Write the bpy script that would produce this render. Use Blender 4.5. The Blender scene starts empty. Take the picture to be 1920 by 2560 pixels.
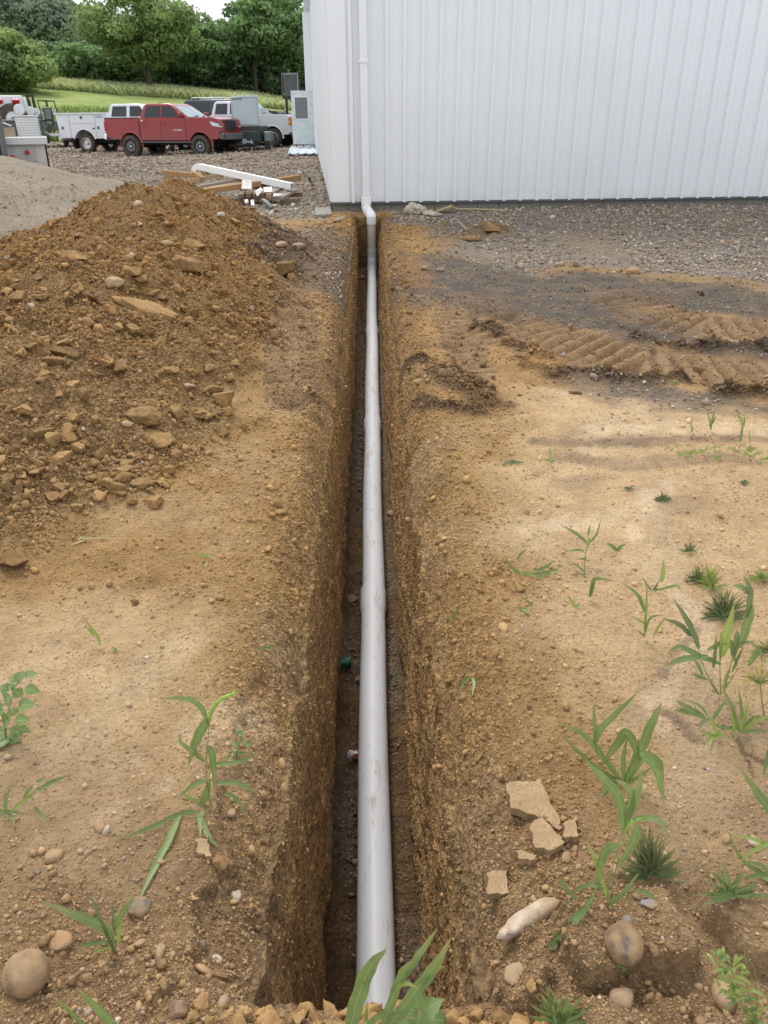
import bpy, bmesh, math, random
import numpy as np
from mathutils import Vector, Matrix
R = math.radians
rng = np.random.default_rng(7)
random.seed(7)
scene = bpy.context.scene
col = scene.collection

# ------------------------------------------------------------------ camera
F_PX = 1934.0; PITCH = R(26.5); ROLL = 0.0064; CAM_Z = 1.7
fw = np.array([0, math.cos(PITCH), -math.sin(PITCH)])
u0 = np.array([0, math.sin(PITCH), math.cos(PITCH)]); r0 = np.array([1.0, 0, 0])
rt = math.cos(ROLL)*r0 - math.sin(ROLL)*u0
up = math.cos(ROLL)*u0 + math.sin(ROLL)*r0
cam_d = bpy.data.cameras.new('camera'); cam = bpy.data.objects.new('camera', cam_d); col.objects.link(cam)
m = Matrix(((rt[0], up[0], -fw[0], 0), (rt[1], up[1], -fw[1], 0), (rt[2], up[2], -fw[2], CAM_Z), (0, 0, 0, 1)))
cam.matrix_world = m
cam_d.sensor_fit = 'VERTICAL'; cam_d.sensor_height = 24; cam_d.lens = 24*F_PX/2560
cam_d.clip_start = 0.05; cam_d.clip_end = 3000
scene.camera = cam

def ray(px, py):
    d = fw + rt*(px-960)/F_PX - up*(py-1280)/F_PX
    return d
def at_y(px, py, Y):
    d = ray(px, py); t = Y/d[1]
    return Vector((d[0]*t, Y, CAM_Z + d[2]*t))
def at_z(px, py, Z):
    d = ray(px, py); t = (Z-CAM_Z)/d[2]
    return Vector((d[0]*t, d[1]*t, Z))

# ------------------------------------------------------------------ noise
def _h(ix, iy, seed):
    n = (ix.astype(np.int64)*374761393 + iy.astype(np.int64)*668265263 + seed*1442695041) & 0x7fffffff
    n = ((n ^ (n >> 13))*1274126177) & 0x7fffffff
    return ((n ^ (n >> 16)) & 0xffffff)/float(0xffffff)
def vnoise(x, y, seed=0):
    x = np.asarray(x, float); y = np.asarray(y, float)
    ix = np.floor(x); iy = np.floor(y); fx = x-ix; fy = y-iy
    def g(a, b):
        an = _h(ix+a, iy+b, seed)*6.2831853
        return np.cos(an)*(fx-a) + np.sin(an)*(fy-b)
    u = fx*fx*fx*(fx*(fx*6-15)+10); v = fy*fy*fy*(fy*(fy*6-15)+10)
    a = g(0, 0)*(1-u)+g(1, 0)*u; b = g(0, 1)*(1-u)+g(1, 1)*u
    return (a*(1-v)+b*v)*1.5
def fbm(x, y, oct=4, seed=0, gain=.5, lac=2.03):
    s = 0; a = 1.0; t = 0
    for i in range(oct):
        s = s + a*vnoise(x*lac**i + 17.3*i, y*lac**i - 9.1*i, seed+i); t += a; a *= gain
    return s/t*1.5
def worley(x, y, seed=0):
    x = np.asarray(x, float); y = np.asarray(y, float)
    ix = np.floor(x); iy = np.floor(y)
    d1 = np.full(x.shape, 9.0); cid = np.zeros(x.shape)
    for a in (-1, 0, 1):
        for b in (-1, 0, 1):
            px = ix+a+_h(ix+a, iy+b, seed); py = iy+b+_h(ix+a, iy+b, seed+5)
            d = (px-x)**2 + (py-y)**2
            m_ = d < d1
            d1 = np.where(m_, d, d1); cid = np.where(m_, _h(ix+a, iy+b, seed+9), cid)
    return np.sqrt(d1), cid
def sstep(a, b, x):
    t = np.clip((np.asarray(x, float)-a)/(b-a), 0, 1); return t*t*(3-2*t)
def gauss(x, s): return np.exp(-(x/s)**2)

# ------------------------------------------------------------------ terrain functions
SL = 0.0225
def gb(Y): return SL*np.minimum(Y, 16)+.0125*np.maximum(0, Y-16.)
def xc(Y): return -0.022-0.0156*Y               # trench centreline
def pipe_z(Y): return -1.266+0.0525*Y           # pipe centre height
def pipe_x(Y): return -0.024-0.0117*Y
T0, T1 = 1.05, 14.45
mcy = [1.0, 2.2, 2.8, 3.5, 4.3, 5.0, 6.0, 6.9, 7.8, 8.6, 9.6, 10.4, 11.1, 11.7, 12.4, 13.2, 14]
mch = [0.0, .07, .22, .36, .48, .56, .62, .60, .48, .44, .56, .70, .68, .60, .34, .08, 0]
mtoe = [-1.9, -1.6, -1.35, -.98, -.90, -.84, -.80, -.80, -.78, -.76, -.80, -.88, -1.0, -1.15, -1.45, -1.9, -2.4]
mcr = [-3.3, -3.2, -3.2, -3.1, -3.0, -2.9, -2.9, -2.95, -3.0, -3.1, -3.1, -3.15, -3.1, -2.95, -2.9, -2.9, -2.9]
def mound(X, Y):
    h = np.interp(Y, mcy, mch); toe = np.interp(Y, mcy, mtoe); cr = np.interp(Y, mcy, mcr)
    wob = fbm(X*.8, Y*.8, 3, 31)
    toe = toe + .22*fbm(Y*1.3, Y*0+3, 3, 40) + .12*wob
    t = np.clip((toe-X)/(toe-cr), 0, 2)
    prof = np.where(t < 1, np.sin(np.clip(t, 0, 1)*np.pi/2)**1.0, np.clip(1-(t-1)/.95, 0, 1)**1.1)
    out = h*prof*(1+.17*wob+.16*np.clip(fbm(X*1.7, Y*1.7, 3, 33), -.5, 1))+prof*(.10*gauss(np.hypot(X+3.35, Y-10.6), .5)+.12*gauss(np.hypot(X+2.75, Y-11.5), .4))
    return out
def mound_mask(X, Y): return sstep(.015, .07, mound(X, Y))
def gmound(X, Y):
    dx = X+8.0; dy = Y-15.2
    r = np.sqrt((dx/4.1)**2+(dy/4.3)**2)+.06*fbm(X*.5, Y*.5, 3, 77)
    h = 1.12*np.clip(1-r, 0, 1)**.8
    r2 = np.sqrt(((X+4.9)/1.5)**2+((Y-15.6)/1.6)**2)
    h = np.maximum(h, .42*np.clip(1-r2, 0, 1))
    return h
def small_heap(X, Y):
    p = 0
    for (cx, cy, r, hh) in HEAPS:
        d = np.sqrt((X-cx)**2+((Y-cy))**2)/r + .25*fbm(X*4, Y*4, 2, 5)
        p = np.maximum(p, hh*np.clip(1-d, 0, 1)**.8)
    return p
def gp(px, py):      # image point -> flat (sloping) ground point
    d = ray(px, py); t = (0-CAM_Z)/(d[2]-SL*d[1])
    if t*d[1] > 16: t = (16*(SL-.0125)-CAM_Z)/(d[2]-.0125*d[1])
    return np.array((d[0]*t, d[1]*t))
HEAPS = []
for (px, py, r, hh) in [(1225, 590, .42, .20), (1150, 600, .35, .10), (1130, 900, .30, .0), (1010, 1000, .28, .0)]:
    a = gp(px, py); HEAPS.append((a[0], a[1], r, hh))
def bbox(X, Y, P, pad): return (X > P[:, 0].min()-pad) & (X < P[:, 0].max()+pad) & (Y > P[:, 1].min()-pad) & (Y < P[:, 1].max()+pad)
def poly_mask(X, Y, pts, soft=.12, wob=.15, fs=1.6, seed=3):
    P = np.array([gp(*p) for p in pts]); X = np.asarray(X, float); Y = np.asarray(Y, float); bb = bbox(X, Y, P, soft+wob*2.2+.02)
    if not bb.all():
        out = np.zeros(X.shape)
        if bb.any(): out[bb] = poly_mask(X[bb], Y[bb], pts, soft, wob, fs, seed)
        return out
    Xw = X+wob*fbm(X*fs, Y*fs, 4, seed); Yw = Y+wob*1.5*fbm(X*fs+50, Y*fs, 4, seed+8)
    inside = np.zeros(X.shape, bool); dmin = np.full(X.shape, 1e9)
    n = len(P)
    for i in range(n):
        x1, y1 = P[i]; x2, y2 = P[(i+1) % n]
        c = ((y1 > Yw) != (y2 > Yw)) & (Xw < (x2-x1)*(Yw-y1)/((y2-y1) if y2 != y1 else 1e-9)+x1)
        inside ^= c
        ex, ey = x2-x1, y2-y1; L = ex*ex+ey*ey+1e-9
        t = np.clip(((Xw-x1)*ex+(Yw-y1)*ey)/L, 0, 1)
        dmin = np.minimum(dmin, np.hypot(Xw-x1-t*ex, Yw-y1-t*ey))
    sd = np.where(inside, dmin, -dmin)
    return sstep(-soft, soft, sd)
# track bands: list of centreline image points, half width in metres
def polyline_d(X, Y, pts):
    P = np.array([gp(*p) for p in pts]); best = np.full(X.shape, 1e9); along = np.zeros(X.shape); side = np.zeros(X.shape)
    acc = 0
    for i in range(len(P)-1):
        x1, y1 = P[i]; x2, y2 = P[i+1]; ex, ey = x2-x1, y2-y1; L = math.hypot(ex, ey)
        t = np.clip(((X-x1)*ex+(Y-y1)*ey)/(L*L), 0, 1)
        d = np.hypot(X-x1-t*ex, Y-y1-t*ey); s = np.sign(ex*(Y-y1)-ey*(X-x1))
        m_ = d < best; best = np.where(m_, d, best); along = np.where(m_, acc+t*L, along); side = np.where(m_, s, side); acc += L
    return best, along, side
TRACKS = [  # (points, half width, depth)
    ([(1560, 745), (1640, 790), (1760, 815), (2000, 835)], .36, .042),
    ([(1260, 800), (1400, 850), (1600, 910), (1800, 930), (2000, 940)], .36, .042),
    ([(1170, 860), (1250, 800), (1190, 740)], .22, .03),
    ([(735, 700), (740, 800), (725, 900), (735, 1000)], .19, .035),
    ([(1190, 940), (1160, 860), (1120, 780)], .15, .02),
]
RIDGES = [  # crumbly ridges thrown up beside the ruts
    ([(1590, 850), (1700, 868), (1830, 872), (2000, 880)], .13, .07),
    ([(1180, 800), (1290, 870), (1420, 930), (1560, 955), (1680, 950)], .12, .055),
    ([(1290, 905), (1370, 945), (1450, 925)], .14, .04),
    ([(1030, 990), (1100, 1020), (1180, 1035)], .10, .05),
    ([(1020, 900), (1120, 940), (1220, 1010)], .20, .055),
    ([(1000, 1180), (1040, 1320), (1080, 1500)], .08, .02),
    ([(1820, 985), (2000, 1000)], .14, .07),
    ([(1500, 770), (1560, 830), (1640, 880)], .05, .03),
]
def feat(X, Y):
    """masks of the ground zones, each 0..1"""
    f = {}
    f['gravel'] = poly_mask(X, Y, [(960, 560), (1080, 560), (1120, 620), (1260, 680), (1480, 660), (2200, 740), (2600, 700), (2600, 500), (1100, 500), (1000, 530)], .25, .3)
    f['wet'] = poly_mask(X, Y, [(1020, 630), (1180, 650), (1340, 690), (1560, 690), (2200, 760), (2200, 830), (1900, 790), (1600, 760), (1640, 800), (1760, 850), (2100, 890), (1840, 900), (1560, 850), (1360, 800), (1180, 780), (1010, 740), (960, 690)], .22, .25, 1.6, 21)
    f['wet2'] = poly_mask(X, Y, [(1330, 850), (1480, 930), (1600, 960), (1760, 985), (2100, 1020), (2100, 1050), (1760, 1030), (1560, 1010), (1440, 960)], .15, .15, 2, 61)
    f['mud'] = poly_mask(X, Y, [(1310, 960), (1520, 960), (1760, 1000), (2300, 1030), (2600, 1500), (2400, 2300), (1640, 2250), (1560, 2000), (1480, 1800), (1380, 1600), (1300, 1380), (1280, 1200), (1340, 1080)], .2, .2, 1.4, 71)
    f['mudL'] = poly_mask(X, Y, [(-400, 1560), (100, 1500), (420, 1480), (560, 1600), (560, 1800), (520, 2050), (480, 2250), (200, 2200), (-400, 2100)], .14, .14, 2, 91)
    f['darkL'] = poly_mask(X, Y, [(640, 600), (790, 560), (880, 600), (884, 760), (760, 720), (640, 680)], .2, .3, 2, 101)
    f['far'] = sstep(13.2, 15.0, Y+.5*fbm(X*.5, Y*.5, 3, 55)+np.where(X > -.9, -1.2, 0))
    return f
LUMPS = [([(1400, 2330), (1500, 2275), (1640, 2270), (1705, 2330), (1735, 2430), (1640, 2445), (1560, 2455), (1480, 2485), (1405, 2430)], .07),
         ([(1745, 2250), (1990, 2230), (1990, 2450), (1880, 2450), (1800, 2385), (1745, 2345)], .075), ([(1225, 2430), (1320, 2415), (1400, 2480), (1345, 2525), (1230, 2505)], .05),
         ([(1440, 2520), (1560, 2500), (1700, 2510), (1700, 2700), (1440, 2700)], .03), ([(150, 2430), (330, 2420), (420, 2500), (300, 2700), (150, 2600)], .03)]
def ground_h(X, Y, fine=True, f=None):
    X = np.asarray(X, float); Y = np.asarray(Y, float)
    if f is None: f = feat(X, Y)
    z = gb(Y)+.0105*np.clip(Y-16, 0, 30)*sstep(-12, -4.5, X)*(1-sstep(50, 57, Y))
    u = X-xc(Y); au = np.abs(u)
    mo = mound(X, Y); mm = sstep(.01, .10, mo)
    gm = gmound(X, Y); gg = sstep(.01, .06, gm)
    z = z + mo + gm + small_heap(X, Y)
    trenchy = ((Y > T0-.3) & (Y < T1+.3))
    # broken, sunken shoulders of the trench
    wd = np.where(u < 0, np.interp(Y, [1, 1.6, 2.2, 4, 9, 14], [.20, .19, .15, .13, .10, .07]), np.interp(Y, [1, 1.6, 2.2, 4, 9, 14], [.12, .16, .15, .13, .10, .07]))*(1+.45*fbm(Y*1.6, np.sign(u)*7+0*Y, 4, 12))
    dq = np.clip((.235+wd-au)/wd, 0, 1)
    drop = (.19+.07*fbm(Y*.9, np.sign(u)*3+0*Y, 3, 13))*np.interp(Y, [1, 3, 9, 14], [1.25, 1.1, .8, .55])*(.55*dq+.45*dq**2.5)*sstep(T0-.16, T0+.25, Y)*(1-sstep(T1-.1, T1+.2, Y))
    z = z-drop
    near = sstep(.75, 1.9, Y)
    # crust broken off along the left rim near the end
    eb = .40+.07*fbm(Y*4, Y*0+1, 3, 18)+.02*fbm(Y*19, Y*0+1, 2, 19)
    z = z-np.where(u < 0, .035*sstep(.012, -.012, au-eb), .02*sstep(.02, -.02, au-eb-.03))*sstep(T0-.1, T0+.05, Y)*(1-sstep(1.9, 2.5, Y))
    # clay lumps with undercut front edges, bottom right
    for pts, hh in LUMPS: z = z+hh*poly_mask(X, Y, pts, .010, .022, 9, 19)*(1+.25*fbm(X*7, Y*7, 3, 20))
    # low lumpy bank in the foreground
    z = z + (1-sstep(.95, 1.75, Y+.15*fbm(X*2, Y*2, 2, 15)))*(.035+.075*np.clip(fbm(X*2.6, Y*2.6, 3, 16), -.6, 1))*sstep(.1, .4, au)
    mud = np.maximum(f['mud'], f['mudL'])
    loose = np.clip(1-mud*.85-f['gravel']*.6-f['far']*.8, 0.12, 1)
    loose = np.maximum(loose, .0)
    nearl = 1.5*sstep(.62, .30, au)*sstep(T0-.3, T0+.2, Y)*(1-sstep(T1-.2, T1+.4, Y))
    # medium undulation
    z = z + .022*fbm(X*1.5, Y*1.5, 4, 1) + mm*(.07*fbm(X*2.2, Y*2.2, 4, 2)+.055*np.abs(fbm(X*4.5, Y*4.5, 3, 6))+.05*np.clip(.5-worley(X*3.3+.3*fbm(X*3, Y*3, 2, 8), Y*3.3, 9)[0], -.2, .5)) + gg*.02*fbm(X*2, Y*2, 3, 4)
    z = np.array(z); rg = np.zeros(X.shape)
    for pts, hw, dp in TRACKS:
        bb = bbox(X, Y, np.array([gp(*p) for p in pts]), hw*1.3)
        if not bb.any(): continue
        x_, y_ = X[bb], Y[bb]; d, al, s = polyline_d(x_, y_, pts)
        k = sstep(hw*1.15, hw*.8, d)*(.65+.5*fbm(x_*2, y_*2, 2, 141))
        bars = np.tanh(1.8*np.sin(al*2*np.pi/.15+s*d*9+1.2*fbm(x_*1.2, y_*1.2, 2, 142)))
        z[bb] -= k*dp*(.75 + .9*bars)
    for pts, hw, dp in RIDGES:
        bb = bbox(X, Y, np.array([gp(*p) for p in pts]), hw*1.3+.12)
        if not bb.any(): continue
        x_, y_ = X[bb], Y[bb]; d, al, s = polyline_d(x_+.06*fbm(x_*4, y_*4, 2, 145), y_, pts)
        rg[bb] = np.maximum(rg[bb], sstep(hw*1.3, 0, d)*np.clip(.7+.7*fbm(x_*3, y_*3, 2, 143), 0, 1.3)*dp)
    z = z+rg
    rough = np.clip(np.maximum.reduce([mm, nearl*.55, sstep(.005, .04, rg), .22*loose, .5*(1-near)*(1-mud), sstep(.02, .08, small_heap(X, Y))]), 0, 1)*(1-gg)
    if fine:
        w1, c1 = worley(X*9+.4*fbm(X*6, Y*6, 2, 150), Y*9, 151)
        w2, c2 = worley(X*22, Y*22, 152)
        w3, c3 = worley(X*48, Y*48, 153)
        z = z + rough*(.030*np.clip(.55-w1, -.2, .6)*(c1 > .35)*1.3 + .020*np.clip(.6-w2, -.2, .6)*(c2 > .3) + .009*np.clip(.6-w3, 0, .6))
        z = z + rough*.012*fbm(X*14, Y*14, 3, 154)
        small = (1-rough)
        z = z + small*(.0035*fbm(X*20, Y*20, 3, 155) + .004*loose*np.clip(.45-w2, 0, .5)*(c2 > .6))
        z = z + (f['gravel']+f['far']*.5+f['wet']*.35)*(.014*np.clip(.6-w2, 0, .6))
    return z, rough, rg
def gz(x, y):
    z, _, _ = ground_h(np.array([float(x)]), np.array([float(y)]), True)
    return float(z[0])
GC = {}
def gfast(X, Y):
    """terrain height looked up in a grid computed once"""
    if not GC:
        ly = np.linspace(math.log(.3), math.log(80), 620); sx = np.linspace(-1.3, 1.3, 520)
        YY, SS = np.meshgrid(np.exp(ly), sx, indexing='ij'); GC['z'] = ground_h(SS*(YY+.8), YY, False)[0]
        GC['n'] = (620, 520)
    X = np.asarray(X, float); Y = np.clip(np.asarray(Y, float), .3, 79)
    a = (np.log(Y)-math.log(.3))/(math.log(80)-math.log(.3))*619; b = np.clip((X/(Y+.8)+1.3)/2.6*519, 0, 518.999)
    i = np.minimum(a.astype(int), 618); j = b.astype(int); fa = a-i; fb = b-j; Z = GC['z']
    return (Z[i, j]*(1-fb)+Z[i, j+1]*fb)*(1-fa)+(Z[i+1, j]*(1-fb)+Z[i+1, j+1]*fb)*fa
def on_ground(px, py):
    """march the ray to the real terrain"""
    d = ray(px, py); t = np.concatenate([np.arange(.8, 20, .02), np.arange(20, 75, .1)])/math.hypot(d[0], d[1])
    X = d[0]*t; Y = d[1]*t; Z = CAM_Z+d[2]*t
    z = gfast(X, Y)
    k = np.argmax(Z < z)
    if not (Z < z).any(): k = len(t)-1
    return Vector((X[k], Y[k], z[k]))

# ------------------------------------------------------------------ object helpers
def tag(o, label=None, cat=None, group=None, kind=None):
    if label: o['label'] = label
    if cat: o['category'] = cat
    if group: o['group'] = group
    if kind: o['kind'] = kind
    return o
def empty(name, loc, rz=0.0, label=None, cat=None, group=None):
    o = bpy.data.objects.new(name, None); col.objects.link(o); o.location = loc; o.rotation_euler = (0, 0, rz)
    o.empty_display_size = .1
    return tag(o, label, cat, group)
class MB:
    def __init__(s): s.v = []; s.f = []; s.mi = []; s.m = Matrix.Identity(4); s.cur = 0
    def add(s, vs, fs):
        b = len(s.v); s.v += [tuple(s.m @ Vector(p)) for p in vs]
        for f in fs: s.f.append(tuple(b+i for i in f)); s.mi.append(s.cur)
        return s
    def box(s, c, d, rot=None, taper=None):
        x, y, z = [k/2 for k in d]; t = taper or 1
        vs = [(-x, -y, -z), (x, -y, -z), (x, y, -z), (-x, y, -z), (-x*t, -y*t, z), (x*t, -y*t, z), (x*t, y*t, z), (-x*t, y*t, z)]
        M = Matrix.Translation(c)
        if rot: M = M @ Matrix.Rotation(rot[2], 4, 'Z') @ Matrix.Rotation(rot[1], 4, 'Y') @ Matrix.Rotation(rot[0], 4, 'X')
        return s.add([M @ Vector(p) for p in vs], [(0, 3, 2, 1), (4, 5, 6, 7), (0, 1, 5, 4), (1, 2, 6, 5), (2, 3, 7, 6), (3, 0, 4, 7)])
    def tube(s, pts, r, n=12, cap=True):
        pts = [Vector(p) for p in pts]; k = len(pts); rs = r if isinstance(r, (list, tuple)) else [r]*k
        vs = []; prev = None
        for i, p in enumerate(pts):
            t = (pts[min(i+1, k-1)]-pts[max(i-1, 0)]).normalized()
            if prev is None:
                a = t.orthogonal().normalized()
            else:
                a = (prev-t*prev.dot(t)).normalized()
            prev = a; b = t.cross(a)
            for j in range(n):
                an = 2*math.pi*j/n; vs.append(p+(a*math.cos(an)+b*math.sin(an))*rs[i])
        fs = [(i*n+j, i*n+(j+1) % n, (i+1)*n+(j+1) % n, (i+1)*n+j) for i in range(k-1) for j in range(n)]
        if cap: fs += [tuple(reversed(range(n))), tuple((k-1)*n+j for j in range(n))]
        return s.add(vs, fs)
    def lathe(s, prof, n=24, axis='Z', c=(0, 0, 0)):
        vs = []
        for (r, h) in prof:
            for j in range(n):
                a = 2*math.pi*j/n; x, y = r*math.cos(a), r*math.sin(a)
                p = {'Z': (x, y, h), 'Y': (x, h, y), 'X': (h, x, y)}[axis]
                vs.append((p[0]+c[0], p[1]+c[1], p[2]+c[2]))
        k = len(prof)
        fs = [(i*n+j, i*n+(j+1) % n, (i+1)*n+(j+1) % n, (i+1)*n+j) for i in range(k-1) for j in range(n)]
        return s.add(vs, fs)
    def prism(s, pts, y0, y1, inset=0):     # polygon in x-z extruded along y
        n = len(pts)
        vs = [(p[0], y0, p[1]) for p in pts]+[(p[0], y1, p[1]) for p in pts]
        return s.add(vs, [tuple(range(n)), tuple(reversed(range(n, 2*n)))]+[(i, i+n, (i+1) % n+n, (i+1) % n) for i in range(n)])
    def build(s, name, mats, parent=None, smooth=False, bevel=0, seg=2, fix=True):
        me = bpy.data.meshes.new(name); me.from_pydata(s.v, [], s.f)
        if not isinstance(mats, (list, tuple)): mats = [mats]
        for q in mats: me.materials.append(q)
        me.polygons.foreach_set('material_index', s.mi)
        if fix:
            bm = bmesh.new(); bm.from_mesh(me); bmesh.ops.recalc_face_normals(bm, faces=bm.faces); bm.to_mesh(me); bm.free()
        if smooth: 
            me.polygons.foreach_set('use_smooth', [True]*len(me.polygons)); me.set_sharp_from_angle(angle=R(38))
        o = bpy.data.objects.new(name, me); col.objects.link(o)
        if parent: o.parent = parent
        if bevel:
            b = o.modifiers.new('bevel', 'BEVEL'); b.width = bevel; b.segments = seg; b.limit_method = 'ANGLE'; b.angle_limit = R(40)
            b.harden_normals = False
        return o
def np_mesh(name, V, Fq, mats, smooth=False, attrs=None, mi=None, link=True):
    me = bpy.data.meshes.new(name); V = np.asarray(V, np.float32); Fq = np.asarray(Fq, np.int32)
    me.vertices.add(len(V)); me.vertices.foreach_set('co', V.ravel())
    k = Fq.shape[1]; me.loops.add(Fq.size); me.loops.foreach_set('vertex_index', Fq.ravel())
    me.polygons.add(len(Fq)); me.polygons.foreach_set('loop_start', np.arange(0, Fq.size, k, dtype=np.int32))
    me.polygons.foreach_set('loop_total', np.full(len(Fq), k, np.int32))
    if smooth: me.polygons.foreach_set('use_smooth', np.ones(len(Fq), bool))
    for q in (mats if isinstance(mats, (list, tuple)) else [mats]): me.materials.append(q)
    if mi is not None: me.polygons.foreach_set('material_index', np.asarray(mi, np.int32))
    for k_, a in (attrs or {}).items():
        a = np.asarray(a, np.float32)
        if a.ndim == 2:
            at = me.attributes.new(k_, 'FLOAT_COLOR', 'POINT'); 
            if a.shape[1] == 3: a = np.concatenate([a, np.ones((len(a), 1), np.float32)], 1)
            at.data.foreach_set('color', a.ravel())
        else:
            at = me.attributes.new(k_, 'FLOAT', 'POINT'); at.data.foreach_set('value', a.ravel())
    me.update(calc_edges=True)
    o = bpy.data.objects.new(name, me)
    if link: col.objects.link(o)
    return o

# ------------------------------------------------------------------ materials
class NT:
    def __init__(s, name):
        s.mt = bpy.data.materials.new(name); s.mt.use_nodes = True; s.n = s.mt.node_tree.nodes; s.l = s.mt.node_tree.links
        s.b = s.n['Principled BSDF']
    def node(s, t, ins=None, **kw):
        n = s.n.new(t)
        for k, v in kw.items(): setattr(n, k, v)
        for k, v in (ins or {}).items(): s.put(n.inputs[k], v)
        return n
    def put(s, sock, v):
        if isinstance(v, bpy.types.NodeSocket): s.l.new(v, sock)
        elif isinstance(v, bpy.types.Node): s.l.new(v.outputs[0], sock)
        elif isinstance(v, (tuple, list)) and len(v) == 3 and sock.type == 'RGBA': sock.default_value = (*v, 1)
        else: sock.default_value = v
    def coord(s, kind='Object'): return s.node('ShaderNodeTexCoord').outputs[kind]
    def noise(s, scale, detail=4, rough=.6, vec=None, dist=0):
        n = s.node('ShaderNodeTexNoise', {'Scale': scale, 'Detail': detail, 'Roughness': rough, 'Distortion': dist})
        if vec is not None: s.put(n.inputs['Vector'], vec)
        return n.outputs[0]
    def voro(s, scale, vec=None, feature='F1', out='Distance'):
        n = s.node('ShaderNodeTexVoronoi', {'Scale': scale}, feature=feature)
        if vec is not None: s.put(n.inputs['Vector'], vec)
        return n.outputs[out]
    def ramp(s, fac, stops):
        n = s.node('ShaderNodeValToRGB'); e = n.color_ramp.elements
        while len(e) < len(stops): e.new(.5)
        for k, (p, c) in enumerate(stops):
            e[k].position = p; e[k].color = (*c, 1) if isinstance(c, (tuple, list)) else (c, c, c, 1)
        s.put(n.inputs[0], fac); return n.outputs[0]
    def mix(s, f, a, b, mode='MIX'):
        n = s.node('ShaderNodeMix', data_type='RGBA', blend_type=mode)
        s.put(n.inputs[0], f); s.put(n.inputs[6], a); s.put(n.inputs[7], b); return n.outputs[2]
    def math(s, op, a, b=0.0, c=None):
        n = s.node('ShaderNodeMath', operation=op); s.put(n.inputs[0], a); s.put(n.inputs[1], b)
        if c is not None: s.put(n.inputs[2], c)
        return n.outputs[0]
    def mapr(s, v, a, b, c, d):
        n = s.node('ShaderNodeMapRange'); s.put(n.inputs[0], v)
        for i, q in enumerate((a, b, c, d)): s.put(n.inputs[i+1], q)
        return n.outputs[0]
    def attr(s, name, out='Color'): return s.node('ShaderNodeAttribute', attribute_name=name).outputs[out]
    def bump(s, h, strength=.5, dist=.01, normal=None):
        n = s.node('ShaderNodeBump', {'Strength': strength, 'Distance': dist, 'Height': h})
        if normal is not None: s.put(n.inputs['Normal'], normal)
        s.l.new(n.outputs[0], s.b.inputs['Normal']); return n.outputs[0]
    def set(s, **kw):
        for k, v in kw.items(): s.put(s.b.inputs[k.replace('_', ' ')], v)
        return s.mt
def simple(name, c, rough=.5, metal=0, var=.12, vs=6, bump=0, bs=40, coat=0, dirt=None, dirt_amt=0):
    t = NT(name); co = t.coord()
    n = t.noise(vs, 5, .6, co)
    c2 = tuple(max(0, k*(1-var)) for k in c); c3 = tuple(min(1, k*(1+var)) for k in c)
    base = t.ramp(n, [(.3, c2), (.7, c3)])
    if dirt:
        d = t.ramp(t.noise(vs*1.7, 6, .7, co), [(.62-dirt_amt*.3, 0), (.75, 1)])
        base = t.mix(d, base, dirt)
    t.set(Base_Color=base, Roughness=t.mapr(t.noise(vs*3, 3, .6, co), .3, .7, max(0, rough-.08), min(1, rough+.08)), Metallic=metal, Coat_Weight=coat)
    if bump: t.bump(t.noise(bs, 4, .6, co), bump, .01)
    return t.mt
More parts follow.
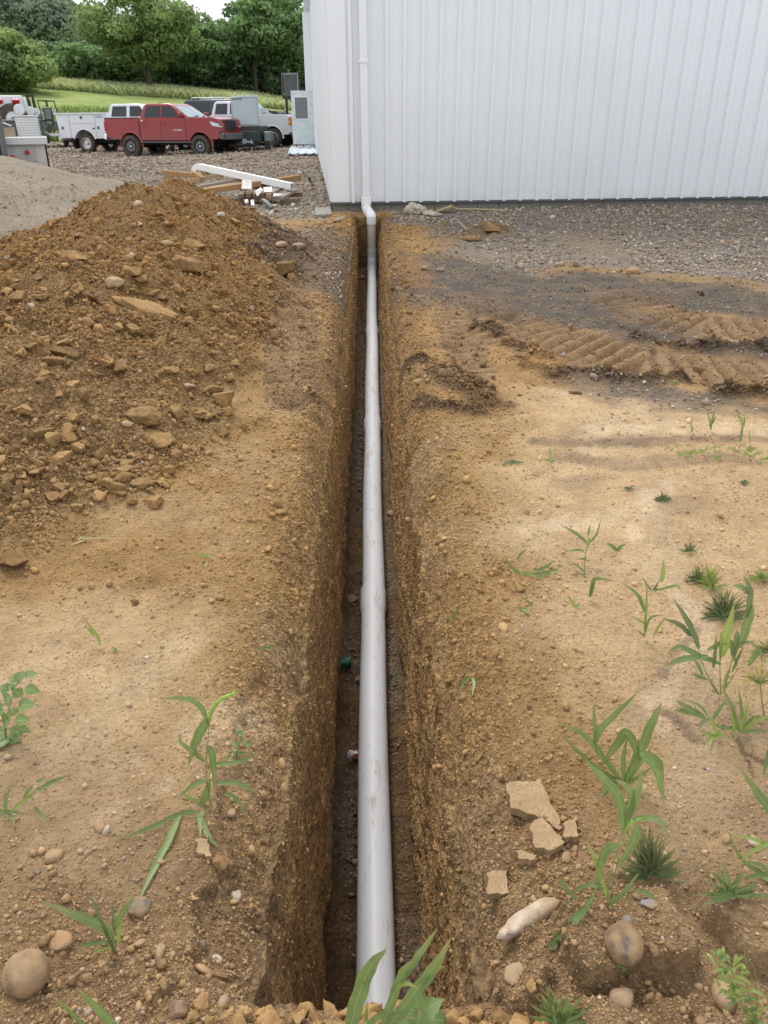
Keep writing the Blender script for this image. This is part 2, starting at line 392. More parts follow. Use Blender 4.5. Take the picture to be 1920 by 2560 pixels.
# ------------------------------------------------------------------ ground material (zones come as vertex attributes)
def soil_material(name='soil'):
    t = NT(name); co = t.coord()
    c = t.attr('zc'); g = t.attr('grav', 'Fac'); w = t.attr('wetv', 'Fac'); lo = t.attr('loose', 'Fac')
    n1 = t.noise(7, 8, .65, co); n2 = t.noise(55, 6, .7, co); n3 = t.noise(260, 4, .7, co)
    c = t.mix(1, c, t.ramp(n1, [(.3, (.80, .78, .76)), (.7, (1.2, 1.22, 1.24))]), 'MULTIPLY')
    c = t.mix(t.math('ADD', .5, t.math('MULTIPLY', lo, .5)), c, t.ramp(n2, [(.30, (.52, .50, .48)), (.48, (1, 1, 1)), (.72, (1.34, 1.34, 1.34))]), 'MULTIPLY')
    c = t.mix(t.math('ADD', .45, t.math('MULTIPLY', lo, .4)), c, t.ramp(n3, [(.3, (.60, .58, .57)), (.7, (1.32, 1.32, 1.32))]), 'MULTIPLY')
    # crumb mosaic of the loose soil, shade between crumbs painted into the colour
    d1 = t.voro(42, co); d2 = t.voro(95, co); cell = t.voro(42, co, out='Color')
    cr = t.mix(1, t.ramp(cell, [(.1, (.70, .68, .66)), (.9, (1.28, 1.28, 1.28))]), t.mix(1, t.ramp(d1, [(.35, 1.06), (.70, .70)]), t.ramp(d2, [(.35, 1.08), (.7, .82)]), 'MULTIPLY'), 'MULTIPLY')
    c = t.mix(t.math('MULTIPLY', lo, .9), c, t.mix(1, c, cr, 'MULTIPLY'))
    # gravel stones
    vec = t.node('ShaderNodeVectorMath', {0: co, 1: t.node('ShaderNodeTexNoise', {'Scale': 12.0}).outputs['Color']}, operation='ADD').outputs[0]
    stone_stops = [(0, (.16, .13, .11)), (.25, (.26, .22, .18)), (.5, (.36, .31, .26)), (.72, (.46, .42, .37)), (.88, (.34, .25, .17)), (1, (.62, .58, .53))]
    vd = t.voro(30, co); vc = t.voro(30, co, out='Color')
    sc = t.ramp(vc, stone_stops)
    edge = t.ramp(vd, [(.35, 1.0), (.62, .35)])
    sc = t.mix(1, sc, edge, 'MULTIPLY')
    vd2 = t.voro(75, co); vc2 = t.voro(75, co, out='Color')
    sc2 = t.mix(1, t.ramp(vc2, stone_stops), t.ramp(vd2, [(.35, 1.0), (.62, .45)]), 'MULTIPLY')
    sel = t.ramp(t.noise(9, 3, .5, co), [(.42, 0), (.58, 1)])
    stones = t.mix(sel, sc, sc2)
    gm = t.math('MULTIPLY', g, t.mapr(t.noise(3.5, 6, .7, co), .25, .6, .55, 1.05))
    c = t.mix(gm, c, stones)
    # scattered pale grit everywhere
    vg = t.voro(120, co, out='Color'); grit = t.ramp(vg, [(.90, 0), (.93, 1)])
    gd = t.ramp(t.voro(120, co), [(.25, 1), (.4, 0)])
    gr = t.math('MULTIPLY', grit, gd)
    c = t.mix(t.math('MULTIPLY', gr, .5), c, (.36, .29, .21))
    vk = t.voro(70, co, out='Color'); dk = t.math('MULTIPLY', t.ramp(vk, [(.80, 0), (.83, 1)]), t.ramp(t.voro(70, co), [(.22, 1), (.42, 0)]))
    c = t.mix(t.math('MULTIPLY', dk, .75), c, t.mix(1, c, (.42, .40, .38), 'MULTIPLY'))
    c = t.mix(w, c, t.mix(1, c, (.60, .58, .58), 'MULTIPLY'))
    h = t.math('ADD', t.math('MULTIPLY', n2, .9), t.math('MULTIPLY', n3, .35))
    h = t.math('SUBTRACT', h, t.math('MULTIPLY', t.math('MULTIPLY', vd, g), .9)); h = t.math('SUBTRACT', h, t.math('MULTIPLY', lo, t.math('ADD', t.math('MULTIPLY', d1, 1.1), t.math('MULTIPLY', d2, .5))))
    h = t.math('SUBTRACT', h, t.math('MULTIPLY', t.ramp(t.voro(60, co), [(.1, 0), (.6, 1)]), .25))
    h = t.math('ADD', h, t.math('MULTIPLY', t.noise(20, 4, .6, co), 1.2)); t.bump(h, 1.0, .022)
    t.set(Base_Color=c, Roughness=t.mapr(w, 0, 1, .95, .62))
    t.b.inputs['Specular IOR Level'].default_value = .25
    return t.mt
M = {}
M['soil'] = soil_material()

BR = np.array((.38, .232, .098)); TAN = np.array((.61, .42, .235)); ORG = np.array((.42, .262, .11)); DK = np.array((.13, .082, .044))
GRY = np.array((.31, .25, .19)); BLK = np.array((.095, .080, .066)); TR = np.array((.56, .345, .15))
PALE = (.74, .55, .35); DARKM = (.27, .185, .12)
RILLS = [([(1690, 1205), (1600, 1262), (1500, 1295), (1400, 1318), (1300, 1330)], .05, PALE, .7), ([(1640, 1240), (1605, 1290), (1580, 1340)], .035, PALE, .6), ([(1420, 1290), (1370, 1320)], .03, PALE, .6),
    ([(1700, 1500), (1752, 1560), (1735, 1620), (1680, 1690), (1650, 1760), (1660, 1830)], .035, PALE, .65), ([(1560, 1390), (1660, 1460), (1700, 1500)], .03, PALE, .5), ([(1745, 1575), (1690, 1640), (1640, 1690)], .014, DARKM, .6),
    ([(1340, 1105), (1500, 1112), (1700, 1100), (2000, 1092)], .05, DARKM, .6), ([(1420, 1140), (1560, 1160), (1800, 1150), (2000, 1165)], .06, DARKM, .45), ([(1500, 1080), (1700, 1068), (2000, 1075)], .09, PALE, .6),
    ([(1846, 1838), (1868, 1872), (1905, 1898), (1940, 1915)], .006, (.10, .06, .035), 1.0), ([(1868, 1872), (1890, 1915), (1900, 1945)], .004, (.10, .06, .035), 1.0), ([(1665, 1785), (1700, 1810), (1740, 1850)], .02, DARKM, .8),
    ([(120, 2120), (260, 2060), (420, 1960)], .03, PALE, .6), ([(200, 2160), (330, 2080)], .02, PALE, .5), ([(60, 2010), (200, 1960), (330, 1900)], .03, PALE, .35), ([(500, 1810), (620, 1760)], .05, PALE, .4)]
def zone_colour(X, Y, Z, f, rough, rg):
    n = X.shape
    def mixc(c, k, b): return c*(1-k[..., None])+b*k[..., None]
    a = fbm(X*1.1, Y*1.1, 4, 201); b_ = fbm(X*4, Y*4, 3, 202)
    c = np.zeros(n+(3,))+BR*1.12
    c = mixc(c, np.clip(.12+.8*a, 0, .65), ORG)
    c = mixc(c, sstep(.1, .8, b_)*.5, BR*.72)
    pale = sstep(-.1, .5, fbm(X*2, Y*2, 3, 203))*(1-sstep(4, 9, Y))*.6
    c = mixc(c, pale*.7, TAN*.85)
    mo = sstep(.01, .08, mound(X, Y))
    lowf = (1-sstep(3, 7, Y))
    c = mixc(c, mo*.9, np.array((.32, .185, .073))*(1+.0*a[..., None]))
    c = mixc(c, mo*sstep(.0, .6, a)*.5, np.array((.33, .18, .062)))
    c = mixc(c, mo*lowf*.55, np.array((.40, .265, .13)))
    mud = np.maximum(f['mud'], f['mudL']*.85)
    mt_ = TAN*(1+.10*np.clip(fbm(X*.9, Y*1.8, 4, 204), -1, 1))[..., None]
    c = mixc(c, mud*.92, mt_)
    streak = sstep(.15, .5, fbm(X*3-Y*1.2, Y*.8, 4, 205))*mud
    c = mixc(c, streak*.5, np.array((.62, .46, .29)))
    c = mixc(c, sstep(.2, .6, fbm(X*1.5+9, Y*2.5, 4, 206))*mud*.45, np.array((.33, .235, .155)))
    for pts, hw, cc, kk in RILLS:
        bb = bbox(X, Y, np.array([gp(*p) for p in pts]), .3)
        if not bb.any(): continue
        x_, y_ = X[bb], Y[bb]; d, al, s = polyline_d(x_+.03*fbm(x_*5, y_*5, 3, 411), y_, pts); hh = hw*(1+.5*fbm(x_*3, y_*3, 2, 412)); kq = np.zeros(X.shape)
        kq[bb] = sstep(hh*1.7, hh*.6, d)*min(1, kk*1.35)*np.clip(.85+.6*fbm(x_*7, y_*2, 3, 413), 0, 1); c = mixc(c, kq, np.array(cc))
    fg = 1-sstep(1.35, 2.1, Y+.3*a)
    c = mixc(c, fg*.8*(1-mo), np.array((.36, .235, .125)))
    c = mixc(c, sstep(5.5, 7.5, Y)*sstep(.4, .9, X)*.6, np.array((.27, .19, .115))); c = mixc(c, f['gravel']*.8, GRY); c = mixc(c, f['far'], GRY*.95)
    c = mixc(c, f['darkL']*.6, BLK*1.3)
    c = mixc(c, f['wet']*np.clip(.66+.6*b_, 0, 1), BLK*1.25); c = mixc(c, f['wet2']*.8*np.clip(.9+.4*b_, 0, 1), BLK*1.9)
    for pts, hw, dp in TRACKS:
        bb = bbox(X, Y, np.array([gp(*p) for p in pts]), hw*1.4)
        if not bb.any(): continue
        x_, y_ = X[bb], Y[bb]; d, al, s = polyline_d(x_, y_, pts); k = np.zeros(X.shape); bars = np.zeros(X.shape); k[bb] = sstep(hw*1.25, hw*.8, d)
        bars[bb] = np.sin(al*2*np.pi/.15+s*d*9+1.2*fbm(x_*1.2, y_*1.2, 2, 142))
        c = mixc(c, k*.75, np.array((.34, .22, .12)))
        c = mixc(c, k*sstep(.1, 1, bars)*.7, DK*1.2)
    c = mixc(c, sstep(.008, .03, rg)*.75, DK*1.15)
    hp = sstep(.01, .06, small_heap(X, Y)); c = mixc(c, hp*.7, BR*.75)
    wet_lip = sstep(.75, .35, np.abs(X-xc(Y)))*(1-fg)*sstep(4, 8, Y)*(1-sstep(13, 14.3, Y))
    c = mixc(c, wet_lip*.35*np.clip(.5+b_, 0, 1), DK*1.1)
    og = poly_mask(X, Y, [(985, 640), (1060, 640), (1080, 720), (1000, 730)], .15, .12, 3, 301)+poly_mask(X, Y, [(1300, 880), (1430, 890), (1440, 930), (1310, 930)], .12, .12, 3, 302)
    c = mixc(c, np.clip(og, 0, 1)*.7, np.array((.42, .23, .08)))
    gm = gmound(X, Y); gg = sstep(.01, .06, gm)
    gcol = np.array((.38, .31, .225))*(1+.18*fbm(X*.9, Y*.9+Z*2, 3, 210))[..., None]
    c = mixc(c, gg, gcol)
    c = mixc(c, gg*sstep(.1, .5, fbm(X*1.2+Z*2, Y*.6, 3, 212))*.35, np.array((.24, .18, .13)))
    dirtpatch = sstep(.05, .5, fbm(X*.5, Y*.7, 4, 215))*np.maximum(f['far'], f['gravel'])
    c = mixc(c, dirtpatch*.6*(1-gg), np.array((.28, .20, .135)))
    grav = np.clip(f['gravel']*.95+f['far']*.95+f['wet']*.22+f['darkL']*.3, 0, 1)*(1-mo)*(1-.72*dirtpatch)*(1-hp*.8)
    for pts, hw, dp in TRACKS[:2]:
        d, al, s = polyline_d(X, Y, pts); grav = grav*(1-.9*sstep(hw*1.3, hw*.9, d))
    grav = np.where(gg > .3, .42, grav); grav = grav*(1-og.clip(0, 1))
    wet = np.clip(f['wet']*.8+f['wet2']*.6+sstep(.008, .03, rg)*.3+f['darkL']*.4, 0, 1)*(1-gg)
    return c, grav, wet

def axis_cols():
    segs = []
    s = np.linspace(0, 1, 330)**1.35
    return s
def build_ground():
    # rows
    ys = []; y = .22
    while y < T0-.012: ys.append((y, 0.0)); y += .0065
    for k in np.linspace(0, 1, 44): ys.append((T0-.012+.05*k, k))
    y = T0+.06
    while y < T1-.05: ys.append((y, 1.0)); y += .0062*(y+.15)*(1.0 if y < 9 else 1.25)
    for k in np.linspace(1, 0, 34): ys.append((T1+.05*(1-k), k))
    y = T1+.07
    while y < 70: ys.append((y, 0.0)); y += .0072*y
    ys = np.array(ys); Yr = ys[:, 0]; D = ys[:, 1]; nr = len(Yr)
    side = axis_cols(); ns = len(side)
    W = 1.6+.95*Yr
    hwT = .222
    NW = 92; tw = np.linspace(0, 1, NW)**1.35
    fl = np.linspace(-1, 1, 34)[1:-1]
    Yg = Yr[:, None]
    # side ground columns from far to lip
    extL = np.interp(Yr, [1.05, 1.5, 1.9, 2.6, 4, 8, 14], [.04, .04, .03, .03, .02, .01, .01]); extR = np.interp(Yr, [1.05, 1.5, 1.9, 2.6, 4, 8, 14], [.03, .03, .03, .02, .02, .01, .01])
    EXT = {-1: extL*(1+.45*fbm(Yr*2.7, Yr*0+2, 3, 222))*D**.3, 1: extR*(1+.6*fbm(Yr*2.7, Yr*0+4, 3, 223))*D**.3}
    def lipx(sgn): return hwT+EXT[sgn]+(.022*fbm(Yr*2.3, np.full(nr, 5.0*sgn), 4, 220, .6)+.010*fbm(Yr*17, np.full(nr, 5.0*sgn), 3, 221, .6))*np.clip(D, 0, 1)
    Lx = lipx(-1)[:, None]; Rx = lipx(1)[:, None]
    uL = -(Lx+.012+side[None, ::-1]*(W[:, None]-Lx)); uR = Rx+.012+side[None, :]*(W[:, None]-Rx)
    XL = xc(Yg)+uL; XR = xc(Yg)+uR; YY = np.broadcast_to(Yg, XL.shape)
    LO = []
    def surf(X, Y):
        f = feat(X, Y); z, r, rg = ground_h(X, Y, True, f); c, g, w = zone_colour(X, Y, z, f, r, rg); LO.append(np.clip(r*1.3-.1, 0, 1)); return z, c, g, w
    zL, cL, gL, wL = surf(XL, YY); zR, cR, gR, wR = surf(XR, YY)
    floor = (pipe_z(Yr)-.083)
    def wall(sgn, z0, c0, lip):
        t = tw[None, :]; Y2 = np.broadcast_to(Yg, (nr, NW))
        depth = (z0[:, None]-floor[:, None])
        zz = z0[:, None] - depth*t*D[:, None]
        inward = (.010+.030*t + .012*np.sin(t*9+Yg*.7))       # wall leans in slightly as it goes down
        nz = .017*fbm(Y2*1.7, zz*2.6, 4, 230+sgn, .5) + .007*fbm(Y2*9, zz*12, 4, 235+sgn, .62)
        w9, c9 = worley(Y2*34+.5*fbm(Y2*20, zz*20, 2, 238), zz*34, 239+sgn); nz = nz+.006*np.clip(.6-w9, 0, .6)*(c9 > .3)
        w1, c1 = worley(Y2*16, zz*16, 240+sgn)
        nz = nz + .012*np.clip(.5-w1, 0, .5)*(c1 > .7)
        # tooth grooves: long shallow horizontal scrapes in the lower wall
        nz = nz + .007*np.sin(zz*52+Y2*1.1+2*fbm(Y2*.8, zz*2, 2, 245))*sstep(.25, .5, t)
        top = 1-sstep(0, .10, t)
        e_ = EXT[sgn][:, None]; x = sgn*(lip - e_*sstep(0, .36, t+.10*fbm(Y2*5, zz*6, 3, 258)*(t > 0)) + .012*(1-t*6).clip(0, 1) - inward*D[:, None] + nz*(.25+.75*(1-top)) )
        zz = zz + .012*fbm(Y2*14, t*30+sgn, 2, 248)*sstep(0, .1, t)*D[:, None]
        X = xc(Yg)+x
        n = fbm(Y2*2, zz*4, 4, 250+sgn); n2 = fbm(Y2*7, zz*9, 3, 252+sgn)
        c = np.zeros((nr, NW, 3))+TR
        def mx(c, k, b): return c*(1-k[..., None])+b*k[..., None]
        c = mx(c, sstep(-.1, .6, n)*.5, BR*1.05); c = mx(c, sstep(.3, .7, n2)*.25, DK*2.0)
        c = mx(c, sstep(.25, .6, fbm(Y2*1.2, zz*5, 3, 255+sgn))*.5, np.array((.42, .26, .10)))
        tt = sstep(0, .16, t)+0*n
        c = c0[:, None, :]*(1-tt[..., None])+c*tt[..., None]
        cw = np.clip(t*.0+.25+.3*n2, 0, .6)*sstep(.1, .3, t)
        return X, Y2, zz, c, np.zeros_like(zz), np.broadcast_to(cw, zz.shape)
    wl = wall(-1, zL[:, -1], cL[:, -1], Lx); wr = wall(1, zR[:, 0], cR[:, 0], Rx)
    global WALLP
    WALLP = [np.stack([q[0], q[1], q[2]], -1) for q in (wl, wr)]; WALLC = [wl[3], wr[3]]; WALLP.append(WALLC)
    xa = wl[0][:, -1:]; xb = wr[0][:, -1:]
    tf = (fl[None, :]+1)/2; XF = xa*(1-tf)+xb*tf; YF = np.broadcast_to(Yg, XF.shape)
    zl_, zr_ = wl[2][:, -1:], wr[2][:, -1:]
    w1, c1 = worley(XF*30, YF*30, 260)
    ZF = zl_*(1-tf)+zr_*tf + D[:, None]*(.012*fbm(XF*12, YF*12, 3, 261)+.018*np.clip(.5-w1, 0, 1)+.03*(np.abs(tf-.5)*2)**4)
    # ground between the banks outside the trench
    zc_, cc_, gc_, wc_ = surf(XF, YF)
    ZF = np.where(D[:, None] < 1, ZF*D[:, None]+zc_*(1-D[:, None]), ZF)
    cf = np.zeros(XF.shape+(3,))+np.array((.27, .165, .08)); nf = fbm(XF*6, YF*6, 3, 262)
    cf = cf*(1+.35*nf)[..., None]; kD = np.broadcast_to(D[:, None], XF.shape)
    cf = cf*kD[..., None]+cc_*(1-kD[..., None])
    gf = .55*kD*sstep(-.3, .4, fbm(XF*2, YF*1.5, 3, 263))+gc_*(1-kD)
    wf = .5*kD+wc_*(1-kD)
    # assemble
    wr = [q[:, ::-1] for q in wr]
    X = np.concatenate([XL, wl[0], XF, wr[0], XR], 1); Y = np.concatenate([YY, wl[1], YF, wr[1], YY], 1)
    Z = np.concatenate([zL, wl[2], ZF, wr[2], zR], 1)
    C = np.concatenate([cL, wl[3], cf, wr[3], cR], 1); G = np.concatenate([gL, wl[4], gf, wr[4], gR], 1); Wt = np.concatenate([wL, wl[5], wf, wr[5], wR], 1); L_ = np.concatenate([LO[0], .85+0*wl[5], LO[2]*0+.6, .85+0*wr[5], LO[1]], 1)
    # end walls: push out with noise along Y
    e0 = (Y > T0-.03) & (Y < T0+.08); ends = np.broadcast_to(((D > 0) & (D < 1))[:, None], Y.shape) & (np.abs(X-xc(Y)) < .3)
    Y = Y + np.where(ends, .03*fbm(X*9, Z*9, 3, 270)+.01*fbm(X*30, Z*30, 2, 271), 0)
    nc = X.shape[1]
    V = np.stack([X, Y, Z], -1).reshape(-1, 3)
    idx = np.arange(nr*nc).reshape(nr, nc)
    Q = np.stack([idx[:-1, :-1], idx[:-1, 1:], idx[1:, 1:], idx[1:, :-1]], -1).reshape(-1, 4)
    cx = V[Q].mean(1); mk = mound(cx[:, 0], cx[:, 1]) > .04; gk = (gmound(cx[:, 0], cx[:, 1]) > .03) & ~mk
    mk &= (cx[:, 0] < -.5)
    at = dict(zc=C.reshape(-1, 3), grav=G.ravel(), wetv=Wt.ravel(), loose=L_.ravel())
    def sub(name, mask):
        q = Q[mask]; used, inv = np.unique(q, return_inverse=True)
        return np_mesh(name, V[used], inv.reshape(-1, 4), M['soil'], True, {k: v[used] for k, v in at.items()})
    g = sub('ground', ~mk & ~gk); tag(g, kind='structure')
    a = sub('soil_mound', mk); tag(a, 'long heap of loose brown soil beside the trench, left of the pipe', 'soil mound')
    b = sub('gravel_mound', gk); tag(b, 'rounded grey-tan gravel mound behind the brown soil heap', 'gravel mound')
build_ground()
# ------------------------------------------------------------------ clods, pebbles, gravel
def clod_material():
    t = NT('clod'); co = t.coord(); c = t.attr('zc')
    n1 = t.noise(30, 5, .65, co); n2 = t.noise(180, 4, .7, co)
    c = t.mix(1, c, t.ramp(n1, [(.3, (.78, .76, .74)), (.7, (1.2, 1.2, 1.2))]), 'MULTIPLY')
    c = t.mix(1, c, t.ramp(n2, [(.3, (.72, .7, .68)), (.7, (1.25, 1.25, 1.25))]), 'MULTIPLY')
    t.bump(t.math('ADD', n1, t.math('MULTIPLY', n2, .5)), .7, .01)
    t.set(Base_Color=c, Roughness=.95); t.b.inputs['Specular IOR Level'].default_value = .2
    return t.mt
def pebble_material(name='pebble', cov=.85):
    t = NT(name); co = t.coord(); c = t.attr('zc')
    n1 = t.noise(40, 5, .65, co)
    c = t.mix(1, c, t.ramp(n1, [(.3, (.82, .8, .78)), (.7, (1.15, 1.15, 1.15))]), 'MULTIPLY')
    d = t.ramp(t.noise(22, 6, .7, co), [(.40, 0), (.58, cov)]); c = t.mix(d, c, (.33, .21, .11)); t.bump(t.math('ADD', n1, t.math('MULTIPLY', d, .4)), .4, .005)
    t.set(Base_Color=c, Roughness=.8)
    return t.mt
M['clod'] = clod_material(); M['pebble'] = pebble_material(); M['gravel'] = pebble_material('gravel_stone', .22)
def ico(sub):
    bm = bmesh.new(); bmesh.ops.create_icosphere(bm, subdivisions=sub, radius=1.0)
    bm.verts.ensure_lookup_table()
    V = np.array([v.co[:] for v in bm.verts]); F = np.array([[v.index for v in f.verts] for f in bm.faces]); bm.free(); return V, F
def n3(V, s, seed):
    return fbm(V[:, 0]*s+V[:, 2]*s*.7, V[:, 1]*s-V[:, 2]*s*.6, 3, seed)
ICO = {k: ico(k) for k in (1, 2, 3, 4)}
def rock_shapes(sub, n, amp, ang, seed=0):
    out = []
    for k in range(n):
        V = ICO[sub][0].copy()
        d = 1+amp*n3(V, 1.1, seed+k*3)+amp*.5*n3(V, 2.6, seed+k*3+1)
        V = V*d[:, None]
        if ang:      # knock flat facets off
            r_ = np.random.default_rng(seed+k)
            for q in range(ang):
                a = r_.normal(size=3); a /= np.linalg.norm(a); h = r_.uniform(.42, .80) if ang > 4 else r_.uniform(.55, .85)
                s = V@a; V = V - np.clip(s-h, 0, None)[:, None]*a
        out.append(V)
    return out
def rand_rot(n, r_, flat=0):
    q = r_.normal(size=(n, 4)); q /= np.linalg.norm(q, axis=1)[:, None]
    if flat:
        a = r_.uniform(0, 2*np.pi, n); t = r_.normal(size=(n, 2))*flat
        q = np.stack([np.cos(a/2), t[:, 0], t[:, 1], np.sin(a/2)], 1); q /= np.linalg.norm(q, axis=1)[:, None]
    w, x, y, z = q.T
    return np.stack([1-2*(y*y+z*z), 2*(x*y-z*w), 2*(x*z+y*w), 2*(x*y+z*w), 1-2*(x*x+z*z), 2*(y*z-x*w), 2*(x*z-y*w), 2*(y*z+x*w), 1-2*(x*x+y*y)], 1).reshape(n, 3, 3)
def scatter(name, P, S, C, mt, sub=1, shapes=None, smooth=False, squash=(.55, 1.0), flat=0, sink=.25, seed=1):
    r_ = np.random.default_rng(seed); n = len(P)
    shapes = shapes or rock_shapes(sub, 14, .34, 4, seed)
    F = ICO[sub][1]; nv = len(shapes[0]); SH = np.array(shapes)
    k = r_.integers(0, len(shapes), n)
    sc = np.stack([r_.uniform(.75, 1.25, n), r_.uniform(.7, 1.1, n), r_.uniform(*squash, n)], 1)
    V = SH[k]*sc[:, None, :]*S[:, None, None]
    V = np.einsum('nij,nkj->nki', rand_rot(n, r_, flat), V)
    hz = -V[:, :, 2].min(1)
    V = V+P[:, None, :]; V[:, :, 2] += (hz*(1-2*sink))[:, None]
    FF = (F[None]+(np.arange(n)*nv)[:, None, None]).reshape(-1, 3)
    CC = np.repeat(C, nv, 0)
    return np_mesh(name, V.reshape(-1, 3), FF, mt, smooth, dict(zc=CC))
def sample(n, r_, ymin, ymax, xl, xr, pw=1.0):
    """ground points, denser near the camera, x between planes through the view"""
    Y = ymin*(ymax/ymin)**(r_.uniform(0, 1, n)**pw)
    X = r_.uniform(0, 1, n)*(xr(Y)-xl(Y))+xl(Y)
    return X, Y
def place(X, Y, keep, r_):
    k = (r_.uniform(0, 1, len(X)) < keep) & ~((np.abs(X-xc(Y)) < .275) & (Y > T0-.02) & (Y < T1+.05))
    X, Y = X[k], Y[k]; f = feat(X, Y); z, rough, rg = ground_h(X, Y, True, f)
    c, g, w = zone_colour(X, Y, z, f, rough, rg)
    return X, Y, z, f, rough, rg, c, g
def half(Y): return .25+.56*Y
STONE_C = 1.25*np.array([(.36, .295, .22), (.26, .20, .145), (.18, .145, .115), (.42, .37, .30), (.33, .22, .13), (.24, .15, .10), (.13, .108, .09), (.50, .45, .37), (.38, .25, .13), (.29, .25, .20), (.22, .16, .11), (.30, .22, .15)])
def build_scatter():
    r_ = np.random.default_rng(3)
    # clods on the heap
    X, Y = sample(230000, r_, 1.6, 14, lambda Y: -half(Y), lambda Y: -.6+0*Y, .85)
    mo = mound(X, Y); keep = sstep(.004, .06, mo)*np.clip(.38+1.1*fbm(X*1.5, Y*1.5, 4, 310), .16, 1)
    X, Y, z, f, ro, rg, c, g = place(X, Y, keep, r_)
    s = (.0022+.0012*Y)*(r_.uniform(.0003, 1, len(X))**-.36)*.60; s = np.clip(s, .0025, .05)
    near = r_.uniform(0, 1, len(X))
    C = c*(r_.uniform(.68, 1.25, len(X))[:, None])
    C = np.where((r_.uniform(0, 1, len(X)) < .02)[:, None], STONE_C[r_.integers(0, 4, len(X))], C)
    big = s > .02
    scatter('soil_crumbs', np.stack([X, Y, z], 1)[~big], s[~big], C[~big], M['clod'], 1, sink=.25, seed=11)
    o = [x for x in bpy.data.objects if x.name == 'soil_crumbs'][0]; tag(o, 'fine crumbs of loose soil covering the heap', 'soil crumbs', kind='stuff')
    o = scatter('soil_clods', np.stack([X, Y, z], 1)[big], s[big], C[big], M['clod'], 3, rock_shapes(3, 18, .30, 11, 50), sink=.25, seed=12)
    tag(o, 'fist-sized and smaller broken clods spread over the soil heap', 'clods', kind='stuff')
    # crumbs on the rest of the bare soil, thick along the trench shoulders
    X, Y = sample(210000, r_, .55, 14.6, lambda Y: -half(Y), half, .8)
    u = np.abs(X-xc(Y)); f = feat(X, Y)
    mud = np.maximum(f['mud'], f['mudL'])
    z_, ro_, rg_ = ground_h(X, Y, False, f)
    band = sstep(1.0, .35, u+.25*fbm(X*1.5, Y*1.5, 3, 320))
    keep = np.clip(.16+.8*band*(1-.3*mud)+.8*sstep(.008, .03, rg_)+.35*sstep(0, .5, fbm(X*1.6, Y*1.6, 4, 321)), 0, 1)*(1-.75*mud)*(1-.8*f['gravel'])*(1-.7*f['wet'])*(mound(X, Y) < .03)
    X, Y, z, f, ro, rg, c, g = place(X, Y, keep, r_)
    s = (.0018+.0010*Y)*(r_.uniform(.001, 1, len(X))**-.34)*.6*(1+1.3*sstep(.02, .06, rg)); s = np.clip(s, .002, .05)
    C = c*(r_.uniform(.7, 1.25, len(X))[:, None])
    bg_ = s > .011+.0012*Y
    o = scatter('loose_clods', np.stack([X, Y, z], 1)[bg_], s[bg_], C[bg_], M['clod'], 2, rock_shapes(2, 16, .34, 9, 70), sink=.3, seed=18); tag(o, 'larger crumbs among the loose soil beside the trench and ruts', 'clods', kind='stuff')
    o = scatter('loose_soil', np.stack([X, Y, z], 1)[~bg_], s[~bg_], C[~bg_], M['clod'], 1, sink=.3, seed=13)
    tag(o, 'crumbly loose soil strewn along both shoulders of the trench', 'loose soil', kind='stuff')
    # small grit and flakes on the smooth mud
    X, Y = sample(110000, r_, .6, 9, lambda Y: -half(Y), half, .8)
    f = feat(X, Y); mud = np.maximum(f['mud'], f['mudL']); keep = mud*np.clip(.35+fbm(X*2, Y*2.5, 4, 330), .02, 1)*.8
    X, Y, z, f, ro, rg, c, g = place(X, Y, keep, r_)
    s = (.0016+.0009*Y)*(r_.uniform(.002, 1, len(X))**-.28)*.55; s = np.clip(s, .0015, .014)
    C = np.where((r_.uniform(0, 1, len(X)) < .25)[:, None], STONE_C[r_.integers(0, len(STONE_C), len(X))], c*r_.uniform(.38, 1.0, len(X))[:, None])
    o = scatter('mud_grit', np.stack([X, Y, z], 1), s, C, M['clod'], 1, sink=.35, squash=(.3, .7), flat=.15, seed=14)
    tag(o, 'fine grit and flakes lying on the smooth tan mud', 'grit', kind='stuff')
    # foreground pebbles
    X, Y = sample(18000, r_, .55, 2.6, lambda Y: -half(Y), half, 1.0)
    fgd = (1-sstep(1.15, 1.9, Y+.35*fbm(X*2, Y*2, 3, 340)))
    keep = np.clip(fgd*.9+.06, 0, 1)*np.where(np.abs(X-xc(Y)) < .5, .75, 1)
    X, Y, z, f, ro, rg, c, g = place(X, Y, keep, r_)
    s = .0024*(r_.uniform(.0006, 1, len(X))**-.32); s = np.clip(s, .0022, .024)
    C = STONE_C[r_.integers(0, len(STONE_C), len(X))]*r_.uniform(.7, 1.15, len(X))[:, None]
    C = np.where((r_.uniform(0, 1, len(X)) < .6)[:, None], c*r_.uniform(.7, 1.2, len(X))[:, None], C)
    o = scatter('pebbles', np.stack([X, Y, z], 1), s, C, M['pebble'], 2, rock_shapes(2, 12, .14, 3, 90), True, squash=(.45, .9), flat=.3, sink=.40, seed=15)
    tag(o, 'mixed pebbles set in the muddy bank in the foreground', 'pebbles', kind='stuff')
    # gravel on the right and round the building corner
    X, Y = sample(170000, r_, 4.5, 56, lambda Y: -half(Y), half, .75)
    f = feat(X, Y); gg = gmound(X, Y)
    a, g_, w_ = zone_colour(X, Y, gb(Y), f, X*0, X*0)
    keep = np.clip(g_*(.9)+.35*f['wet']+.25*f['wet2'], 0, 1)*(mound(X, Y) < .03)*(gg < .02)
    keep = keep*(.25+.75*sstep(-.4, .2, fbm(X*1.3, Y*1.3, 4, 350)))
    inb = (Y-14.92-(X+.886)*math.tan(R(5)) > -.03) & ((X+.886) > -(Y-14.92)*math.tan(R(5))-.02)
    keep = np.where(inb, 0, keep)
    X, Y, z, f, ro, rg, c, g = place(X, Y, keep, r_)
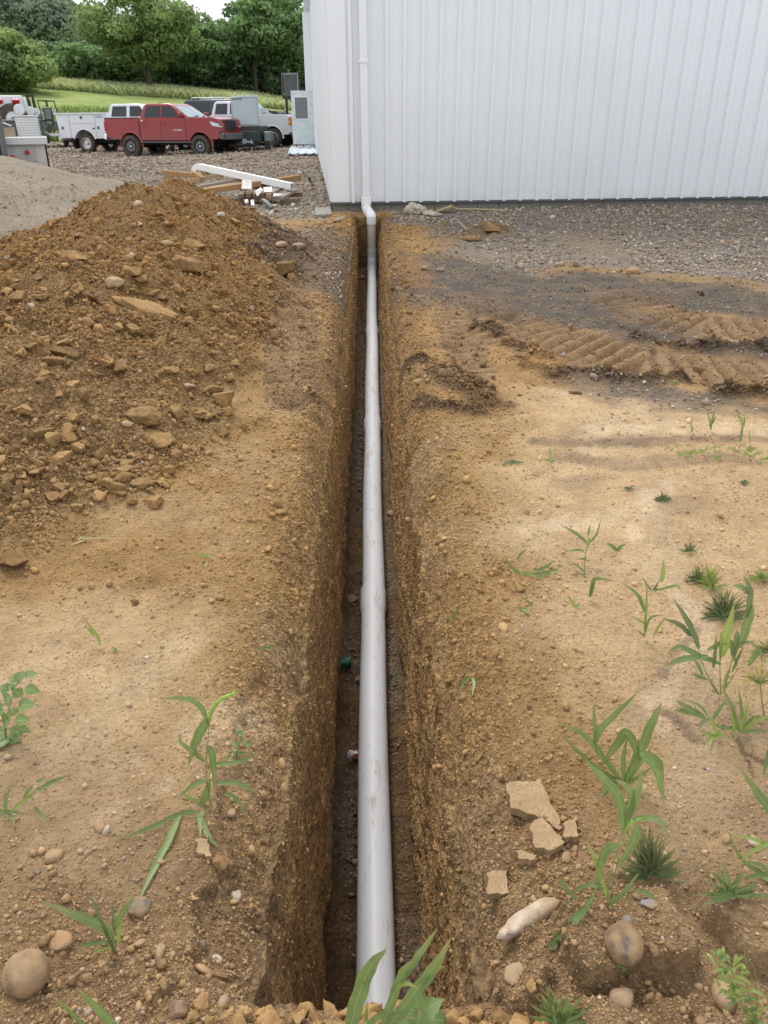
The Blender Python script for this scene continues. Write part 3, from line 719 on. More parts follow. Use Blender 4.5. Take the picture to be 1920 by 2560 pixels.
    s = (.009+.0010*Y)*r_.uniform(.45, 1.25, len(X)); s = np.where(r_.uniform(0, 1, len(X)) < .02, s*2, s)
    s = s*(1-.45*f['wet'])
    C = STONE_C[r_.integers(0, len(STONE_C), len(X))]*r_.uniform(.65, 1.1, len(X))[:, None]*(1-.25*f['wet'][:, None])
    C = C*.8+C.mean(1, keepdims=True)*.2
    o = scatter('gravel', np.stack([X, Y, z], 1), s, C, M['gravel'], 1, rock_shapes(1, 12, .16, 2, 130), False, squash=(.5, .9), flat=.3, sink=.3, seed=16)
    tag(o, 'grey mixed gravel spread over the yard', 'gravel', kind='stuff')
    # trench floor gravel
    n = 14000; Y = T0*(T1/T0)**(r_.uniform(0, 1, n)**.9); X = xc(Y)+r_.uniform(-.2, .2, n)
    z = pipe_z(Y)-.083; k = r_.uniform(0, 1, n) < np.clip(.35+1.2*fbm(X*2, Y*1.5, 3, 263), .15, 1); X, Y, z = X[k], Y[k], z[k]; n = len(X)
    s = .0045*(r_.uniform(.02, 1, n)**-.3)*(1+.1*Y); C = np.array((.15, .10, .06))*r_.uniform(.6, 1.7, n)[:, None]
    C = np.where((r_.uniform(0, 1, n) < .3)[:, None], STONE_C[r_.integers(0, len(STONE_C), n)]*.8, C)
    o = scatter('trench_gravel', np.stack([X, Y, z], 1), s, C, M['pebble'], 1, None, False, sink=.2, seed=17)
    tag(o, 'small damp gravel on the floor of the trench', 'gravel', kind='stuff')
    # crumbs stuck in the cut faces of the trench
    for sd_ in (0, 1):
        W_ = WALLP[sd_]; Cw = WALLP[2][sd_]; k = np.where((W_[:, 0, 1] > T0+.06) & (W_[:, 0, 1] < T1-.05))[0]; n = 15000
        i = r_.choice(k, n); j = (r_.uniform(0, 1, n)**1.3*80).astype(int); P = W_[i, j]+r_.normal(size=(n, 3))*.003; s = (.0022+.0009*P[:, 1])*(r_.uniform(.003, 1, n)**-.33)*.6; s = np.clip(s, .002, .022)
        q_ = r_.uniform(0, 1, n) < np.clip(.5+fbm(P[:, 1]*2, P[:, 2]*3, 3, 315+sd_), .1, 1); P, s, i, j = P[q_], s[q_], i[q_], j[q_]; P[:, 2] -= s*.9
        o = scatter('wall_crumbs', P, s, Cw[i, j]*r_.uniform(.6, 1.25, len(P))[:, None], M['clod'], 1, sink=.1, seed=21+sd_); tag(o, 'crumbs of earth stuck in the %s cut face of the trench' % ('left', 'right')[sd_], 'soil crumbs', kind='stuff')
    # crumbs clinging to the broken rim at the near end
build_scatter()

def rock(name, px, py, size, colr, label, cat='stone', sq=.6, rz=0., ang=2, amp=.14, sink=.3, mt='pebble', smooth=True, seed=0, group=None, sx=1.0, pos=None, tilt=(0, 0), patches=None):
    p = pos or on_ground(px, py)
    sb = 4 if mt == 'clod' and size > .03 else 3; V = rock_shapes(sb, 1, amp, ang, 500+seed)[0]*np.array([sx, 1, sq])*size
    if mt == 'clod': V = V*(1+.16*n3(V/size, 2.6, seed)+.09*n3(V/size, 6, seed+3)+.05*n3(V/size, 14, seed+5))[:, None]
    C = np.ones((len(V), 3))*np.array(colr)*(1+.18*n3(V/size, 2, seed+9))[:, None]
    if patches is not None:
        k = sstep(.0, .15, n3(V/size, 1.6, seed+20))[:, None]; C = C*(1-k)+np.array(patches)*k
    o = np_mesh(name, V, ICO[sb][1], M[mt], smooth, dict(zc=C))
    z = gfast([p[0]], [p[1]]); zz = p[2] if pos else float(z[0])
    o.location = (p[0], p[1], zz+size*sq*(1-2*sink)); o.rotation_euler = (tilt[0], tilt[1], rz)
    return tag(o, label, cat, group)
BRN = (.33, .205, .09)
rock('stone', 74, 2465, .049, (.33, .22, .12), 'large round tan cobble with a dark patch near the bottom left corner', seed=1, sq=.95, amp=.06, ang=1, sink=.25, patches=(.20, .13, .08))
rock('stone', 352, 2290, .028, (.15, .12, .095), 'dark grey-brown pebble under the long fallen grass blade', seed=2, sq=.7)
rock('stone', 152, 2370, .026, (.38, .22, .11), 'orange-tan angular pebble above the round cobble', seed=3, sx=1.2)
rock('stone', 1556, 2375, .046, (.27, .17, .075), 'brown cobble with dark blotches set in the clay lump at bottom right', seed=4, sq=.85, sx=.9, amp=.08, ang=2, sink=.25, patches=(.12, .09, .075))
rock('stone', 1808, 2500, .034, (.38, .26, .15), 'pale tan smooth pear-shaped stone beside the light green weed', seed=5, sq=.7, sx=.75, amp=.08, ang=1)
rock('stone', 1295, 2440, .026, (.34, .24, .14), 'flat tan pebble just right of the near end of the trench', seed=6, sq=.35, sx=1.2)
rock('stone', 1552, 2500, .026, (.33, .23, .15), 'small tan stone at the bottom edge under the clay ledge', seed=7, sq=.6)
rock('stone', 1568, 2312, .015, (.20, .18, .16), 'small grey angular stone above the blotched cobble', seed=8)
rock('stone', 1622, 2264, .014, (.22, .22, .24), 'blue-grey oval pebble behind the clay lump', seed=9, sx=1.5, sq=.5)
rock('stone', 1885, 2112, .016, (.50, .44, .33), 'cream pebble near the right edge beside the small grass', seed=10)
rock('stone', 888, 2548, .022, (.42, .29, .12), 'yellowish stone on the trench rim left of the broad grass', seed=11, sq=.8, amp=.15)
rock('stone', 533, 2418, .018, (.42, .36, .28), 'pale pebble left of the trench lip', seed=12, sq=.5, sx=1.3)
rock('stone', 405, 2395, .024, (.36, .25, .15), 'long narrow tan stone standing left of the trench end', seed=13, sx=.4, sq=.6)
rock('stone', 450, 2545, .02, (.17, .10, .075), 'dark reddish stone at the bottom edge of the picture', seed=14)
# concrete lumps by the wall
rock('concrete_lump', 1035, 534, .19, (.52, .47, .38), 'larger pale concrete lump by the base of the white wall', 'concrete lump', sq=.55, seed=21, ang=4, amp=.25, sx=1.1, mt='clod', sink=.2)
rock('concrete_lump', 1080, 541, .15, (.52, .46, .37), 'smaller flat pale concrete lump right of the bigger one', 'concrete lump', sq=.4, seed=22, ang=4, amp=.25, sx=1.25, mt='clod', sink=.2)
rock('stone', 985, 536, .09, (.34, .25, .15), 'flat tan rock between the riser pipe and concrete lumps', sq=.4, seed=23)
for i, (px, py, s_, lb, cl) in enumerate([(1065, 676, .055, 'reddish cobble at the left of the row of three on the gravel edge', (.30, .19, .14)), (1100, 678, .05, 'grey cobble in the middle of the row of three on the gravel edge', (.24, .22, .18)),
        (1585, 683, .07, 'orange-tan cobble at the edge of the grey gravel', (.40, .25, .11)), (1398, 665, .05, 'small tan cobble on the gravel left of the orange one', (.40, .28, .18)), (1303, 667, .045, 'pale cobble at the left corner of the gravel', (.40, .33, .24))]):
    rock('stone', px, py, s_, cl, lb, seed=30+i, sq=.7, ang=3)
# stones on the heap and shoulder
for i, (px, py, s_, sx, lb, cl) in enumerate([
    (348, 520, .09, .8, 'pale angular stone near the top of the soil heap', (.42, .33, .22)), (702, 617, .075, 1.1, 'rounded pinkish cobble at the far foot of the heap', (.36, .23, .14)),
    (745, 620, .075, 1.3, 'grey oval cobble beside the pinkish one at the foot of the heap', (.21, .19, .17)), (415, 615, .07, 1.3, 'tan flat stone high on the heap', (.31, .20, .11)),
    (330, 650, .075, .6, 'long pale stone leaning on the middle of the heap', (.40, .31, .20)), (285, 715, .07, 1.2, 'cream blocky stone on the left of the heap', (.42, .31, .18)),
    (318, 1065, .03, 1.4, 'small pale yellow stone on the near slope of the heap', (.44, .33, .18)), (475, 973, .04, 1.1, 'cream stone beside the square clods', (.42, .31, .19))]):
    rock('stone', px, py, s_, cl, lb, seed=40+i, sx=sx, sq=.6, ang=4)
CL = [(560, 1018, .125, 1.0, .85, 'big rounded brown clod at the foot of the heap nearest the trench'), (372, 785, .20, 1.9, .35, 'long flat slab of clay lying across the middle of the heap'),
      (480, 680, .17, 1.5, .5, 'large shelf-like clay lump high on the heap'), (178, 650, .13, 1.6, .5, 'long clay lump on the left shoulder of the heap'),
      (712, 690, .16, 1.1, .9, 'dark clod at the far right foot of the heap'), (155, 885, .10, 1.8, .5, 'long dark-edged clod on the left of the heap'),
      (575, 950, .06, 1.2, .6, 'clod just behind the big rounded one'), (360, 1060, .11, 1.4, .6, 'blocky pale clay lump on the near slope'), (400, 1112, .10, 1.5, .5, 'wide smooth clay lump below the blocky one'),
      (255, 1148, .07, 1.2, .8, 'dark brown rounded clod on the lower slope'), (440, 1145, .055, 1.3, .6, 'paired brown clod at the lower right of the heap'), (60, 1040, .07, 1.2, .7, 'pale clod at the far left of the slope'),
      (490, 620, .12, 1.6, .5, 'overhanging clay lump under the crest'), (40, 1420, .075, 1.1, .9, 'dark crumbly clod at the left edge of the picture'), (390, 1270, .06, 1.3, .8, 'lumpy clod at the toe of the heap'),
      (230, 1205, .045, 1.1, .8, 'small round clod in the pile at the toe'), (270, 1220, .045, 1.0, .8, 'tan clod in the middle of the toe pile'), (305, 1205, .05, 1.1, .8, 'larger clod at the top of the toe pile'), (405, 1215, .045, 1.2, .6, 'pale angular clod on the right of the toe pile'),
      (240, 1250, .035, 1.0, .8, 'lower left clod of the toe pile'), (330, 1265, .035, 1.0, .8, 'lower middle clod of the toe pile'), (700, 1285, .035, 1.3, .6, 'flat brown clod between heap and trench'),
      (338, 1515, .022, 1.0, .9, 'small dark ball of soil on the flat mud'), (1440, 985, .05, 1.3, .3, 'flat dark pat of mud on the tan mud'), (1235, 1440, .04, 1.3, .5, 'reddish brown lump on the right shoulder of the trench'),
      (1225, 580, .16, 1.3, .7, 'broken clay block on the small heap by the gravel'), (1180, 600, .14, 1.5, .4, 'flat clay slab at the foot of the small heap'), (1110, 565, .08, .7, 1.0, 'small upright clay clod left of the small heap'),
      (555, 2200, .035, 1.1, .7, 'loose clod hanging on the broken left rim')]
for i, (px, py, s_, sx, sq, lb) in enumerate(CL):
    k = random.uniform(.85, 1.15); dk = .62 if 'dark' in lb else 1
    s_ *= .8
    rock('clod', px, py, s_, (BRN[0]*k*dk, BRN[1]*k*dk, BRN[2]*k*dk), lb, 'clod', seed=60+i, sx=sx, sq=sq, ang=11, amp=.22, mt='clod', rz=-.35 if sx > 1.4 else random.uniform(-1, 1)*.3, sink=.22, smooth=False, tilt=(0, .25 if sx > 1.4 and px < 600 else 0))
# medium clods that nothing tells apart
for i in range(110):
    for _ in range(30):
        px = random.uniform(0, 700); py = random.uniform(560, 1300); p = on_ground(px, py)
        if mound(np.array([p[0]]), np.array([p[1]]))[0] > .05 and p[1] < 13: break
    s_ = random.uniform(.020, .045)*(1+.06*p[1]); k = random.uniform(.75, 1.2)
    rock('clod', px, py, s_, (BRN[0]*k, BRN[1]*k, BRN[2]*k), 'brown broken clod among many on the slope of the soil heap', 'clod', seed=120+i % 9, sx=random.uniform(.8, 1.6), sq=random.uniform(.45, .9), ang=10, amp=.22, mt='clod', rz=random.uniform(-3, 3), sink=.2, smooth=False, group='broken clods on the soil heap')
# rim clods of the near end
for i in range(46):
    a = i/45; X = xc(T0)+(-.36+.72*a)+random.uniform(-.01, .01); Y = T0-.035-random.uniform(0, .10)-.02*math.sin(a*9)
    s_ = random.uniform(.012, .030); k = random.uniform(.9, 1.35)
    rock('clod', 0, 0, s_, (BRN[0]*k, BRN[1]*k, BRN[2]*k), 'crumbly clod on the near rim of the trench', 'clod', seed=150+i % 9, sx=random.uniform(.8, 1.3), sq=random.uniform(.6, 1.1), ang=9, amp=.25, mt='clod', rz=random.uniform(-3, 3), pos=Vector((X, Y, gz(X, Y))), sink=.3, smooth=False, group='clods along the near rim of the trench')
# clay plates, lifted and cracked
def plate(pts, th, label, lift=.012, tilt=.0):
    P = [gp(*p) for p in pts]; cx = sum(p[0] for p in P)/len(P); cy = sum(p[1] for p in P)/len(P)
    bm = bmesh.new(); nn = []
    for i in range(len(P)):
        a, b = np.array(P[i]), np.array(P[(i+1) % len(P)])
        for t in (0, .25, .5, .75):
            q = a*(1-t)+b*t + (np.random.default_rng(i*7+int(t*4)).normal(size=2)*.0035 if t else 0); nn.append(q-np.array((cx, cy)))
    vs = [bm.verts.new((q[0], q[1], th/2)) for q in nn]; f = bm.faces.new(vs)
    r = bmesh.ops.extrude_face_region(bm, geom=[f]); ev = [v for v in r['geom'] if isinstance(v, bmesh.types.BMVert)]
    for v in ev: v.co.z = -th/2; v.co.x *= .96; v.co.y *= .96
    bmesh.ops.recalc_face_normals(bm, faces=bm.faces)
    bmesh.ops.triangulate(bm, faces=[q for q in bm.faces if len(q.verts) > 4]); bmesh.ops.subdivide_edges(bm, edges=bm.edges, cuts=2, use_grid_fill=True)
    for v in bm.verts:
        v.co.z += .004*float(fbm(np.array([v.co.x*25]), np.array([v.co.y*25]), 3, 400)[0])
    me = bpy.data.meshes.new('clay_plate'); bm.to_mesh(me); bm.free(); me.materials.append(M['plate'])
    o = bpy.data.objects.new('clay_plate', me); col.objects.link(o)
    z = max(float(gfast([cx+q[0]*.8], [cy+q[1]*.8])[0]) for q in nn[::4])
    o.location = (cx, cy, z+lift); o.rotation_euler = (tilt, 0.05, 0)
    tag(o, label, 'clay plate')
def plate_mat():
    t = NT('clay_plate'); co = t.coord(); n1 = t.noise(18, 6, .7, co); n2 = t.noise(120, 4, .7, co)
    c = t.ramp(n1, [(.3, (.29, .19, .10)), (.7, (.42, .285, .155))])
    c = t.mix(t.ramp(n2, [(.54, 0), (.62, .7)]), c, (.20, .125, .065))
    t.bump(t.math('ADD', n1, t.math('MULTIPLY', n2, .6)), .5, .01); return t.set(Base_Color=c, Roughness=.9)
M['plate'] = plate_mat()
plate([(1262, 1975), (1350, 1955), (1370, 2000), (1400, 2060), (1398, 2080), (1335, 2045), (1275, 2030)], .03, 'large lifted plate of cracked dry clay on the right shoulder', .006, .10)
plate([(1320, 2095), (1345, 2050), (1402, 2115), (1405, 2130), (1370, 2150), (1335, 2142)], .028, 'pentagonal clay plate below the largest one', .012)
plate([(1404, 2075), (1440, 2050), (1444, 2105), (1408, 2112)], .025, 'squarish clay plate right of the largest one', .01)
plate([(1283, 2150), (1345, 2152), (1335, 2170), (1300, 2172)], .022, 'thin clay flake below the pentagonal plate', .01)
plate([(1215, 2180), (1270, 2160), (1272, 2225), (1220, 2230)], .028, 'clay plate tipping toward the trench', .006, .1)
plate([(490, 2120), (525, 2105), (532, 2160), (500, 2155)], .02, 'small clay flake under the tall foxtail grass', .01)
# white half-buried rock
rock('white_rock', 1322, 2302, .024, (.52, .43, .33), 'white elongated rock half buried at the right rim of the trench', 'rock', seed=90, sx=3.6, sq=.9, rz=.52, ang=3, amp=.22, sink=.42, tilt=(0, -.05))
# ------------------------------------------------------------------ white metal building
def paint_white(name, c=(.84, .86, .875), r=.42):
    t = NT(name); co = t.coord(); n = t.noise(.7, 4, .6, co)
    c1 = t.mix(t.ramp(n, [(.35, 0), (.7, 1)]), c, tuple(k*.95 for k in c))
    st = t.node('ShaderNodeMapping'); t.put(st.inputs[0], co); st.inputs['Scale'].default_value = (9, 9, .5)
    c1 = t.mix(t.ramp(t.noise(1, 4, .7, st.outputs[0]), [(.6, 0), (.9, .12)]), c1, tuple(k*.82 for k in c))
    sp = t.node('ShaderNodeSeparateXYZ'); t.put(sp.inputs[0], co)
    low = t.math('MULTIPLY', t.mapr(sp.outputs[2], .45, .72, 1, 0), t.ramp(t.noise(5, 6, .7, co), [(.45, 0), (.8, .5)]))
    c1 = t.mix(low, c1, (.50, .40, .28))
    t.bump(t.noise(1.2, 2, .5, co), .12, .02)
    return t.set(Base_Color=c1, Roughness=r)
M['wall'] = paint_white('wall_paint'); M['trim'] = paint_white('trim_paint', (.86, .87, .88), .38)
M['pvc'] = simple('white_pvc', (.88, .88, .87), .35, 0, .03, 3)
M['darktrim'] = simple('dark_trim', (.10, .105, .11), .5)
M['screw'] = simple('screw_head', (.42, .42, .42), .4, .3)
def block_mat():
    t = NT('block'); co = t.coord(); n = t.noise(30, 5, .7, co)
    c = t.ramp(n, [(.3, (.20, .19, .165)), (.7, (.31, .295, .26))]); t.bump(n, .5, .01)
    return t.set(Base_Color=c, Roughness=.95)
M['block'] = block_mat(); M['mortar'] = simple('mortar', (.12, .115, .10), .95)
M['glass'] = simple('dark_glass', (.035, .04, .045), .06, 0, .05); M['glass_grey'] = simple('grey_glass', (.16, .18, .18), .12, 0, .05)
M['yellow'] = simple('yellow_plastic', (.75, .55, .06), .5); M['steel'] = simple('steel', (.55, .56, .57), .35, .8); M['black'] = simple('black_plastic', (.018, .018, .02), .5)
YAW = R(5.0); CB = Vector((-.886, 14.92, 0)); ZB = 0.473; ZT = 6.2
DF = Vector((math.cos(YAW), math.sin(YAW), 0)); DS = Vector((-math.sin(YAW), math.cos(YAW), 0))
def build_building():
    b = empty('metal_building', CB, YAW, 'large white ribbed metal building at the end of the trench', 'building')
    # local frame: x along the front, y along the side (away); origin at the corner
    def wall(L, ribs, flip):
        """profile along s with outward offset"""
        pts = [(0, 0)]
        for c, kind in ribs:
            if kind: pts += [(c-.046, 0), (c-.026, .046), (c+.026, .046), (c+.046, 0)]
            else: pts += [(c-.02, 0), (c-.008, .005), (c+.008, .005), (c+.02, 0)]
        pts.append((L, 0)); n = len(pts)
        vs = []
        for z in (ZB, ZT):
            for s, o in pts: vs.append((s, -o, z) if not flip else (-o, s, z+(.0225*s if z == ZB else 0)))
        return vs, [(i, i+1, n+i+1, n+i) for i in range(n-1)]
    first = .372
    ribs = []; k = 0
    while first+k*.305 < 17.5:
        ribs.append((first+k*.305, 1))
        ribs += [(first+k*.305+.115, 0), (first+k*.305+.19, 0)] if k > 1 else []; k += 1
    mb = MB(); mb.add(*wall(18, ribs, False))
    mb.cur = 1       # screw heads are part of the panel
    for j, (c, kd) in enumerate(r for r in ribs if r[1]):
        zs = [ZB+.07, 2.86, 5.0]
        if j % 3 == 2: zs += [1.12, 1.68, 2.24, 3.45, 4.0, 4.5]
        for z in zs:
            mb.lathe([(0.0001, -.040), (.007, -.039), (.011, -.033), (.011, -.030)], 8, 'Y', (c+(.0 if z > 1 else .0), 0, z))
    mb.build('front_wall', [M['wall'], M['screw']], b)
    mb = MB(); mb.add(*wall(46, [(.4+.305*k, 1) for k in range(149)], True)); mb.build('side_wall', M['wall'], b)
    mb = MB(); mb.box((-.0, .155, (ZB+ZT)/2), (.078, .31, ZT-ZB)); mb.box((.15, -.0, (ZB+ZT)/2), (.30, .075, ZT-ZB)); mb.build('corner_trim', M['trim'], b, bevel=.004)
    mb = MB(); mb.box((9, .02, ZB-.004), (18.1, .12, .035)); mb.box((.02, 23, ZB-.004+.0225*23), (.12, 46, .035), rot=(math.atan(.0225), 0, 0)); mb.build('base_rail', M['darktrim'], b)
    # blocks: each course block separated by recessed mortar
    mb = MB(); mb.cur = 1; mb.box((9.0, .16, .28), (17.96, .20, .37)); mb.box((.16, 23, .25+.0225*23), (.2, 45.9, .5), rot=(math.atan(.0225), 0, 0)); mb.cur = 0
    x = .0
    while x < 17.8:
        L = .395 if x > 0 else .28
        for zc in (.38, .18): mb.box((x+L/2, .07, zc), (L-.012, .06, .185))
        x += L
    for k in range(110): mb.box((.07, .3+.4*k, .36+.0225*(.3+.4*k)), (.06, .388, .19))
    mb.build('foundation_block', [M['block'], M['mortar']], b)
    # roof & eave (out of view, keeps the building whole)
    mb = MB(); vs = [(-.3, -.3, ZT), (18, -.3, ZT), (18, 46.3, ZT), (-.3, 46.3, ZT), (9, -.3, ZT+1.6), (9, 46.3, ZT+1.6)]
    mb.add(vs, [(0, 3, 5, 4), (1, 4, 5, 2), (0, 4, 1), (2, 5, 3)]); mb.build('roof', M['trim'], b)
    # sliding door panel further along the side, with brackets
    mb = MB(); mb.box((-.14, 25.5, 3.2), (.24, 5.6, 5.4)); mb.box((-.31, 22.74, 3.2), (.1, .08, 5.4)); sd_ = mb.build('sliding_door', M['trim'], b, bevel=.01)
    for z in (3.05, 3.75, 4.35, 5.2):
        mb = MB(); mb.box((-.40, 22.72, z), (.13, .03, .035)); mb.box((-.45, 22.72, z+.05), (.03, .03, .14)); mb.tube([(-.40, 22.72, z+.03), (-.50, 22.72, z+.12)], .012, 6); mb.build('bracket', M['black'], sd_)
    # open walk door: hinged on the side wall, swung out square to it
    yd = 22.1; zd = 1.03
    mb = MB(); mb.box((-.02, yd+.5, zd+1.05), (.10, .06, 2.2)); mb.box((-.02, yd-.03, zd+1.05), (.10, .06, 2.2)); mb.box((-.02, yd+.23, zd+2.15), (.10, .6, .06)); mb.build('door_frame', M['trim'], b)
    W = .93; H = 2.03
    mb = MB(); x0 = -.06
    # slab with a real window opening
    wx0, wx1, wz0, wz1 = -.78, -.25, .98, 1.78
    mb.box((x0-W+(W+wx0)/2-.0, yd, zd+H/2), (W+wx0, .045, H)); mb.box((x0+wx1/2, yd, zd+H/2), (-wx1, .045, H))
    mb.box((x0+(wx0+wx1)/2, yd, zd+wz0/2), (wx1-wx0, .045, wz0)); mb.box((x0+(wx0+wx1)/2, yd, zd+(wz1+H)/2), (wx1-wx0, .045, H-wz1))
    d = mb.build('door', simple('door_paint', (.66, .72, .71), .4), b)
    mb = MB(); mb.box((x0+(wx0+wx1)/2, yd, zd+(wz0+wz1)/2), (wx1-wx0-.004, .012, wz1-wz0-.004)); mb.build('window', M['glass_grey'], d)
    mb = MB()
    for (cx, cz, sx, sz) in ((wx0-.012, (wz0+wz1)/2, .03, wz1-wz0+.05), (wx1+.012, (wz0+wz1)/2, .03, wz1-wz0+.05), ((wx0+wx1)/2, wz0-.012, wx1-wx0, .03), ((wx0+wx1)/2, wz1+.012, wx1-wx0, .03)):
        mb.box((x0+cx, yd-.028, zd+cz), (sx, .014, sz))
    mb.build('window_frame', M['trim'], d)
    mb = MB(); mb.tube([(x0-W+.06, yd-.02, zd+.95), (x0-W+.06, yd-.07, zd+.95), (x0-W+.17, yd-.075, zd+.94)], .012, 8); mb.lathe([(.03, -.025), (.03, -.04), (0.001, -.042)], 16, 'Y', (x0-W+.06, yd, zd+.95)); mb.build('handle', M['steel'], d)
    # yellow pail standing behind the door glass
    p = b.matrix_world
    return b
bld = build_building()
def bw(x, y, z): return Vector((CB.x+DF.x*x+DS.x*y, CB.y+DF.y*x+DS.y*y, z))
# things near the door
# downspout
def build_downspout():
    xd = .585; o = empty('downspout', bw(xd, -.045, ZB), YAW, 'white rectangular downspout running down the front wall near the corner', 'downspout')
    mb = MB()
    # rectangular pipe in local space; leans a little
    def rect(z0, z1, w0, d0, x0=0, x1=0, yb=-.035):
        vs = []
        for z, x in ((z0, x0), (z1, x1)):
            vs += [(x-w0/2, yb-d0, z), (x+w0/2, yb-d0, z), (x+w0/2, yb, z), (x-w0/2, yb, z)]
        return vs, [(0, 3, 2, 1), (4, 5, 6, 7), (0, 1, 5, 4), (1, 2, 6, 5), (2, 3, 7, 6), (3, 0, 4, 7)]
    mb.add(*rect(.12, 5.7, .125, .10, .012, -.02)); mb.build('pipe', M['trim'], o, bevel=.012)
    mb = MB(); mb.add(*rect(2.17, 2.225, .155, .112, -.005, -.005)); mb.add(*rect(2.25, 2.256, .135, .104, -.005, -.005)); mb.build('strap', M['trim'], o, bevel=.003)
    return o
build_downspout()
PVC = simple('grey_pvc', (.66, .68, .71), .33, 0, .03, 2)
def pvc_dirty(name, c, green=False):
    t = NT(name); co = t.coord()
    mp_ = t.node('ShaderNodeMapping'); t.put(mp_.inputs[0], co); mp_.inputs['Scale'].default_value = (14, 3.2, 14); mp_.inputs['Rotation'].default_value = (0, 0, .25)
    m1 = t.ramp(t.noise(1.3, 7, .72, mp_.outputs[0]), [(.55, 0), (.66, .6)])
    m2 = t.ramp(t.noise(60, 3, .6, co), [(.70, 0), (.76, .85)])
    mp2 = t.node('ShaderNodeMapping'); t.put(mp2.inputs[0], co); mp2.inputs['Scale'].default_value = (90, 5, 90); mp2.inputs['Rotation'].default_value = (0, 0, -.2)
    m3 = t.ramp(t.noise(1.1, 3, .5, mp2.outputs[0]), [(.68, 0), (.72, .45)])
    c1 = t.mix(t.ramp(t.noise(2, 4, .6, co), [(.35, 0), (.7, .35)]), c, tuple(k*v for k, v in zip(c, (.93, .92, .88))))
    c1 = t.mix(m1, c1, (.50, .38, .25)); c1 = t.mix(m3, c1, (.36, .26, .17)); c1 = t.mix(m2, c1, (.07, .055, .04))
    return t.set(Base_Color=c1, Roughness=t.math('ADD', .46, t.math('MULTIPLY', m1, .4)))
M['pipe'] = pvc_dirty('pipe_pvc', (.79, .81, .85)); M['bell'] = pvc_dirty('bell_pvc', (.77, .79, .83)); M['riser'] = pvc_dirty('riser_pvc', (.66, .64, .54))
def build_pipe():
    R0 = .075
    o = empty('drain_pipe', (pipe_x(7), 7, pipe_z(7)), 0, 'long white-grey plastic drain pipe laid in the trench and rising to the downspout', 'drain pipe')
    def P(Y, dx=0): return Vector((pipe_x(Y)+dx, Y, pipe_z(Y)))-Vector(o.location)
    joints = [1.09, 4.10, 6.98, 10.1, 14.05]
    for i in range(4):
        a, b = joints[i], joints[i+1]; n = 10
        pts = [P(a+(b-a)*k/n+(0 if k else .0), .004*math.sin(k*.7+i)*(0 < k < n)) for k in range(n+1)]
        mb = MB(); mb.tube(pts, R0, 40, True); s = mb.build('pipe_section', M['pipe'], o, smooth=True)
        if i < 3:
            mb = MB(); ys = [b-.04, b+.04, b+.22, b+.222]; mb.tube([P(ys[0]), P(ys[1]), P(ys[2]), P(ys[3])], [R0+.0005, R0+.0085, R0+.0085, R0+.001], 40, False)
            mb.build('bell', M['bell'], s, smooth=True)
    # elbow at the far end and riser
    Y = 14.05; mb = MB(); c = P(Y); e = []
    mb.tube([c+Vector((0, -.03, -.0015)), c+Vector((0, .12, .006))], R0+.009, 36, True)
    mb.build('collar', M['bell'], o, smooth=True)
    zr0 = c+Vector((0, .24, .012)); mb = MB()
    arc = [c+Vector((0, .10, .005))]+[zr0+Vector((0, -.02+.16*math.sin(a), .16-.16*math.cos(a))) for a in [R(q) for q in range(0, 91, 15)]]
    mb.tube(arc, R0+.008, 36, True); mb.build('lower_elbow', M['bell'], o, smooth=True)
    top = arc[-1]; ztop = .20 - o.location.z
    mb = MB(); mb.tube([top, top+Vector((0, 0, .11))], R0+.010, 36, True); mb.build('collar', M['bell'], o, smooth=True)
    mb = MB(); mb.tube([top+Vector((0, 0, .02)), Vector((top.x, top.y, ztop))], R0, 36, True); mb.build('riser', M['riser'], o, smooth=True)
    # upper offset: two 45 degree elbows to the adapter under the downspout
    d0 = bw(.592, -.135, .0)-Vector(o.location)
    T = Vector((d0.x, d0.y, .58-o.location.z)); A = Vector((top.x, top.y, ztop))
    mb = MB(); mb.tube([A+Vector((0, 0, -.04)), A+Vector((0, 0, .09))], [R0+.010]*2, 36, True)
    mb.build('collar', M['pvc'], o, smooth=True)
    B0 = A+Vector((0, 0, .10)); C0 = Vector((T.x, T.y, .40-o.location.z))
    ctrl = [A+Vector((0, 0, .06)), B0, B0.lerp(C0, .12)+Vector((0, 0, .035)), B0.lerp(C0, .32)+Vector((0, 0, .02))]
    pts = []
    P0, P1, P2, P3 = A+Vector((0, 0, .05)), A+Vector((0, 0, .17)), C0-Vector((0, 0, .10)), C0+Vector((0, 0, .03))
    for k in range(19):
        t = k/18; pts.append(P0*(1-t)**3+P1*3*t*(1-t)**2+P2*3*t*t*(1-t)+P3*t**3)
    mb = MB(); mb.tube(pts[:10], R0+.010, 36, True); mb.build('upper_elbow', M['pvc'], o, smooth=True)
    mb = MB(); mb.tube(pts[9:], R0+.007, 36, True); mb.build('upper_elbow', M['pvc'], o, smooth=True)
    mb = MB(); mb.tube([pts[10]-Vector((0, 0, .0)), pts[10]+(pts[11]-pts[10])*1.0], R0+.014, 36, True); mb.tube([C0, C0+Vector((0, 0, .07))], R0+.012, 36, True); mb.build('collar', M['pvc'], o, smooth=True)
    mb = MB(); mb.m = Matrix.Translation(C0+Vector((0, 0, .12))) @ Matrix.Rotation(YAW, 4, 'Z')
    mb.box((0, 0, 0), (.165, .15, .14), taper=1.0); mb.build('adapter', M['pvc'], o, bevel=.014)
build_pipe()
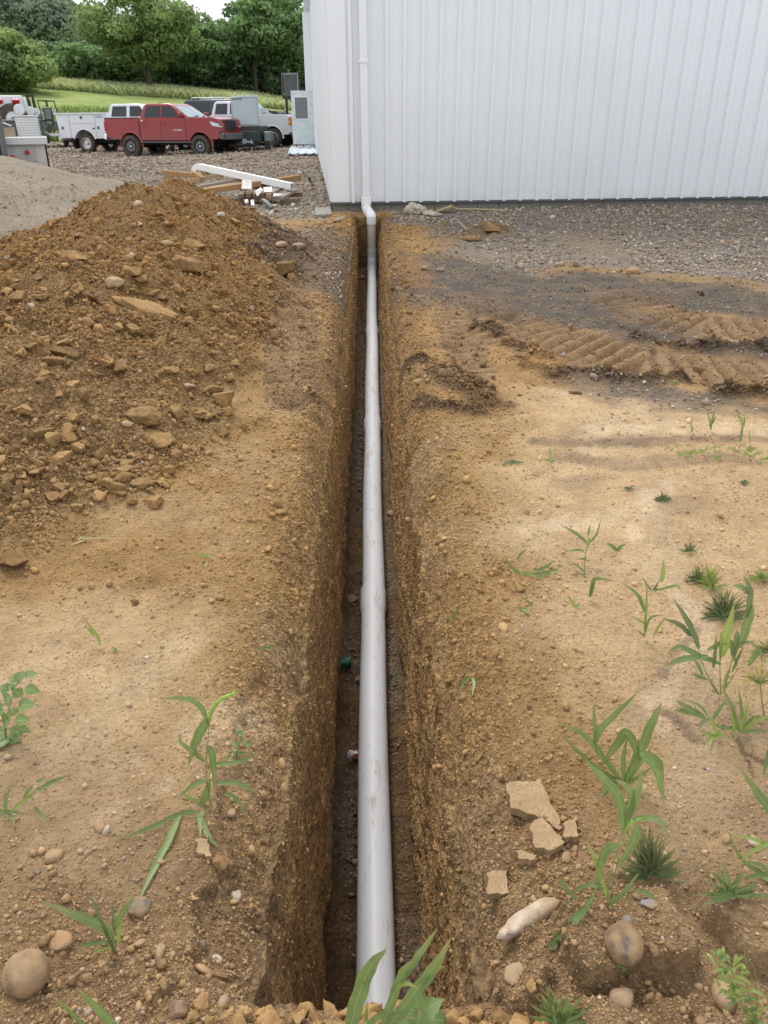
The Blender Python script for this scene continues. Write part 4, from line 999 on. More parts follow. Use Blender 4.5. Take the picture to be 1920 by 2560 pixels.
# ------------------------------------------------------------------ vehicles
def carpaint(name, c, dirt=.35, rough=.28):
    t = NT(name); co = t.coord(); sp = t.node('ShaderNodeSeparateXYZ'); t.put(sp.inputs[0], co)
    low = t.math('MULTIPLY', t.mapr(sp.outputs[2], .45, 1.15, 1, .06), t.ramp(t.noise(4, 6, .7, co), [(.3, .15), (.7, 1)]))
    k = t.math('MULTIPLY', low, dirt)
    c1 = t.mix(k, c, (.27, .19, .13))
    return t.set(Base_Color=c1, Roughness=t.math('ADD', rough, t.math('MULTIPLY', k, .6)), Coat_Weight=.5, Coat_Roughness=.08)
M['red'] = carpaint('red_paint', (.30, .010, .012), .3); M['vwhite'] = carpaint('white_paint', (.74, .76, .78), .25); M['blue'] = carpaint('blue_grey_paint', (.22, .28, .38), .2)
M['dkcar'] = carpaint('dark_paint', (.03, .035, .05), .2); M['silver'] = carpaint('silver_paint', (.5, .53, .56), .2)
M['tyre'] = simple('tyre', (.045, .040, .036), .9, 0, .3, 8, .4, 60, dirt=(.16, .11, .075), dirt_amt=.8); M['rim'] = simple('alloy', (.55, .55, .56), .3, .9); M['rimblk'] = simple('black_rim', (.012, .012, .013), .3)
M['under'] = simple('underbody', (.012, .012, .012), .9); M['chrome'] = simple('chrome', (.75, .76, .78), .15, 1); M['lens'] = simple('clear_lens', (.62, .66, .70), .1, .3)
M['redlens'] = simple('red_lens', (.45, .012, .012), .2); M['amber'] = simple('amber_lens', (.65, .22, .03), .25); M['alu'] = simple('aluminium', (.56, .57, .58), .38, .75, .1, 10)
M['gunmetal'] = simple('grey_plastic', (.12, .125, .13), .5); M['shield'] = simple('windscreen', (.30, .38, .40), .08, 0, .25, 3); M['paleg'] = simple('pale_grey_panel', (.40, .46, .48), .5, 0, .05, 2)
M['seam'] = simple('panel_gap', (.015, .012, .012), .8)
def arc(cx, cz, r, a0, a1, n=10): return [(cx+r*math.cos(R(a0+(a1-a0)*i/n)), cz+r*math.sin(R(a0+(a1-a0)*i/n))) for i in range(n+1)]
def wheel(parent, x, y, r, w, style, outer=-1):
    """outer = -1: the outside faces -y"""
    e = MB(); s = outer; k = r
    prof = [(.60*k, -.40), (.72*k, -.50), (.90*k, -.50), (.975*k, -.42), (1.0*k, -.30), (1.0*k, .30), (.975*k, .42), (.9*k, .5), (.6*k, .45)]
    e.lathe([(p[0], p[1]*w) for p in prof], 36, 'Y', (x, y, r))
    # tread blocks
    for j in range(36):
        a = 2*math.pi*j/36
        for yy in (-.33, .0, .33):
            aa = a+(.09 if yy == 0 else 0); c = (x+math.cos(aa)*r*1.0, y+yy*w, r+math.sin(aa)*r*1.0)
            e.box(c, (.035, w*.25, .10*r), rot=(0, -aa, 0))
    t = e.build('wheel', M['tyre'], parent, smooth=True)
    m2 = MB(); yo = y+s*w*.36
    rr = .62*k
    if style == 'black':
        m2.lathe([(rr, s*w*.10), (rr*.97, s*w*.14), (rr*.86, s*.0), (0.001, -s*.0)], 32, 'Y', (x, yo, r)); rim = m2.build('rim', M['rimblk'], t, smooth=True)
        m3 = MB()
        for j in range(8):
            a = 2*math.pi*j/8+.2
            for d in (-.16, .16):
                m3.box((x+math.cos(a+d)*rr*.62, yo+s*.012, r+math.sin(a+d)*rr*.62), (rr*.42, .012, .014), rot=(0, -(a+d*2.2), 0))
        m3.lathe([(rr*.2, s*.03), (0.001, s*.035)], 16, 'Y', (x, yo, r)); m3.build('spoke', M['rim'], rim)
    elif style == 'steel':
        m2.lathe([(rr, s*w*.12), (rr*.94, s*w*.12), (rr*.88, -s*w*.25), (rr*.30, -s*w*.28), (rr*.28, s*.02), (0.001, s*.03)], 32, 'Y', (x, yo, r)); m2.build('rim', M['rim'], t, smooth=True)
    else:
        m2.lathe([(rr, s*w*.12), (rr*.93, s*w*.12), (rr*.88, -s*w*.1), (0.001, -s*w*.1)], 32, 'Y', (x, yo, r)); rim = m2.build('rim', M['gunmetal'], t, smooth=True)
        m3 = MB()
        for j in range(5):
            a = 2*math.pi*j/5+.3; m3.box((x+math.cos(a)*rr*.5, yo+s*.02, r+math.sin(a)*rr*.5), (rr*.85, .03, rr*.30), rot=(0, -a, 0))
        m3.lathe([(rr*.3, s*.04), (0.001, s*.045)], 20, 'Y', (x, yo, r)); m3.lathe([(rr, s*w*.12), (rr*.95, s*w*.15), (rr*.9, s*w*.1)], 32, 'Y', (x, yo, r)); m3.build('spoke', M['rim'], rim)
    return t
def truck(pos, az, P, name, label, cat):
    """P: dims. local x forward from the rear axle, y to the left, z up"""
    o = empty(name, pos, az, label, cat)
    W = P['W']/2; wb = P['wb']; r = P['r']; zb = P['zb']; zt = P['zbelt']; zh = P['zhood']; xr = P['xr']; xf = P['xf']; xc_ = P['xcab']; xw = P['xws']; zr = P['zroof']; xr0, xr1 = P['roof']
    paint = P['paint']; ra = r*1.22; zbf = P.get('zbf', zb)
    def crown(pts, y0, y1, mats, nm, rim=.05, bev=.04):
        mb = MB(); mb.prism(pts, y0, y1); return mb.build(nm, mats, o, bevel=bev, seg=3, smooth=True)
    # front clip + cab lower body as one side profile with the wheel arch cut in
    fr = [(xc_, zb)]
    fr += [(wb-ra*.98, zb)] + arc(wb, r*1.05, ra, 180, 0, 12)[1:-1] + [(wb+ra*.98, zbf), (xf-.12, zbf), (xf, zbf+.12), (xf+.02, zh-.28), (xf-.05, zh-.08), (xf-.25, zh), (xw+.05, zt+.02), (xw-.3, zt), (xc_, zt)]
    body = crown(fr, -W, W, paint, 'body')
    if P.get('bed', True):
        zb2 = P.get('zbed', zt)
        bd = [(xr, zb+.12), (-ra*.98, zb+.02)] + arc(0, r*1.05, ra, 180, 0, 12)[1:-1] + [(ra*.98, zb), (xc_-.03, zb), (xc_-.03, zb2), (xr+.02, zb2), (xr, zb2-.05)]
        mb = MB()
        mb.prism(bd, -W+.01, -W+.10); mb.prism(bd, W-.10, W-.01); mb.box((xr+.05, 0, (zb2+zb)/2+.1), (.07, 2*W-.2, zb2-zb-.15)); mb.box(((xr+xc_)/2, 0, zb2-.5), (xc_-xr-.1, 2*W-.2, .04)); mb.box((xc_-.06, 0, zb2-.25), (.04, 2*W-.2, .5))
        bed = mb.build('bed', paint, o, bevel=.03, seg=3, smooth=True)
        mb = MB()
        for s in (-1, 1): mb.box(((xr+xc_)/2, s*(W-.055), zb2+.012), (xc_-xr-.08, .10, .03))
        mb.build('bed_rail', M['black'], bed)
        mb = MB(); mb.box((xr+.03, -W+.06, zb2-.30), (.13, .14, .36)); mb.build('tail_light', M['redlens'], bed, bevel=.02)
        mb = MB(); mb.box((xr-.07, 0, zb+.14), (.14, 2*W-.05, .20)); mb.build('rear_bumper', P.get('bumper', M['chrome']), o, bevel=.03)
    # underbody, dark
    mb = MB(); mb.box(((wb+xr)/2+.3, 0, zb-.06), (xf-xr-.9, 2*W-.5, .22)); mb.box((wb, 0, r+.15), (ra*2, 2*W-.62, r)); mb.box((0, 0, r+.15), (ra*2, 2*W-.62, r))
    mb.tube([(0, -W+.2, r), (0, W-.2, r)], .07, 10); mb.tube([(wb, -W+.2, r), (wb, W-.2, r)], .07, 10); mb.build('chassis', M['under'], o)
    # greenhouse
    tum = .16
    def yat(z): return W-.03-tum*(z-zt)/(zr-zt)
    prof = [(xc_+.02, zt-.03), (xr0, zr-.07), (xr0+.12, zr), (xr1-.15, zr), (xr1, zr-.05), (xw, zt-.01)]
    vs = []
    for s in (-1, 1): vs += [(p[0], s*yat(p[1]), p[1]) for p in prof]
    n = len(prof); mb = MB(); mb.add(vs, [tuple(range(n)), tuple(range(2*n-1, n-1, -1))]+[(i, (i+1) % n, (i+1) % n+n, i+n) for i in range(n)])
    cabn = mb.build('cab', paint, o, bevel=.045, seg=3, smooth=True)
    for s in (-1, 1):
        for k, pts in enumerate(P['windows']):
            mb = MB(); a = [(x, s*(yat(z)+.002), z) for x, z in pts]; b_ = [(x, s*(yat(z)+.012), z) for x, z in pts]; q = len(pts)
            mb.add(a+b_, [tuple(range(q)), tuple(range(2*q-1, q-1, -1))]+[(i, (i+1) % q, (i+1) % q+q, i+q) for i in range(q)]); mb.build('side_window', M['glass'], cabn)
        if k >= 1 or True:
            for xd in P['doors']:
                mb = MB(); mb.box((xd, s*(W+.001), (zt+zb)/2), (.012, .006, zt-zb-.08)); mb.build('door_seam', M['seam'], body)
            for xh in P['handles']:
                mb = MB(); mb.box((xh, s*(W+.025), zt-.16), (.17, .03, .035)); mb.build('door_handle', paint, body, bevel=.012)
        mb = MB(); mb.box((xw-.28, s*(W+.13), zt+.13), (.16, .22, .18)); mb.box((xw-.28, s*(W+.02), zt+.06), (.06, .1, .06)); mb.build('mirror', P.get('mirror', paint), cabn, bevel=.04, seg=3, smooth=True)
        # flares
        for cx in ((0, wb) if P.get('bed', True) else (wb,)):
            mb = MB(); ou = arc(cx, r*1.05, ra+.07, 186, -6, 16); inn = arc(cx, r*1.05, ra-.02, 186, -6, 16); q = len(ou)
            for i in range(q-1):
                A = [(ou[i][0], s*(W-.02), ou[i][1]), (ou[i+1][0], s*(W-.02), ou[i+1][1]), (ou[i+1][0]*.3+inn[i+1][0]*.7, s*(W+.045), ou[i+1][1]*.3+inn[i+1][1]*.7), (ou[i][0]*.3+inn[i][0]*.7, s*(W+.045), ou[i][1]*.3+inn[i][1]*.7), (inn[i][0], s*(W-.02), inn[i][1]), (inn[i+1][0], s*(W-.02), inn[i+1][1])]
                mb.add(A, [(0, 1, 2, 3), (3, 2, 5, 4)])
            mb.build('wheel_flare', paint, o, smooth=True)
    # windscreen
    d = Vector((xw-xr1, 0, zt-zr+.04)).normalized(); nrm = Vector((-d.z, 0, d.x))
    if nrm.x < 0: nrm = -nrm
    mb = MB(); a0, a1 = .10, .90
    def wp(t, s, off): 
        x = xr1+(xw-xr1)*t; z = (zr-.05)+(zt-.01-(zr-.05))*t; return Vector((x, s*(yat(z)-.09), z))+nrm*off
    vs = [wp(a0, -1, .004), wp(a0, 1, .004), wp(a1, 1, .004), wp(a1, -1, .004), wp(a0, -1, .016), wp(a0, 1, .016), wp(a1, 1, .016), wp(a1, -1, .016)]
    mb.add(vs, [(0, 1, 2, 3), (7, 6, 5, 4), (0, 4, 5, 1), (1, 5, 6, 2), (2, 6, 7, 3), (3, 7, 4, 0)]); ws = mb.build('windscreen', M['shield'], cabn, bevel=.004)
    mb = MB(); mb.tube([wp(.93, -.5, .03), wp(.80, .2, .035)], .012, 6); mb.tube([wp(.93, .3, .03), wp(.82, .85, .035)], .012, 6); mb.build('wiper', M['black'], ws)
    # rear glass
    # front end
    st = P['front']; yW = 2*W
    if st == 'mesh':
        mb = MB(); mb.box((xf+.015, 0, zh-.32), (.05, .98, .34)); mb.build('grille', M['black'], o, bevel=.06, seg=4)
        for s in (-1, 1):
            mb = MB(); mb.prism([(xf-.42, zh-.14), (xf+.0, zh-.24), (xf+.03, zh-.37), (xf-.30, zh-.32)], s*(W-.25), s*(W+.012)); mb.build('headlight', M['lens'], o, bevel=.02)
            mb = MB(); mb.box((xf-.02, s*(W-.17), zh-.60), (.12, .30, .17)); f_ = mb.build('fog_light_housing', M['black'], o, bevel=.03)
            mb = MB(); mb.lathe([(.055, .06), (.0001, .07)], 16, 'X', (xf-.01, s*(W-.17), zh-.60)); mb.build('fog_light', M['lens'], f_)
        mb = MB(); mb.box((xf+.10, 0, zbf+.10), (.24, 1.5, .24)); mb.box((xf+.02, -.82, zbf+.10), (.2, .28, .2), rot=(0, 0, .5)); mb.box((xf+.02, .82, zbf+.10), (.2, .28, .2), rot=(0, 0, -.5)); mb.build('bumper', M['gunmetal'], o, bevel=.03)
        mb = MB(); mb.box((xf+.03, 0, zh-.10), (.06, 1.0, .06)); mb.build('grille_surround', M['gunmetal'], o, bevel=.02)
    elif st == 'chrome':
        mb = MB(); mb.box((xf+.01, 0, zh-.28), (.06, yW-.08, .36)); g_ = mb.build('grille', M['black'], o)
        mb = MB()
        for z in (zh-.11, zh-.28, zh-.45): mb.box((xf+.035, 0, z), (.05, yW-.1, .04))
        for y in (-W+.35, W-.35): mb.box((xf+.03, y, zh-.28), (.04, .03, .34))
        mb.build('grille_bar', M['chrome'], g_, bevel=.006)
        for s in (-1, 1):
            mb = MB()
            for z in (zh-.20, zh-.37): mb.box((xf+.045, s*(W-.22), z), (.03, .26, .12))
            mb.build('headlight', M['lens'], o)
            mb = MB(); mb.box((xf-.02, s*(W-.03), zh-.20), (.14, .12, .12)); mb.box((xf-.02, s*(W-.03), zh-.37), (.14, .12, .12)); mb.build('turn_signal', M['amber'], o, bevel=.01)
        mb = MB(); mb.box((xf+.08, 0, zbf+.05), (.16, yW+.04, .18)); mb.build('bumper', M['chrome'], o, bevel=.04, seg=3)
        mb = MB(); mb.box((xf+.06, 0, zbf-.08), (.14, yW-.1, .10)); mb.build('valance', M['gunmetal'], o, bevel=.02)
    else:
        mb = MB(); mb.box((xf+.0, 0, zh-.28), (.05, 1.2, .28)); mb.build('grille', M['black'], o, bevel=.03)
        for s in (-1, 1): mb = MB(); mb.box((xf-.04, s*(W-.16), zh-.22), (.10, .30, .16)); mb.build('headlight', M['lens'], o, bevel=.03)
        mb = MB(); mb.box((xf+.05, 0, zbf+.05), (.14, yW, .16)); mb.build('bumper', P.get('bumper', M['gunmetal']), o, bevel=.03)
    for x in (0, wb):
        for s in (-1, 1): wheel(o, x, s*(W-.10+P.get('out', 0)), r, P.get('tw', .27), P['wheel'], s)
    if P.get('board'):
        for s in (-1, 1): mb = MB(); mb.box(((xc_+wb-ra)/2+.1, s*(W+.03), zb-.06), (wb-ra-xc_+.1, .16, .05)); mb.build('running_board', M['gunmetal'], o, bevel=.015)
    return o
def face_point(px, py): 
    p = gp(px, py); return p
def place_truck(px, py, az, W, out=0.0, Y=None):
    """world position of the rear axle centre, from where the near (right) rear tyre meets the ground"""
    if Y is None: p = gp(px, py)
    else: q = at_y(px, py, Y); p = (q.x, q.y)
    left = Vector((-math.sin(az), math.cos(az)))
    c = Vector(p)+left*(W/2-.1+out); return Vector((c.x, c.y, gb(c.y)-.01))
RED = dict(W=1.89, wb=3.24, r=.405, tw=.29, zb=.62, zbf=.66, zbelt=1.43, zhood=1.46, zroof=1.97, xr=-1.18, xf=4.12, xcab=.47, xws=2.78, roof=(.68, 1.98), zbed=1.45, paint=M['red'], wheel='black', front='mesh', board=True, out=.06,
           windows=[[(.72, 1.47), (1.44, 1.47), (1.44, 1.88), (.84, 1.88)], [(1.52, 1.47), (2.42, 1.47), (2.40, 1.52), (1.94, 1.87), (1.52, 1.88)]], doors=(.50, 1.48, 2.62), handles=(.70, 1.64), bumper=M['chrome'])
azr = R(-17.5)
t = truck(place_truck(335, 392.5, azr, 1.89, .06), azr, RED, 'pickup_truck', 'red four-door pickup with muddy off-road tyres and black mesh grille', 'pickup truck')
mb = MB(); mb.box((.62, -.945-.004, 1.36), (.10, .006, .05)); mb.build('sticker', M['vwhite'], t)
for i, ch in enumerate('TACOMA'):     # badge lettering on the front door
    cu = bpy.data.curves.new('badge', 'FONT'); cu.body = ch; cu.size = .095; cu.extrude = .003; cu.align_x = 'CENTER'
    ob = bpy.data.objects.new('badge', cu); col.objects.link(ob); dg = bpy.context.evaluated_depsgraph_get(); me = bpy.data.meshes.new_from_object(ob.evaluated_get(dg)); bpy.data.objects.remove(ob)
    b_ = bpy.data.objects.new('badge_letter', me); me.materials.clear(); me.materials.append(M['chrome']); col.objects.link(b_); b_.parent = t; b_.location = (2.05+.075*i, -.952, .97); b_.rotation_euler = (R(90), 0, 0)
mb = MB(); mb.tube([(1.02, 0, 1.97), (1.02, 0, 2.0)], .05, 10); mb.box((1.0, 0, 2.0), (.16, .06, .05)); mb.build('antenna', M['black'], t, bevel=.01)

# white service truck behind it
SV = dict(W=1.98, wb=4.1, r=.40, tw=.25, zb=.60, zbelt=1.46, zhood=1.5, zroof=2.02, xr=-1.2, xf=5.1, xcab=1.25, xws=3.7, roof=(1.4, 2.95), paint=M['vwhite'], wheel='steel', front='plain', bed=False,
          windows=[[(1.50, 1.5), (2.28, 1.5), (2.28, 1.92), (1.56, 1.92)], [(2.45, 1.5), (3.35, 1.5), (2.95, 1.92), (2.45, 1.92)]], doors=(1.4, 2.36, 3.5), handles=(1.6, 2.5), mirror=M['black'])
azs = R(-16)
sp_ = place_truck(224, 381.5, azs, 1.98, 0); t = truck(sp_, azs, SV, 'service_truck', 'white service truck with utility box body and four-door cab, half behind the red pickup', 'service truck')
Wb = 1.06; ra = .56
prof = [(-1.30, .62), (-ra, .62)]+arc(0, .42, ra, 160, 20, 12)+[(ra, .60), (1.15, .60), (1.15, 1.62), (-1.42, 1.62)]
mb = MB()
for s in (-1, 1): mb.prism(prof, s*Wb, s*(Wb-.38))
mb.box((-.12, 0, .95), (2.5, 1.4, .06)); mb.box((-1.36, 0, .80), (.06, 1.4, .45)); bx = mb.build('service_box', M['vwhite'], t, bevel=.012)
mb = MB()
for s in (-1, 1): mb.box((-.14, s*(Wb-.17), 1.645), (2.66, .46, .055))
mb.box((-1.40, 0, .60), (.12, 2.05, .16)); mb.build('top_lid', M['vwhite'], t, bevel=.012)
mb = MB()
for s in (-1, 1):
    ys = s*(Wb+.002)
    for x in (-.72, .66): mb.box((x, ys, 1.1), (.012, .006, .95))
    mb.box((-.03, ys, 1.22), (1.38, .006, .012))
    mb.build('box_seam', M['gunmetal'], bx); mb = MB()
for (x, z) in ((-1.12, 1.05), (-.05, 1.48), (.80, 1.05)):
    mb = MB(); mb.box((x, -Wb-.008, z), (.12, .012, .12)); mb.box((x, -Wb-.016, z), (.06, .01, .07)); mb.build('box_latch', M['gunmetal'], bx, bevel=.004)
mb = MB(); mb.box((.55, -Wb-.006, 1.02), (.14, .008, .045)); mb.build('sticker', M['black'], bx)
mb = MB()
for k in range(3):
    for j in range(7): mb.box((.74+.052*j, -Wb-.004, 1.54-.035*k), (.034 if (j+k) % 3 else .02, .004, .02))
mb.build('lettering', simple('blue_lettering', (.06, .10, .30), .5), bx)
mb = MB(); ar = arc(0, .42, ra+.05, 165, 15, 14); inn = arc(0, .42, ra, 165, 15, 14)
for i in range(14): mb.add([(ar[i][0], -Wb-.004, ar[i][1]), (ar[i+1][0], -Wb-.004, ar[i+1][1]), (inn[i+1][0], -Wb-.03, inn[i+1][1]), (inn[i][0], -Wb-.03, inn[i][1])], [(0, 1, 2, 3)])
mb.build('wheel_flare', M['vwhite'], bx)
mb = MB(); mb.box((-.62, -.86, .38), (.02, .5, .42)); mb.build('mud_flap', M['black'], t)

# older white pickup with chrome grille
WP = dict(W=1.95, wb=3.35, r=.37, tw=.25, zb=.50, zbelt=1.28, zhood=1.30, zroof=1.84, xr=-1.2, xf=4.20, xcab=.45, xws=2.75, roof=(.6, 2.10), zbed=1.28, paint=M['vwhite'], wheel='alloy', front='chrome',
          windows=[[(.66, 1.32), (1.25, 1.32), (1.25, 1.74), (.72, 1.74)], [(1.38, 1.32), (2.35, 1.32), (2.06, 1.74), (1.38, 1.74)]], doors=(1.3, 2.6), handles=(1.45,), bumper=M['chrome'], mirror=M['black'])
azw = R(-13); fwp = at_y(686, 367.5, 38.3)   # near front tyre
c = Vector((fwp[0], fwp[1]))+Vector((-math.sin(azw), math.cos(azw)))*.875-Vector((math.cos(azw), math.sin(azw)))*3.35
truck(Vector((c.x, c.y, fwp.z)), azw, WP, 'pickup_truck', 'older white pickup with chrome bumper and amber signals, nose toward the building door', 'pickup truck')
# blue-grey crew cab, seen between the red and the older white pickup
BG = dict(WP); BG.update(paint=M['blue'], front='plain', zroof=1.95, zbelt=1.36, windows=[[(.66, 1.40), (1.25, 1.40), (1.25, 1.85), (.72, 1.85)], [(1.42, 1.40), (2.35, 1.40), (2.06, 1.85), (1.42, 1.85)]])
p = at_y(505, 300, 46); truck(Vector((p.x-.2, 46, gb(46.))), R(-8), BG, 'pickup_truck', 'blue-grey pickup seen above the hood of the red one', 'pickup truck')
DK_ = dict(WP); DK_.update(paint=M['dkcar'], front='plain', bed=False, zroof=1.95, zhood=1.42, zbelt=1.38, xcab=-1.1, roof=(-.9, 1.9), windows=[[(-.8, 1.42), (.5, 1.42), (.5, 1.85), (-.7, 1.85)], [(.6, 1.42), (1.4, 1.42), (1.4, 1.85), (.6, 1.85)], [(1.5, 1.42), (2.35, 1.42), (1.95, 1.85), (1.5, 1.85)]])
p = at_y(522, 300, 45); t = truck(Vector((p.x, 45, gb(45.)+.28)), R(-12), DK_, 'sport_utility_vehicle', 'dark sport utility vehicle with pale roof pillar behind the older white pickup', 'car')
mb = MB(); mb.tube([(-.6, -.62, 1.99), (-.5, -.62, 2.04), (1.1, -.62, 2.04), (1.25, -.62, 1.99)], .022, 8); mb.tube([(-.6, .62, 1.99), (-.5, .62, 2.04), (1.1, .62, 2.04), (1.25, .62, 1.99)], .022, 8); mb.build('roof_rack', M['alu'], t)
# two cars far behind, facing us
def small_car(px, Y, label, paint, az=R(-80)):
    C_ = dict(W=1.8, wb=2.7, r=.33, tw=.2, zb=.35, zbelt=.98, zhood=.98, zroof=1.50, xr=-.9, xf=3.55, xcab=-.6, xws=2.25, roof=(.05, 1.45), paint=paint, wheel='alloy', front='plain', bed=False,
              windows=[[(.1, 1.02), (.75, 1.02), (.75, 1.40), (.3, 1.40)], [(.85, 1.02), (1.9, 1.02), (1.35, 1.40), (.85, 1.40)]], doors=(.8, 1.9), handles=(1.0,))
    p = at_y(px, 300, Y); return truck(Vector((p.x, Y, gb(min(Y, 56))+.05)), az, C_, 'parked_car', label, 'car')
small_car(214, 50, 'silver car facing us, its windscreen just above the service box', M['silver'])
small_car(288, 51, 'white car facing us, half hidden by the service truck cab', M['vwhite'])

# generator trailer with raised lid
def gen_trailer():
    Y = 36.5; q = at_y(624, 370, Y); z0 = gb(Y); o = empty('generator_trailer', (q.x, Y, z0), R(-6), 'dark machine trailer with a tall pale grey lid standing open', 'trailer')
    mb = MB(); mb.box((0, .5, .82), (1.1, 1.6, .62)); mb.box((.05, -.33, .70), (.95, .12, .34)); h_ = mb.build('housing', simple('dark_green_grey', (.035, .05, .045), .5), o, bevel=.02)
    mb = MB(); mb.box((0, -.36, .92), (1.02, .03, .05)); mb.build('rail', M['gunmetal'], o)
    mb = MB(); mb.add([(-.60, -.30, 1.16), (.58, -.30, 1.13), (.50, .04, 2.29), (-.66, .04, 2.24), (-.60, -.26, 1.16), (.58, -.26, 1.13), (.50, .08, 2.29), (-.66, .08, 2.24)], [(0, 1, 2, 3), (7, 6, 5, 4), (0, 4, 5, 1), (1, 5, 6, 2), (2, 6, 7, 3), (3, 7, 4, 0)])
    lid = mb.build('lid', M['paleg'], o, bevel=.015)
    mb = MB()
    for a, b in (((-.58, 1.2), (.56, 1.18)), ((-.64, 2.18), (.47, 2.22))):
        ya = -.31+.34*(a[1]-1.15)/1.12; mb.tube([(a[0], ya, a[1]), (b[0], ya, b[1])], .018, 6)
    mb.tube([(-.57, -.31, 1.2), (-.64, .0, 2.18)], .018, 6); mb.tube([(.55, -.31, 1.2), (.47, .0, 2.21)], .018, 6); mb.build('lid_edge', M['paleg'], lid)
    for i, ch in enumerate('23294'):
        cu = bpy.data.curves.new('n', 'FONT'); cu.body = ch; cu.size = .15; cu.extrude = .002
        ob = bpy.data.objects.new('n', cu); col.objects.link(ob); dg = bpy.context.evaluated_depsgraph_get(); me = bpy.data.meshes.new_from_object(ob.evaluated_get(dg)); bpy.data.objects.remove(ob)
        b_ = bpy.data.objects.new('number', me); me.materials.clear(); me.materials.append(M['black']); col.objects.link(b_); b_.parent = lid; b_.location = (-.60+.085*i, -.018, 2.10); b_.rotation_euler = (R(76), 0, 0)
    mb = MB(); mb.box((0, -.15, .42), (1.0, 2.6, .10)); mb.tube([(-.3, -1.0, .42), (.02, -1.9, .44)], .04, 8); mb.tube([(.3, -1.0, .42), (.02, -1.9, .44)], .04, 8); mb.build('frame', M['under'], o)
    mb = MB(); mb.tube([(.35, -1.0, .0), (.35, -1.0, .62)], .03, 8); mb.box((.35, -1.0, .015), (.16, .16, .02)); mb.build('jack', M['steel'], o)
    mb = MB(); mb.tube([(-.06, -.43, .55), (-.06, -.55, .55)], .11, 16); mb.tube([(-.25, -.5, .55), (.3, -.45, .5)], .03, 8); mb.build('winch', M['steel'], o)
    for s in (-1, 1):
        mb = MB(); mb.box((s*.78, .35, .72), (.26, .75, .40)); mb.build('fender', simple('grey_fender', (.20, .23, .235), .45, .3), o, bevel=.06, seg=3)
        wheel(o, 0, 0, .32, .2, 'steel', -1).matrix_local = Matrix.Translation((s*.78, .35, 0)) @ Matrix.Rotation(R(90), 4, 'Z')
    mb = MB(); mb.box((.55, -.4, .35), (.35, .3, .04)); mb.box((.55, -.4, .20), (.35, .3, .03)); mb.build('step', M['alu'], o)
    return o
gen_trailer()
mb = MB(); mb.box((0, 0, .05), (.55, .12, .05), rot=(0, -.05, .35)); p = on_ground(640, 385); o = mb.build('wood_scrap', simple('scrap', (.30, .17, .10), .8)); o.location = p; tag(o, 'short reddish board lying in front of the trailer jack', 'board')

